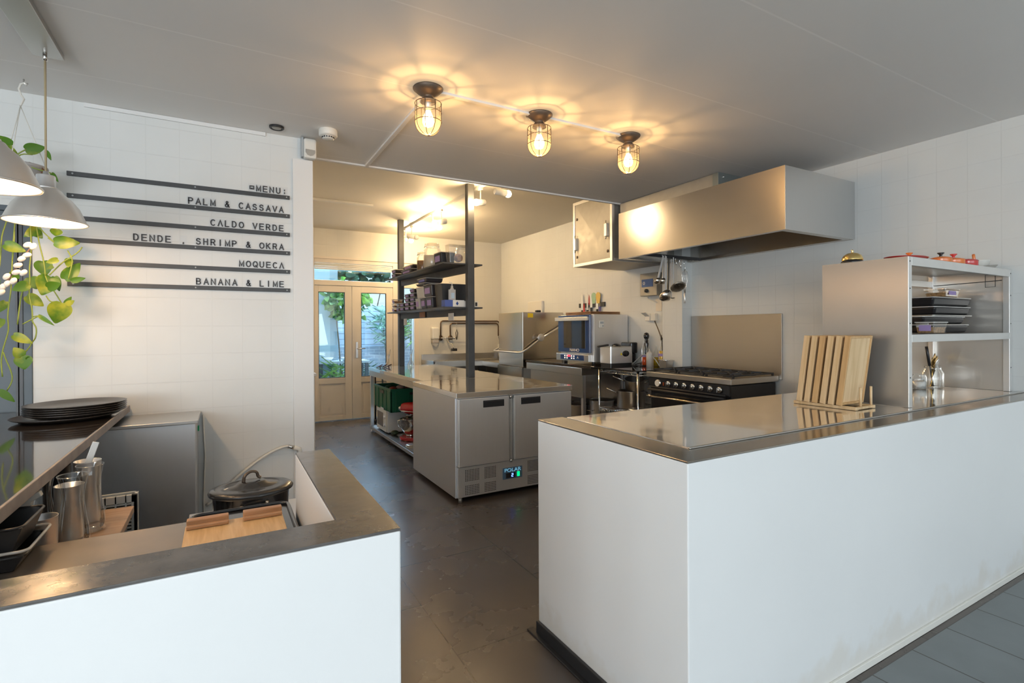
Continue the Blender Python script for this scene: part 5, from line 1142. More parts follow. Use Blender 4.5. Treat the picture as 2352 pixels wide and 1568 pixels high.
def smooth(v, n=4):
    pts = [Vector(p) for p in v]; out = []
    for i in range(len(pts)-1):
        p0, p1, p2, p3 = pts[max(0, i-1)], pts[i], pts[i+1], pts[min(len(pts)-1, i+2)]
        for k in range(n):
            t = k/n; out.append(0.5*((2*p1)+(p2-p0)*t+(2*p0-5*p1+4*p2-p3)*t*t+(3*p1-p0-3*p2+p3)*t*t*t))
    return out+[pts[-1]]
# ================================================================== SHELF RACK CONTENT
def tubk(*a, **k): return tub(*a, **k)
ZU, ZL = 2.106, 1.641
darkpl = pm('dark_brown_tub', (0.03,0.026,0.028), 0.35)
# upper shelf, from far to near
tub(2.10, 6.90, ZU, 0.14, 0.20, 0.055, 'small black tub at the far end of the upper shelf, lower one', tape='x', group='small black tubs on the upper shelf')
tub(2.10, 6.90, ZU+0.056, 0.14, 0.20, 0.055, 'small black tub at the far end of the upper shelf, upper one', tape='x', group='small black tubs on the upper shelf')
tub(2.17, 6.36, ZU, 0.28, 0.44, 0.055, 'wide flat black tub under another, beside the rear post', tape='x', group='small black tubs on the upper shelf')
tub(2.18, 6.36, ZU+0.056, 0.26, 0.40, 0.055, 'wide flat black tub on top of another, beside the rear post', tape='x', group='small black tubs on the upper shelf')
def mason(x, y, r, h, lab, fill=None, fm=None):
    p = thing('clip_jar', lab, 'jar', (x, y, ZU), 'clip-top glass jars on the upper shelf')
    MB().lathe([(0, 0.001), (r*0.95, 0.001), (r, 0.01), (r, h*0.70), (r*0.72, h*0.84), (r*0.72, h*0.88)], (x, y, ZU), 24).build('jar', mat['glass'], p)
    MB().lathe([(r*0.76, h*0.88), (r*0.76, h*0.96), (r*0.6, h), (0, h)], (x, y, ZU), 24).build('lid', mat['clear'], p)
    m = MB(); m.tube([(x+r*0.79*math.cos(2*PI*j/24), y+r*0.79*math.sin(2*PI*j/24), ZU+h*0.87) for j in range(24)], 0.003, 6, closed=True); m.tube([(x-r*0.8, y, ZU+h*0.86), (x-r*0.95, y, ZU+h*0.80), (x-r*0.82, y, ZU+h*0.98)], 0.003, 6); m.build('wire_clip', mat['chrome'], p)
    if fill: MB().lathe([(0, 0.004), (r*0.92, 0.004), (r*0.92, h*fill), (0, h*fill)], (x, y, ZU), 24).build('contents', fm, p)
mason(2.12, 5.98, 0.07, 0.235, 'clip-top jar of brown spice, beside the big pale jar', 0.55, pm('brown_spice', (0.25,0.13,0.06), 0.8, noise=0.4, nscale=60))
mason(2.12, 5.64, 0.105, 0.29, 'largest clip-top jar on the upper shelf, filled with pale flour', 0.5, pm('pale_flour', (0.75,0.66,0.52), 0.9))
mason(2.34, 5.66, 0.07, 0.21, 'clip-top jar half hidden behind the large pale jar')
mason(2.36, 5.33, 0.075, 0.24, 'clip-top jar behind the taped black tub on the upper shelf')
tub(2.13, 5.30, ZU, 0.17, 0.22, 0.135, 'deep black tub with a written purple label, near end of the upper shelf', tape='x')
cl = tub(2.22, 5.12, ZU, 0.26, 0.12, 0.20, 'large clear tub with bagged goods and a brown label, by the front post', mat['clear'], lidm=mat['clear'])
MB().box(2.19, 2.245, 5.070, 5.073, ZU+0.03, ZU+0.075).build('brown_card', pm('brown_card', (0.42,0.24,0.14), 0.7), cl)
o = MB().sphere((0,0,0), 0.05, 14, 8, 0.9).build('wrapped_packet', pm('pink_grey_packet', (0.45,0.30,0.28), 0.5, noise=0.6, nscale=40)); o.location = (2.22, 5.12, ZU+0.065); tag(o, 'crumpled pinkish packet inside the large clear tub', 'packet')
# lower shelf
gsm = 'small taped tubs on the lower shelf'
clr = pm('orange_food', (0.45,0.22,0.10), 0.7, noise=0.4, nscale=30)
k = 0
pos = ['bottom', 'second', 'third', 'fourth', 'fifth']
for j in range(3):
    tub(2.08, 6.90, ZL+0.058*j, 0.12, 0.12, 0.056, 'clear tub of orange food, %s of three at the far end, lower shelf' % ['bottom', 'middle', 'top'][j], mat['clear'], tape='x' if j != 1 else None, contents=clr, group='clear tubs on the lower shelf')
for j in range(2):
    tub(2.10, 6.73, ZL+0.058*j, 0.14, 0.13, 0.056, 'clear tub stack beside the three orange ones, %s' % ['lower tub', 'upper tub'][j], mat['clear'], contents=clr, tape='x' if j == 0 else None, group='clear tubs on the lower shelf')
cols = [(2.08, 6.50, 2, 'left column'), (2.08, 6.29, 4, 'middle column'), (2.08, 6.08, 5, 'right column')]
for (x, y, n, nm) in cols:
    for j in range(n):
        tub(x, y, ZL+0.052*j, 0.13, 0.18, 0.050, 'small taped black tub, %s on the lower shelf, %s from the bottom' % (nm, ['first', 'second', 'third', 'fourth', 'fifth'][j]), darkpl, tape='x', group=gsm)
tub(2.09, 5.90, ZL, 0.14, 0.14, 0.13, 'pale milky tub with purple tape under the big black tubs', mat['milky'], tape='x')
tub(2.13, 5.73, ZL, 0.20, 0.17, 0.13, 'tall black tub on the lower shelf, left one of the bottom pair', darkpl, tape='x', group='tall black tubs on the lower shelf')
tub(2.14, 5.53, ZL, 0.22, 0.20, 0.13, 'tall black tub on the lower shelf, right one of the bottom pair', darkpl, tape='x', group='tall black tubs on the lower shelf')
tub(2.10, 5.83, ZL+0.131, 0.15, 0.24, 0.13, 'pale milky empty tub lying on the bottom pair of tubs', mat['milky'])
tub(2.14, 5.56, ZL+0.131, 0.24, 0.26, 0.14, 'large black tub with a purple label on top of the bottom pair', darkpl, tape='x', group='tall black tubs on the lower shelf')
tub(2.13, 5.80, ZL+0.272, 0.22, 0.30, 0.03, 'flat black lid tray under the topmost tub on the lower shelf', darkpl)
tub(2.14, 5.78, ZL+0.303, 0.22, 0.30, 0.055, 'black tub with blue tape, topmost on the lower shelf', darkpl, tape='x', tm=pm('blue_tape', (0.15,0.16,0.45), 0.6))
bx = thing('file_bin', 'tall black storage bin standing behind the sanitiser bottle', 'bin', (2.22, 5.30, ZL))
m = MB(); m.frustum((2.24, 5.29), 0.34, 0.19, 0.38, 0.21, ZL+0.001, ZL+0.255, open_top=True, t=0.004); m.build('bin', mat['black'], bx)
sn = thing('sanitiser_bottle', 'clear pump bottle of hand sanitiser on the blue and white box', 'bottle', (2.14, 5.11, ZL+0.075))
MB().prism(rrect(2.10, 2.18, 5.09, 5.13, 0.015), 'Z', ZL+0.076, ZL+0.185).build('bottle_body', milky('frosted_plastic', (0.8,0.8,0.8), 0.5), sn)
MB().lathe([(0.024, 0), (0.014, 0.02), (0.012, 0.04), (0, 0.04)], (2.14, 5.11, ZL+0.185), 14).build('neck', mat['milky'], sn)
m = MB(); m.tube([(2.14, 5.11, ZL+0.22), (2.14, 5.11, ZL+0.262), (2.11, 5.11, ZL+0.262)], 0.005, 8); m.build('pump', mat['whitepl'], sn)
MB().box(2.122, 2.158, 5.087, 5.0895, ZL+0.09, ZL+0.15).build('front_label', pm('blue_white_label', (0.45,0.6,0.75), 0.5), sn)
gb = thing('glove_box', 'white and blue carton of gloves lying at the near end of the lower shelf', 'box', (2.25, 5.10, ZL))
MB().box(2.04, 2.13, 5.065, 5.165, ZL+0.001, ZL+0.072).build('blue_end', pm('blue_carton', (0.08,0.13,0.42), 0.5), gb)
MB().box(2.13, 2.262, 5.065, 5.165, ZL+0.001, ZL+0.072).build('carton', mat['label'], gb)
MB().prism([(2.165, ZL+0.035), (2.180, ZL+0.015), (2.195, ZL+0.035), (2.180, ZL+0.058)], 'Y', 5.062, 5.0645).build('diamond_mark', pm('navy_mark', (0.01,0.05,0.25), 0.5), gb)
g2 = thing('cling_film_box', 'white carton with a dark end mark sticking out behind the front post', 'box', (2.38, 5.13, ZL))
MB().box(2.264, 2.43, 5.07, 5.17, ZL+0.001, ZL+0.065).build('carton', mat['label'], g2); MB().box(2.395, 2.418, 5.067, 5.0695, ZL+0.012, ZL+0.052).build('printed_mark', mat['black'], g2)
# clipped papers under lower shelf rail
for (y, w, h, z, c_, lab) in ((5.42, 0.15, 0.055, 1.50, mat['label'], 'white paper ticket clipped to the lower rail near the front post'), (6.26, 0.20, 0.045, 1.555, pm('orange_wood_clip', (0.35,0.13,0.03), 0.5), 'orange-brown wooden clip board hooked on the lower rail'), (6.85, 0.13, 0.06, 1.46, mat['doorpaint'], 'beige paper note hanging from the lower rail beside the rear post')):
    x = 2.305-(y-5.04)*0.0542-0.028
    o = MB().box(x-0.003, x+0.003, y-w/2, y+w/2, z, z+h+0.03).build('paper_note', c_, loc=(x, y, z)); tag(o, lab, 'note')
# bottles standing at the rear end of the table
for (x, y, lab) in ((1.98, 7.0, 'small clear glass bottle standing left of the rear post on the island'), (2.30, 7.0, 'small clear glass bottle standing right of the rear post on the island')):
    p = thing('glass_bottle', lab, 'bottle', (x, y, ZT)); 
    MB().lathe([(0, 0.001), (0.045, 0.001), (0.05, 0.01), (0.042, 0.04), (0.016, 0.08), (0.012, 0.14), (0.016, 0.17)], (x, y, ZT), 20).build('bottle_body', mat['clear'], p)
    MB().tube([(x, y, ZT+0.01), (x+0.03, y, ZT+0.24)], 0.003, 6).build('stirrer', mat['chrome'], p)
ph = thing('dried_peppers', 'heap of dark dried peppers at the far edge of the island', 'food', (1.83, 6.9, ZT))
m = MB()
for i in range(9): m.tube([(1.80+0.02*i, 6.92+0.02*(i % 2), ZT+0.005+0.004*(i % 2)), (1.81+0.02*i, 6.86, ZT+0.018+0.012*(i % 3)), (1.83+0.02*i, 6.83+0.02*(i % 3), ZT+0.006+0.016*(i % 3))], 0.006, 6)
m.build('pods', pm('dried_pepper', (0.06,0.02,0.02), 0.5), ph)
# ================================================================== UNDER THE TABLE
ZSH = 0.086
mw_ = thing('microwave', 'white microwave with dark door window on the lower table shelf, under the green crate', 'microwave', (1.98, 6.7, ZSH))
MB().box(1.80, 2.20, 6.40, 6.88, ZSH+0.015, ZSH+0.295).build('body', mat['white'], mw_, bevel=0.006)
f_ = MB().box(1.785, 1.80, 6.42, 6.87, ZSH+0.02, ZSH+0.29).build('front', mat['whitepl'], mw_, bevel=0.004)
MB().box(1.782, 1.786, 6.56, 6.83, ZSH+0.07, ZSH+0.25).build('door_window', pm('microwave_window', (0.16,0.15,0.14), 0.2), f_)
MB().lathe([(0.022, 0), (0.02, 0.015), (0, 0.016)], (1.785, 6.48, ZSH+0.10), 16, axis='-X').build('dial', mat['white'], f_)
MB().lathe([(0.022, 0), (0.02, 0.015), (0, 0.016)], (1.785, 6.48, ZSH+0.20), 16, axis='-X').build('dial', mat['white'], f_)
for x in (1.84, 2.16):
    for y in (6.44, 6.84): MB().cyl((x, y, 0), 0.015, ZSH-0.001, ZSH+0.016, 10).build('foot', mat['black'], mw_)
cr = thing('crate', 'dark green plastic crate with vegetables on top of the microwave', 'crate', (2.05, 6.6, ZSH+0.296))
zc0, zc1 = ZSH+0.297, ZSH+0.585
m = MB(); xa_, xb2, ya_, yb3 = 1.785, 2.35, 6.20, 6.97
m.box(xa_, xb2, ya_, yb3, zc0, zc0+0.01)
m.box(xa_, xa_+0.012, ya_, yb3, zc0, zc1); m.box(xb2-0.012, xb2, ya_, yb3, zc0, zc1); m.box(xa_, xb2, ya_, ya_+0.012, zc0, zc1); m.box(xa_, xb2, yb3-0.012, yb3, zc0, zc1)
m.box(xa_-0.008, xa_, ya_-0.008, yb3+0.008, zc1-0.03, zc1); m.box(xa_, xb2+0.008, ya_-0.008, ya_, zc1-0.03, zc1)
for y in (6.22, 6.40, 6.58, 6.76, 6.93): m.box(xa_-0.007, xa_, y, y+0.02, zc0, zc1-0.03)
for x in (1.84, 2.0, 2.16, 2.3): m.box(x, x+0.02, ya_-0.007, ya_, zc0, zc1-0.03)
m.build('walls', mat['green'], cr, bevel=0.002)
m = MB(); m.box(xa_-0.009, xa_-0.007, 6.50, 6.68, zc1-0.085, zc1-0.045); m.build('grip_hole', mat['black'], cr)
MB().box(2.02, 2.14, ya_-0.009, ya_-0.007, zc1-0.08, zc1-0.05).build('grip_hole', mat['black'], cr)
o = MB().box(xa_-0.012, xa_-0.0085, 6.50, 6.64, zc0+0.0, zc0+0.022).build('sticker', mat['label'], cr)
vg = [((0.25,0.05,0.03), 'round red-brown vegetable in the green crate, left'), ((0.62,0.42,0.36), 'pale pink vegetable in the green crate'), ((0.22,0.04,0.03), 'round red-brown vegetable in the green crate, behind the pink one'), ((0.03,0.09,0.03), 'dark green vegetable in the green crate')]
for i, (c_, lab) in enumerate(vg):
    o = MB().sphere((0,0,0), 0.06, 14, 10, 0.8).build('vegetable', pm('vegetable_skin', c_, 0.4)); o.location = (1.90+0.12*(i % 3), 6.50-0.10*(i // 2)+0.10*i, zc1-0.045); tag(o, lab, 'vegetable', 'vegetables in the green crate')
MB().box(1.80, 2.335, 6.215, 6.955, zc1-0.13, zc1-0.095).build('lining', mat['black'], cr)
# stand mixers
bowlm = pm('mixer_bowl_steel', (0.55,0.53,0.50), 0.14, 1.0)
def mixer(x, y, rz, lab):
    """tilt-head stand mixer, head pointing to -x in local space"""
    p = thing('stand_mixer', lab, 'mixer', (0, 0, 0), 'red stand mixers under the table')
    m = MB(); m.prism(rrect(-0.20, 0.16, -0.11, 0.11, 0.09, 8), 'Z', 0.001, 0.035); m.build('base', mat['red'], p, bevel=0.01)
    m = MB(); m.tube([(0.12, 0, 0.02), (0.125, 0, 0.12), (0.12, 0, 0.22), (0.09, 0, 0.29)], 0.062, 18, rf=lambda t: 1.0-0.25*math.sin(PI*t)); m.build('column', mat['red'], p)
    m = MB(); m.tube([(0.19, 0, 0.325), (0.18, 0, 0.325), (0.14, 0, 0.325), (0.02, 0, 0.325), (-0.12, 0, 0.325), (-0.18, 0, 0.322), (-0.205, 0, 0.318)], 0.068, 22, rf=lambda t: (0.45, 0.8, 1.0, 1.0, 0.92, 0.8, 0.45)[min(6, int(round(t*6)))]); hd_ = m.build('motor_head', mat['red'], p)
    m = MB(); m.tube([(-0.20, 0, 0.318), (-0.228, 0, 0.318)], 0.026, 16); m.build('hub_cap', mat['chrome'], hd_)
    m = MB(); m.tube([(0.10, 0, 0.298), (-0.13, 0, 0.298), (-0.172, 0, 0.298)], 0.069, 22); 
    m.v = [(v[0], v[1]*0.98, 0.298+(v[2]-0.298)*0.18) for v in m.v]; m.build('trim_band', mat['chrome'], hd_)
    MB().lathe([(0.045, 0.262), (0.045, 0.235), (0.03, 0.225), (0, 0.225)], (-0.10, 0, 0), 20).build('beater_collar', mat['chrome'], hd_)
    m = MB(); m.lathe([(0.05, 0.037), (0.055, 0.05), (0.045, 0.058), (0.075, 0.075), (0.10, 0.12), (0.108, 0.17), (0.110, 0.215), (0.114, 0.218), (0.107, 0.216), (0.105, 0.17), (0.095, 0.12), (0.06, 0.08), (0, 0.075)], (-0.09, 0, 0), 28); b_ = m.build('bowl', bowlm, p)
    m = MB(); m.tube([(-0.19, -0.03, 0.20), (-0.225, -0.04, 0.19), (-0.22, -0.04, 0.13), (-0.18, -0.03, 0.11)], 0.008, 8); m.build('bowl_handle', bowlm, b_)
    m = MB(); m.tube([(0.12, -0.065, 0.10), (0.12, -0.085, 0.10)], 0.012, 10); m.build('lever_knob', mat['black'], p)
    p.location = (x, y, ZSH); p.rotation_euler = (0, 0, rz); return p
m1 = mixer(2.02, 5.88, -0.93, 'red stand mixer with steel bowl beside the microwave under the table')
m1.scale = (1.15, 1.15, 1.15)
m2 = mixer(2.02, 5.22, -0.93, 'red stand mixer half hidden by the fridge side under the table')
m2.scale = (1.12, 1.12, 1.12)
o = MB().sphere((0,0,0), 0.05, 14, 8, 0.6).build('avocado', pm('dark_green_skin', (0.015,0.04,0.02), 0.35)); o.location = (1.86, 6.30, ZSH+0.031); tag(o, 'dark green round vegetable on the shelf beside the microwave', 'vegetable')
p = thing('beater_stack', 'flat pile of steel mixer lids on the shelf between the two mixers', 'lid', (1.82, 5.42, ZSH))
for j in range(3): MB().lathe([(0, 0.008), (0.07, 0.006), (0.085, 0.0), (0.085, 0.003), (0.07, 0.009), (0, 0.011)], (1.86, 5.58, ZSH+0.001+0.010*j), 24).build('lid', mat['steel_h'], p)
o = MB().box(1.80, 1.83, 7.15, 7.18, 0.15, 0.80).build('black_pole', mat['black'], loc=(1.8, 7.16, 0.15)); 
bpy.data.objects.remove(o)
# black wire trolley behind the far table leg
ty = thing('trolley', 'narrow black wire trolley behind the far leg of the island table', 'trolley', (2.0, 7.5, 0))
for x in (1.98, 2.45):
    for y in (7.30, 7.70): MB().tube([(x, y, 0.05), (x, y, 0.80)], 0.012, 8).build('post', mat['black'], ty); MB().sphere((x, y, 0.035), 0.034, 12, 8).build('castor', mat['black'], ty)
for z in (0.22, 0.78): MB().box(1.98, 2.45, 7.30, 7.70, z-0.01, z).build('tray', mat['black'], ty)
# white radiator edge left of the passage
rd = thing('white_cabinet', 'narrow white cabinet just behind the white end post, left of the garden door', 'cabinet', (0.58, 5.2, 0))
MB().box(0.425, 0.735, 5.02, 5.6, 0.0, 0.975).build('body', mat['white'], rd, bevel=0.004)
MB().box(0.425, 0.75, 5.0, 5.62, 0.976, 1.0).build('top', mat['white'], rd, bevel=0.004)
# ================================================================== LEFT BAR AREA
ZBAR = 0.95
br = thing('bar_counter', 'black lacquered bar top with worn grey edge, running towards the menu wall', 'bar', (-1.0, 2.8, ZBAR))
MB().box(-1.9, -0.503, 1.62, YM-0.01, ZBAR-0.036, ZBAR).build('bar_top', mat['bartop'], br, bevel=0.002)
MB().box(-0.503, -0.495, 1.62, YM-0.002, ZBAR-0.038, ZBAR+0.001).build('edge_band', mat['baredge'], br, bevel=0.002)
for y in (2.75, 3.70): MB().box(-1.80, -1.75, y-0.025, y+0.025, 0.0, ZBAR-0.036).build('leg', mat['black_steel'], br)
# platters
gp = 'round black platters stacked on the bar'
px_, py_ = -0.665, 3.44
def platter(i, x, y, z, r, lab):
    o = MB().lathe([(0, 0.002), (r*0.80, 0.002), (r*0.97, 0.016), (r, 0.022), (r*0.985, 0.022), (r*0.80, 0.008), (0, 0.007)], (0, 0, 0), 56, sx=1.0, sy=0.92).build('platter', mat['platter']); o.location = (x, y, z); o.rotation_euler = (0, 0, 0.5); tag(o, lab, 'platter', gp); return o
mat['platter'] = pm('dark_bronze_platter', (0.035,0.027,0.022), 0.28, noise=0.15, nscale=6)
platter(0, px_-0.035, py_-0.015, ZBAR+0.001, 0.222, 'widest black platter, bottom of the stack on the bar')
for i in range(5):
    platter(i+1, px_, py_, ZBAR+0.016+0.0105*i, 0.212, 'round black platter on the bar, %s of the upper five' % ['lowest', 'second from below', 'middle', 'second from the top', 'topmost'][i])
# steel cabinet against the menu wall
cb = thing('steel_cabinet', 'low brushed steel cabinet against the menu wall beside the bar', 'cabinet', (-0.45, 3.65, 0))
MB().box(-0.80, -0.142, 3.47, 3.845, 0.0, 0.868).build('body', steelmat('cabinet_front_steel', col=(0.62,0.62,0.63), rough=0.42, stretch=(12,12,0.5), rv=0.02), cb, bevel=0.003)
MB().box(-0.80, -0.128, 3.445, 3.847, 0.868, 0.888).build('top', mat['steel_h'], cb, bevel=0.003)
MB().box(-0.136, -0.128, 3.60, 3.63, 0.80, 0.83).build('green_switch', pm('green_rocker', (0,0.35,0.12), 0.3), cb)
o = MB().tube([(-0.115, 3.84, 0.86), (-0.105, 3.84, 0.6), (-0.115, 3.84, 0.3), (-0.11, 3.84, 0.02)], 0.005, 8).build('wall_cable', mat['whitepl'], loc=(-0.11, 3.84, 0.5)); tag(o, 'white cable running down the tiled wall beside the steel cabinet', 'cable')
o = MB().tube(smooth([(0.43, 3.83, 0.585), (0.38, 3.825, 0.605), (0.30, 3.825, 0.585), (0.20, 3.825, 0.53), (0.08, 3.825, 0.44), (-0.02, 3.82, 0.34), (-0.10, 3.82, 0.28)]), 0.009, 8).build('water_hose', mat['whitepl'], loc=(0.2, 3.83, 0.5)); tag(o, 'pale water hose curving down the tiled wall behind the black pot', 'hose')
wv = thing('water_valve', 'white elbow fitting on the wall where the pale hose starts', 'fitting', (0.44, 3.83, 0.57))
MB().tube([(0.385, 3.822, 0.604), (0.42, 3.822, 0.592)], 0.014, 10).build('nut', mat['chrome'], wv)
MB().tube([(0.42, 3.822, 0.592), (0.455, 3.822, 0.578), (0.462, 3.822, 0.53)], 0.017, 10).build('elbow', mat['whitepl'], wv)
# inner worktop of the peninsula
wt = thing('inner_worktop', 'lower brown-grey steel worktop behind the dark front ledge', 'worktop', (-0.8, 1.6, 0.78))
MB().box(-2.6, 0.206, 1.18, 1.97, 0.750, 0.78).build('top', mat['worktop'], wt, bevel=0.003)
for x in (-2.5, -1.2, 0.16):
    for y in (1.23, 1.92): MB().box(x-0.02, x+0.02, y-0.02, y+0.02, 0, 0.75).build('leg', mat['steel'], wt)
gd = thing('griddle', 'flat black griddle plate with raised rim under the bamboo board', 'griddle', (0.02, 1.6, 0.781))
m = MB(); m.prism(rrect(-0.10, 0.200, 1.20, 1.958, 0.03), 'Z', 0.781, 0.797); gb_ = m.build('plate', mat['blackgloss'], gd)
pts = [(x, y, 0.801) for x, y in rrect(-0.092, 0.192, 1.208, 1.95, 0.03)]; MB().tube(pts, 0.006, 8, closed=True).build('rim', mat['blackgloss'], gd)
bb = thing('bamboo_board', 'pale bamboo board with two hooked wooden blocks at its far edge, on the griddle', 'board', (0.03, 1.6, 0.808))
MB().box(-0.100, 0.160, 1.26, 1.790, 0.808, 0.824).build('board', mat['bamboo'], bb, bevel=0.003)
for (a, b) in ((-0.096, 0.012), (0.050, 0.158)):
    m = MB(); m.box(a, b, 1.760, 1.785, 0.8245, 0.848); m.box(a, b, 1.745, 1.760, 0.8245, 0.836); m.build('hook_block', mat['clipwood'], bb, bevel=0.003)
# low steel shelf with the big black pot
ls = thing('low_table', 'low steel table behind the peninsula carrying the big black pot', 'table', (0.11, 2.8, 0.43))
MB().box(-0.16, 0.40, 2.45, 3.20, 0.405, 0.43).build('top', mat['steel_side'], ls, bevel=0.003)
for x in (-0.12, 0.36):
    for y in (2.5, 3.15): MB().box(x-0.018, x+0.018, y-0.018, y+0.018, 0.0, 0.405).build('leg', mat['steel'], ls)
pt = thing('roasting_pot', 'big oval black enamel pot with lid on the low steel table', 'pot', (0.115, 2.72, 0.431))
PX, PY = 0.115, 2.74; A_, B_ = 0.172, 0.14
MB().lathe([(0, 0.431), (0.86, 0.431), (0.92, 0.45), (0.95, 0.63), (0.97, 0.635)], (PX, PY, 0), 48, sx=A_, sy=B_).build('body', mat['blackgloss'], pt)
ld = MB().lathe([(1.02, 0.637), (1.05, 0.640), (1.06, 0.648), (1.0, 0.660), (0.72, 0.668), (0.70, 0.664), (0.66, 0.668), (0.42, 0.672), (0.34, 0.684), (0.0, 0.684)], (PX, PY, 0), 56, sx=A_, sy=B_).build('lid', pm('black_satin_enamel', (0.03,0.029,0.029), 0.27, coat=0.3), pt)
m = MB(); m.tube(smooth([(PX-0.035, PY-0.01, 0.684), (PX-0.03, PY-0.01, 0.712), (PX-0.005, PY, 0.728), (PX+0.02, PY+0.005, 0.722), (PX+0.028, PY+0.01, 0.700), (PX+0.04, PY+0.01, 0.692)]), 0.006, 8, rf=lambda t: 1.0+0.6*abs(t-0.5)); m.build('lid_handle', mat['bronze'], ld)
MB().obox((PX-0.10, PY-0.02, 0.668), (0.014, 0.012, 0.0004), (-0.003, 0.004, 0), (0, 0, 0.0012)).build('sticker', mat['label'], ld)
m = MB(); m.tube([(PX-0.045, PY-B_*0.93, 0.600), (PX-0.03, PY-B_*0.93-0.025, 0.588), (PX+0.0, PY-B_*0.93-0.034, 0.582), (PX+0.035, PY-B_*0.93-0.025, 0.592), (PX+0.055, PY-B_*0.93+0.004, 0.608)], 0.005, 8); m.sphere((PX-0.047, PY-B_*0.94, 0.602), 0.010, 10, 6); m.sphere((PX+0.057, PY-B_*0.90, 0.610), 0.010, 10, 6); m.build('side_handle', mat['brass'] if False else pm('aged_steel_handle', (0.6,0.5,0.38), 0.3, 1.0), pt)
tr2 = thing('pot_trolley', 'black plastic-ended rail beside the big black pot', 'rail', (-0.10, 2.6, 0.431))
MB().tube([(-0.135, 2.50, 0.445), (-0.135, 2.50, 0.53), (-0.12, 2.52, 0.545), (-0.11, 2.54, 0.53), (-0.11, 2.54, 0.445)], 0.010, 8).build('loop', mat['black'], tr2)
# wooden counter with carafes
wc = thing('wooden_counter', 'wooden worktop on a dark frame under the bar, carrying the carafes', 'counter', (-0.9, 2.25, 0.70))
MB().box(-1.5, -0.315, 1.99, 2.54, 0.672, 0.70).build('top', mat['oak'], wc, bevel=0.003)
MB().box(-1.48, -0.335, 2.01, 2.52, 0.60, 0.671).build('frame', mat['black'], wc)
for x in (-1.45, -0.36):
    for y in (2.03, 2.50): MB().box(x-0.02, x+0.02, y-0.02, y+0.02, 0, 0.60).build('leg', mat['black'], wc)
gr = thing('plastic_crate', 'shallow grey grid-faced plastic crate standing behind the wooden counter', 'crate', (-0.45, 2.75, 0))
m = MB(); xa_, xb2, ya_, yb3, za_, zb3 = -0.62, -0.312, 2.60, 2.66, 0.30, 0.728
m.box(xa_, xb2, ya_, ya_+0.012, za_, za_+0.02); m.box(xa_, xb2, ya_, ya_+0.014, zb3-0.03, zb3); m.box(xa_, xa_+0.02, ya_, ya_+0.014, za_, zb3); m.box(xb2-0.02, xb2, ya_, ya_+0.014, za_, zb3)
for i in range(1, 9): m.box(xa_+0.3*i/9, xa_+0.3*i/9+0.006, ya_, ya_+0.012, za_, zb3)
for i in range(1, 31): m.box(xa_, xb2, ya_+0.001, ya_+0.010, za_+0.43*i/31, za_+0.43*i/31+0.007)
m.box(xb2-0.012, xb2, ya_, yb3, za_, zb3); m.box(xa_, xa_+0.012, ya_, yb3, za_, zb3); m.box(xa_, xb2, yb3-0.012, yb3, za_, zb3)
m.build('grid_wall', mat['greypl'], gr, bevel=0.001)
MB().box(xa_+0.01, xb2-0.01, ya_+0.03, yb3-0.013, za_, zb3-0.03).build('contents', mat['black'], gr)
MB().box(xa_, xb2, ya_, yb3, 0.0, za_).build('stand', mat['black'], gr)
cpf = [(0, 0.004), (0.040, 0.004), (0.043, 0.010), (0.042, 0.05), (0.034, 0.11), (0.029, 0.155), (0.032, 0.19), (0.040, 0.235)]
cpf = [(max(0, p.x), p.z) for p in smooth([(r, 0, z) for r, z in cpf], 3)]
clearg = glassmat('carafe_glass', (0.96,0.97,0.97), 0.03, 0.02)
ZW = 0.701
for (x, y, s_, lab) in ((-0.425, 2.14, 1.0, 'clear glass carafe nearest the viewer on the wooden counter'), (-0.41, 2.30, 0.98, 'clear glass carafe behind and right of the front one'), (-0.545, 2.33, 0.88, 'clear glass carafe under the bar edge, second from the left'), (-0.63, 2.30, 0.88, 'clear glass carafe farthest left under the bar edge')):
    p = thing('carafe', lab, 'carafe', (x, y, ZW), 'glass carafes on the wooden counter')
    MB().lathe([(r*s_, z*s_) for r, z in cpf], (x, y, ZW), 32).build('glass_wall', clearg, p)
    MB().lathe([(0, 0.001), (0.040, 0.001), (0.041, 0.012), (0.03, 0.012), (0, 0.010)], (x, y, ZW), 28).build('glass_foot', clearg, p)
    MB().tube([(x+0.040*s_*math.cos(2*PI*j/32), y+0.040*s_*math.sin(2*PI*j/32), ZW+0.235*s_) for j in range(32)], 0.0016, 6, closed=True).build('rim', clearg, p)
for (x, y, h, m_, lab) in ((-0.452, 2.226, 0.185, mat['steel'], 'steel beaker between the front and rear carafes'), (-0.435, 2.40, 0.225, mat['steel'], 'tall steel beaker holding the grey spatula'), (-0.53, 2.44, 0.21, mat['black'], 'black tall beaker behind the carafes'), (-0.485, 2.06, 0.135, mat['steel'], 'low steel beaker beside the black tubs, at the front')):
    p = thing('beaker', lab, 'beaker', (x, y, ZW), 'beakers on the wooden counter')
    MB().lathe([(0, 0.001), (0.036, 0.001), (0.038, 0.01), (0.040, h), (0.041, h+0.001), (0.038, h), (0.036, 0.012), (0, 0.010)], (x, y, ZW), 28).build('cup', m_, p)
st = thing('spatula', 'translucent grey spatula standing in the tall steel beaker', 'spatula', (-0.435, 2.40, ZW+0.02))
MB().tube([(-0.445, 2.405, ZW+0.02), (-0.43, 2.395, ZW+0.22)], 0.005, 8).build('handle', mat['greypl'], st)
MB().obox((-0.42, 2.39, ZW+0.255), (0.010, 0, -0.003), (0, 0.002, 0), (0.012, 0, 0.038)).build('blade', pm('frosted_grey', (0.55,0.56,0.55), 0.3), st, bevel=0.002)
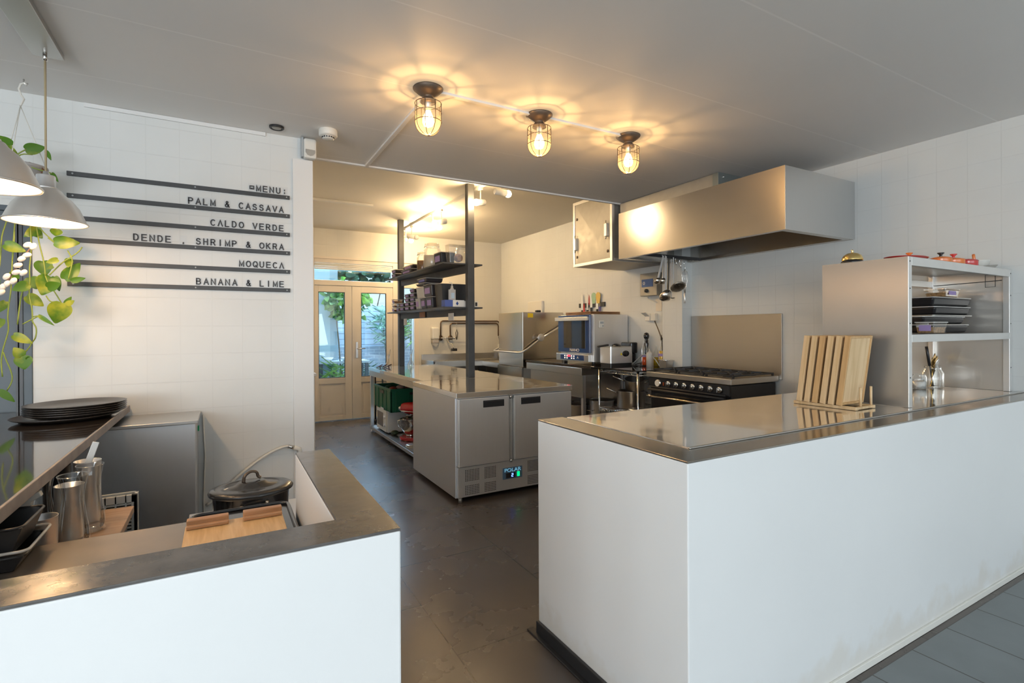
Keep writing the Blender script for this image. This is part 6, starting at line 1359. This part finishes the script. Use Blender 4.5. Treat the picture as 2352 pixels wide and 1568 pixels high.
for (x, y, lab) in ((-0.548, 2.17, 'white spray bottle standing between black tubs and carafes'), (-0.66, 2.12, 'white spray bottle farthest left, mostly hidden by the bar edge')):
    p = thing('spray_bottle', lab, 'spray bottle', (x, y, ZW), 'white spray bottles')
    MB().lathe([(0, 0.001), (0.035, 0.001), (0.036, 0.08), (0.028, 0.105), (0.016, 0.118)], (x, y, ZW), 20).build('bottle_body', mat['whitepl'], p)
    MB().lathe([(0.018, 0.115), (0.019, 0.135), (0.014, 0.14)], (x, y, ZW), 18).build('collar', mat['whitepl'], p)
    m = MB(); m.prism([(x-0.02, ZW+0.138), (x+0.015, ZW+0.138), (x+0.018, ZW+0.16), (x+0.042, ZW+0.175), (x+0.036, ZW+0.19), (x+0.0, ZW+0.185), (x-0.022, ZW+0.17)], 'Y', y-0.012, y+0.012); m.build('trigger_head', mat['whitepl'], p, bevel=0.003)
def open_tub(x, y, z, w, d, h, m_, lab, rim=None):
    p = thing('open_tub', lab, 'tub', (x, y, z), 'tubs on the inner worktop')
    m = MB(); m.frustum((x, y), w*0.82, d*0.82, w, d, z+0.001, z+h, open_top=True, t=0.004); m.build('tub', m_, p, bevel=0.003)
    m = MB(); m.tube([(a, b, z+h) for a, b in rrect(x-w/2, x+w/2, y-d/2, y+d/2, 0.02)], 0.004, 6, closed=True); m.build('rim', rim or m_, p)
open_tub(-0.585, 1.865, 0.781, 0.27, 0.20, 0.042, mat['black'], 'flat black tub under the clear one, at the left picture edge')
open_tub(-0.585, 1.865, 0.803, 0.29, 0.215, 0.035, mat['clear'], 'shallow clear tub between the two black ones, left picture edge', mat['milky'])
open_tub(-0.59, 1.865, 0.824, 0.275, 0.20, 0.072, mat['black'], 'deep empty black tub on top, at the left picture edge')
p = MB().prism([(-0.135, 1.105), (-0.122, 1.105), (-0.124, 1.117), (-0.134, 1.119)], 'Z', HC+0.0005, HC+0.003).build('paper_scrap', mat['label'], loc=(-0.128, 1.11, HC)); bpy.data.objects.remove(p)
# ================================================================== HANGING PLANT
LEAVES = [((-0.952, 3.498, 1.838), (-0.871, 3.495, 1.806), 0.057), ((-0.765, 3.524, 1.868), (-0.66, 3.524, 1.871), 0.071), ((-0.848, 3.575, 1.938), (-0.896, 3.548, 1.888), 0.05), ((-0.744, 3.453, 1.926), (-0.752, 3.465, 1.889), 0.052), ((-0.752, 3.502, 1.775), (-0.796, 3.484, 1.752), 0.032), ((-0.845, 3.649, 1.775), (-0.833, 3.643, 1.695), 0.08), ((-0.795, 3.617, 1.748), (-0.822, 3.611, 1.732), 0.019), ((-0.72, 3.578, 1.788), (-0.721, 3.555, 1.739), 0.04), ((-0.737, 3.577, 1.682), (-0.673, 3.59, 1.776), 0.07), ((-0.705, 3.555, 1.67), (-0.646, 3.562, 1.689), 0.033), ((-0.8, 3.584, 1.687), (-0.83, 3.557, 1.587), 0.102), ((-0.785, 3.602, 1.691), (-0.765, 3.601, 1.612), 0.042), ((-0.871, 3.51, 1.641), (-0.926, 3.482, 1.606), 0.056), ((-0.888, 3.623, 1.684), (-0.861, 3.617, 1.622), 0.069), ((-0.894, 3.594, 1.585), (-0.829, 3.608, 1.532), 0.062), ((-0.741, 3.593, 1.545), (-0.716, 3.609, 1.591), 0.028), ((-0.722, 3.529, 1.542), (-0.69, 3.539, 1.566), 0.03), ((-0.744, 3.539, 1.547), (-0.776, 3.556, 1.436), 0.106), ((-0.988, 3.626, 1.555), (-1.007, 3.601, 1.497), 0.041), ((-0.82, 3.477, 1.48), (-0.756, 3.458, 1.429), 0.022), ((-0.922, 3.5, 1.381), (-0.848, 3.492, 1.338), 0.048), ((-0.966, 3.5, 1.462), (-0.973, 3.485, 1.414), 0.031), ((-0.893, 3.5, 1.276), (-0.923, 3.489, 1.321), 0.053), ((-0.89, 3.5, 1.272), (-0.882, 3.499, 1.203), 0.075), ((-0.874, 3.5, 1.269), (-0.862, 3.515, 1.245), 0.02), ((-0.976, 3.5, 1.102), (-0.922, 3.516, 1.039), 0.037), ((-0.959, 3.621, 2.374), (-1.015, 3.641, 2.423), 0.046), ((-0.968, 3.584, 2.35), (-0.914, 3.562, 2.303), 0.04), ((-0.902, 3.622, 2.361), (-0.824, 3.64, 2.392), 0.062), ((-0.823, 3.631, 2.368), (-0.802, 3.629, 2.319), 0.023), ((-0.792, 3.593, 2.243), (-0.762, 3.573, 2.196), 0.023), ((-0.877, 3.616, 1.944), (-0.836, 3.615, 1.894), 0.055), ((-0.792, 3.507, 1.628), (-0.734, 3.48, 1.651), 0.054), ((-0.939, 3.621, 1.677), (-0.978, 3.64, 1.718), 0.037), ((-0.977, 3.468, 1.662), (-0.999, 3.478, 1.601), 0.039)]
VINES = [[(-0.84, 3.55, 1.9), (-0.835, 3.55, 1.855), (-0.82, 3.55, 1.783), (-0.813, 3.55, 1.726), (-0.812, 3.55, 1.692)], [(-0.8, 3.55, 1.892), (-0.773, 3.55, 1.867)], [(-0.885, 3.55, 2.056), (-0.826, 3.55, 1.926), (-0.795, 3.55, 1.895), (-0.773, 3.55, 1.867)], [(-0.796, 3.55, 1.695), (-0.766, 3.55, 1.736), (-0.739, 3.55, 1.77), (-0.703, 3.55, 1.8), (-0.674, 3.55, 1.827), (-0.66, 3.55, 1.854)], [(-0.893, 3.55, 2.246), (-0.882, 3.55, 2.102), (-0.869, 3.55, 1.945), (-0.866, 3.55, 1.834), (-0.87, 3.55, 1.773), (-0.875, 3.55, 1.723), (-0.872, 3.55, 1.662), (-0.878, 3.55, 1.592), (-0.866, 3.55, 1.527), (-0.863, 3.55, 1.477), (-0.866, 3.55, 1.452), (-0.849, 3.55, 1.425), (-0.848, 3.55, 1.393), (-0.853, 3.55, 1.361), (-0.864, 3.55, 1.348), (-0.874, 3.55, 1.321), (-0.903, 3.55, 1.279)], [(-0.905, 3.55, 2.245), (-0.922, 3.55, 2.052), (-0.937, 3.55, 1.849), (-0.942, 3.55, 1.715), (-0.946, 3.55, 1.601), (-0.955, 3.55, 1.536), (-0.96, 3.55, 1.469), (-0.954, 3.55, 1.409), (-0.969, 3.55, 1.347), (-0.979, 3.55, 1.305), (-0.986, 3.55, 1.244), (-0.98, 3.55, 1.17)], [(-0.977, 3.55, 1.296), (-0.964, 3.55, 1.247), (-0.948, 3.55, 1.202), (-0.94, 3.55, 1.15), (-0.964, 3.55, 1.098)], [(-0.952, 3.55, 2.026), (-0.961, 3.55, 1.956), (-0.981, 3.55, 1.888), (-0.983, 3.55, 1.786), (-0.995, 3.55, 1.668)], [(-0.809, 3.55, 1.587), (-0.793, 3.55, 1.553), (-0.767, 3.55, 1.558), (-0.741, 3.55, 1.547)], [(-0.721, 3.55, 1.831), (-0.7, 3.55, 1.786), (-0.704, 3.55, 1.751), (-0.718, 3.55, 1.68)], [(-0.881, 3.55, 2.237), (-0.86, 3.55, 2.059), (-0.84, 3.55, 1.9)], [(-0.812, 3.55, 1.692), (-0.798, 3.55, 1.642), (-0.776, 3.55, 1.613), (-0.746, 3.55, 1.547)], [(-0.863, 3.55, 1.477), (-0.837, 3.55, 1.482)], [(-0.902, 3.55, 1.438), (-0.871, 3.55, 1.459), (-0.837, 3.55, 1.482)], [(-0.931, 3.55, 1.917), (-0.932, 3.55, 1.861), (-0.94, 3.55, 1.76)], [(-0.938, 3.55, 2.255), (-0.924, 3.55, 2.309), (-0.884, 3.55, 2.342)], [(-0.931, 3.55, 2.263), (-0.909, 3.55, 2.318), (-0.859, 3.55, 2.319)], [(-0.926, 3.55, 2.257), (-0.934, 3.55, 2.318), (-0.941, 3.55, 2.355)], [(-0.884, 3.55, 2.259), (-0.833, 3.55, 2.244), (-0.783, 3.55, 2.233)], [(-0.922, 3.55, 1.436), (-0.913, 3.55, 1.537), (-0.904, 3.55, 1.609), (-0.884, 3.55, 1.639)]]
TWIG = [(-1.008, 3.3, 1.403), (-0.925, 3.3, 1.577), (-0.895, 3.3, 1.63), (-0.871, 3.3, 1.683), (-0.848, 3.3, 1.736), (-0.816, 3.3, 1.79), (-0.802, 3.3, 1.812)]
BUDS = [(-0.819, 3.3, 1.817), (-0.799, 3.3, 1.811), (-0.821, 3.3, 1.767), (-0.84, 3.3, 1.749), (-0.854, 3.3, 1.717), (-0.86, 3.3, 1.683), (-0.834, 3.3, 1.682), (-0.894, 3.3, 1.661), (-0.87, 3.3, 1.641), (-0.893, 3.3, 1.626), (-0.908, 3.3, 1.611), (-0.913, 3.3, 1.586)]

def leafmat(name, c1, c2, sc=9, t0=0.45, t1=0.6, rough=0.35):
    m, t, b = newmat(name)
    tc = t.nodes.new('ShaderNodeTexCoord'); nz = t.nodes.new('ShaderNodeTexNoise'); nz.inputs['Scale'].default_value = sc; nz.inputs['Detail'].default_value = 3
    rp = t.nodes.new('ShaderNodeValToRGB'); rp.color_ramp.elements[0].color = tuple(c1)+(1,); rp.color_ramp.elements[1].color = tuple(c2)+(1,)
    rp.color_ramp.elements[0].position = t0; rp.color_ramp.elements[1].position = t1
    t.links.new(tc.outputs['Object'], nz.inputs['Vector']); t.links.new(nz.outputs['Fac'], rp.inputs[0]); t.links.new(rp.outputs[0], b.inputs['Base Color'])
    b.inputs['Roughness'].default_value = rough
    tl = t.nodes.new('ShaderNodeBsdfTranslucent'); t.links.new(rp.outputs[0], tl.inputs[0]); mx = t.nodes.new('ShaderNodeMixShader'); mx.inputs[0].default_value = 0.35
    out = t.nodes['Material Output']; t.links.new(b.outputs[0], mx.inputs[1]); t.links.new(tl.outputs[0], mx.inputs[2]); t.links.new(mx.outputs[0], out.inputs[0]); return m
mat['pothos'] = leafmat('pothos_leaf', (0.10,0.24,0.02), (0.48,0.50,0.04), 11, 0.46, 0.68)
mat['vine'] = pm('vine_stem', (0.25,0.32,0.05), 0.5)
def leaf(m, p, q, w, curl=0.12, nrm=None):
    """heart shaped leaf from stem point p to tip q, width w"""
    p, q = Vector(p), Vector(q); d = q-p; L_ = d.length; u = d.normalized()
    cdir = (Vector((0, 0, 1.4))-p).normalized() if nrm is None else nrm
    s_ = u.cross(cdir)
    if s_.length < 1e-3: s_ = Vector((1, 0, 0))
    s_.normalize(); n_ = s_.cross(u).normalized()
    prof = [(-0.10, 0.28), (-0.06, 0.62), (0.10, 0.93), (0.30, 1.0), (0.50, 0.86), (0.70, 0.58), (0.87, 0.25)]
    mid = [m.addv([p+u*(t*L_ if t > 0 else 0)+n_*(-curl*w*0.2)*(1-abs(2*t-1))])for t in (0.0, 0.0, 0.10, 0.30, 0.50, 0.70, 0.87)]
    tip = m.addv([q-n_*curl*L_*0.5])
    for sg in (-1, 1):
        e = [m.addv([p+u*t*L_+s_*sg*w*0.5*h+n_*(curl*w*h*0.8-curl*L_*0.5*t*t)]) for t, h in prof]
        for k in range(6):
            m.face([mid[k], mid[k+1], e[k+1], e[k]] if mid[k] != mid[k+1] else [mid[k], e[k+1], e[k]], True)
        m.face([mid[6], tip, e[6]], True)
hp = thing('hanging_plant', 'pothos with trailing vines hanging by wires from a ceiling hook at the left', 'plant', (-0.915, 3.66, CH), None)
mF = MB(smooth=True)
random.seed(5)
for (p, q, w) in LEAVES: leaf(mF, p, q, w, random.uniform(0.05, 0.22))
mF.build('foliage', mat['pothos'], hp, subsurf=1)
m = MB()
for v in VINES:
    # smooth the traced vine a little and give it depth sway
    pts = []
    for i in range(len(v)-1):
        a, b = Vector(v[i]), Vector(v[i+1])
        for t in (0, 0.33, 0.66): pts.append(a.lerp(b, t))
    pts.append(Vector(v[-1]))
    for _ in range(2): pts = [pts[0]]+[(pts[i-1]+pts[i]*2+pts[i+1])/4 for i in range(1, len(pts)-1)]+[pts[-1]]
    m.tube(pts, 0.0032, 6)
m.build('vines', mat['vine'], hp)
PCX, PCY, PZ = -0.925, 3.63, 2.15
MB().lathe([(0, 0), (0.075, 0), (0.085, 0.01), (0.105, 0.11), (0.110, 0.112), (0.110, 0.125), (0.100, 0.125), (0.098, 0.10), (0, 0.10)], (PCX, PCY, PZ), 28).build('planter', pm('grey_planter', (0.45,0.43,0.42), 0.5), hp)
MB().lathe([(0, 0.108), (0.097, 0.104)], (PCX, PCY, PZ), 20).build('soil', pm('potting_soil', (0.05,0.03,0.02), 0.9, noise=0.3, nscale=40), hp)
hk = Vector((-0.915, 3.645, CH)); top = Vector((PCX, PCY, PZ+0.44))
m = MB()
for a in (0.4, 2.5, 4.6): m.tube([top, Vector((PCX+0.105*math.cos(a), PCY+0.105*math.sin(a), PZ+0.12))], 0.0022, 6)
m.build('hanger_wire', mat['whitepl'], hp)
m = MB(); m.tube([hk+Vector((0.012, 0, -0.030)), hk+Vector((0.004, 0, -0.018)), hk+Vector((-0.012, 0, -0.028)), hk+Vector((-0.020, 0, -0.055)), hk+Vector((-0.012, 0, -0.085)), hk+Vector((0.0, 0, -0.105)), top], 0.005, 8); m.build('hanger_hook', mat['whitepl'], hp)
m = MB(); m.tube([hk, hk+Vector((0, 0, -0.02)), hk+Vector((0.012, 0, -0.03)), hk+Vector((0.016, 0, -0.018))], 0.004, 8); m.build('ceiling_hook', mat['chrome'], hp)
mF = MB(smooth=True)
leaf(mF, (-0.84, 3.60, 2.27), (-0.86, 3.60, 2.16), 0.03, 0.5); leaf(mF, (-0.85, 3.58, 2.27), (-0.80, 3.6, 2.22), 0.025, 0.5); leaf(mF, (-0.88, 3.58, 2.28), (-0.83, 3.6, 2.25), 0.02, 0.5)
mF.build('withered_leaves', pm('withered_leaf', (0.20,0.10,0.04), 0.7), hp, label='brown withered leaves')
# catkin twig
tw = thing('catkin_twig', 'dark twig with white fluffy catkins in front of the slate blue door', 'twig', TWIG[0])
end = Vector((-1.62, 3.25, ZBAR+0.03)); tp = [end, Vector((-1.45, 3.28, 1.25))]+[Vector(v) for v in TWIG]
m = MB(); m.tube(tp, 0.0035, 6)
for b in ((TWIG[2], BUDS[7]), (TWIG[2], BUDS[8]), (TWIG[3], BUDS[6]), (TWIG[5], BUDS[2])): m.tube([Vector(b[0]), Vector(b[1])], 0.002, 5)
m.build('stem', pm('dark_twig', (0.10,0.06,0.05), 0.6), tw)
fz = pm('white_catkin', (0.85,0.80,0.72), 0.9)
for i, b in enumerate(BUDS):
    m = MB(); m.sphere((0, 0, 0), 0.0125, 12, 8, 1.45); a = random.uniform(0.3, 1.2); R_ = Matrix.Rotation(a, 3, 'Y'); m.v = [tuple(R_ @ Vector(v)+Vector(b)) for v in m.v]; m.build('catkin', fz, tw)
vs = thing('twig_vase', 'dark vase at the far left end of the bar holding the catkin twig', 'vase', (-1.62, 3.25, ZBAR))
MB().lathe([(0, 0.001), (0.05, 0.001), (0.065, 0.08), (0.03, 0.2), (0.035, 0.22), (0.028, 0.2), (0.05, 0.08), (0, 0.02)], (-1.62, 3.25, ZBAR), 24).build('vase_body', mat['blackgloss'], vs)
# ================================================================== GARDEN BEHIND THE DOOR
o = MB().box(-3, 8, YB+0.2, 16, -0.12, -0.02).build('garden_ground', gridmat('garden_paving', (0.20,0.22,0.24), (0.1,0.11,0.12), 0.7, 0, 0.3, 0, 1, 0.3, 0, w=0.01, noise=0.15)); tag(o, 'grey garden paving outside the glazed door', 'ground'); o['kind'] = 'structure'
gwm = gridmat('garden_brick', (0.25,0.29,0.34), (0.38,0.42,0.46), 0.8, 2, 0.065, 0, 0, 0.22, 0, w=0.012, bump=0.002, noise=0.25, nscale=4, stag=0.5)
o = MB().box(-1, 7, 11.2, 11.4, -0.02, 1.05).build('garden_wall', gwm); tag(o, 'blue-grey brick garden wall seen through the glazed door', 'wall'); o['kind'] = 'structure'
o = MB().box(-1, 7, 11.25, 11.3, 1.05, 1.92).build('garden_fence', gridmat('fence_boards', (0.30,0.36,0.42), (0.13,0.16,0.19), 0.7, 2, 0.12, 0, 0, 0, 0, w=0.012, bump=0.002, noise=0.12, nscale=4)); tag(o, 'grey board fence standing on the garden wall', 'fence'); o['kind'] = 'structure'
sh = thing('garden_shed', 'pale building corner outside the left door pane', 'shed', (1.4, 10.3, 0))
MB().box(0.6, 1.72, 9.9, 11.1, -0.02, 2.6).build('wall', pm('pale_shed', (0.30,0.40,0.43), 0.6), sh)
MB().box(1.72, 1.86, 9.9, 10.0, -0.02, 2.6).build('corner_post', pm('blue_grey_post', (0.22,0.30,0.34), 0.6), sh)
gt_ = thing('garden_table', 'dark garden table with white crockery outside the left door pane', 'table', (1.95, 9.8, 0))
MB().box(1.45, 2.35, 9.5, 10.0, 0.80, 0.84).build('table_top', pm('garden_table_top', (0.30,0.34,0.36), 0.4), gt_)
for x in (1.5, 2.3):
    for y in (9.55, 9.95): MB().box(x-0.03, x+0.03, y-0.03, y+0.03, -0.02, 0.80).build('leg', mat['black_steel'], gt_)
for (x, y, lab) in ((1.65, 9.7, 'white bowl on the garden table, left'), (1.95, 9.65, 'white bowl on the garden table, right')):
    o = MB().lathe([(0, 0.001), (0.05, 0.001), (0.09, 0.06), (0.085, 0.06), (0.045, 0.01), (0, 0.01)], (x, y, 0.841), 20).build('white_bowl', mat['white'], loc=(x, y, 0.841)); tag(o, lab, 'bowl')
def bush(name, lab, cx, cy, cz, rx, ry, rz, n, size, m_, down=0.3, blade=False, trunk=None, seed=1):
    random.seed(seed); p = thing(name, lab, 'plant', (cx, cy, -0.02))
    m = MB(smooth=True)
    for i in range(n):
        while True:
            v = Vector((random.uniform(-1, 1), random.uniform(-1, 1), random.uniform(-1, 1)))
            if v.length <= 1: break
        a = Vector((cx+v.x*rx, cy+v.y*ry, cz+v.z*rz)); ang = random.uniform(0, 2*PI)
        if blade:
            b = a+Vector((math.cos(ang), math.sin(ang)*0.6, random.uniform(-0.6, 0.7)))*size; leaf(m, a, b, size*0.09, 0.3, Vector((math.sin(ang)*0.3, -1, 0.3)).normalized())
        else:
            s_ = size*random.uniform(0.6, 1.2); b = a+Vector((math.cos(ang)*0.7, math.sin(ang)*0.5, -down+random.uniform(-0.5, 0.5))).normalized()*s_
            leaf(m, a, b, s_*0.75, 0.15, Vector((random.uniform(-.6, .6), -1, random.uniform(-.3, .6))).normalized())
    m.build('foliage', m_, p)
    m = MB()
    for k in range(3 if not blade else 9):
        a = random.uniform(-0.6, 0.6)*rx; m.tube([(cx+a*0.3, cy, -0.02), (cx+a*0.6, cy, max(0.3, cz*0.6)), (cx+a, cy, cz+rz*0.5)], 0.012 if not blade else 0.007, 6)
    m.build('stems', pm('bush_stem', (0.09,0.07,0.04), 0.8), p)
    return p
g1 = leafmat('garden_leaf', (0.03,0.12,0.02), (0.20,0.36,0.05), 5, 0.4, 0.65); g2 = leafmat('dark_garden_leaf', (0.015,0.06,0.03), (0.06,0.15,0.06), 5, 0.4, 0.65); g3 = leafmat('blue_green_blade', (0.08,0.20,0.14), (0.25,0.42,0.30), 5, 0.4, 0.65)
bush('climbing_plant', 'bright leafy climber hanging at the top of the left door pane', 1.95, 9.6, 1.95, 0.42, 0.25, 0.38, 330, 0.13, g1, seed=2)
bush('overhanging_tree', 'dark leafy tree canopy seen in the narrow window above the door', 2.6, 11.9, 2.85, 1.7, 0.6, 0.45, 620, 0.19, g2, seed=3)
bush('bamboo_clump', 'feathery bamboo against the fence in the right door pane', 3.15, 10.9, 1.45, 0.34, 0.2, 0.42, 190, 0.32, g3, blade=True, seed=4)
bush('fern', 'spiky green fern at the bottom of the left door pane', 1.72, 9.2, 0.55, 0.26, 0.2, 0.28, 90, 0.30, g1, blade=True, seed=5)
bush('low_shrub', 'dark low shrub beside the garden table', 2.35, 10.6, 0.50, 0.35, 0.3, 0.36, 170, 0.2, g2, blade=True, seed=6)
bush('side_bamboo', 'bamboo leaves in the narrow side window right of the door', 3.55, 10.6, 1.55, 0.22, 0.2, 0.5, 120, 0.28, g1, blade=True, seed=7)
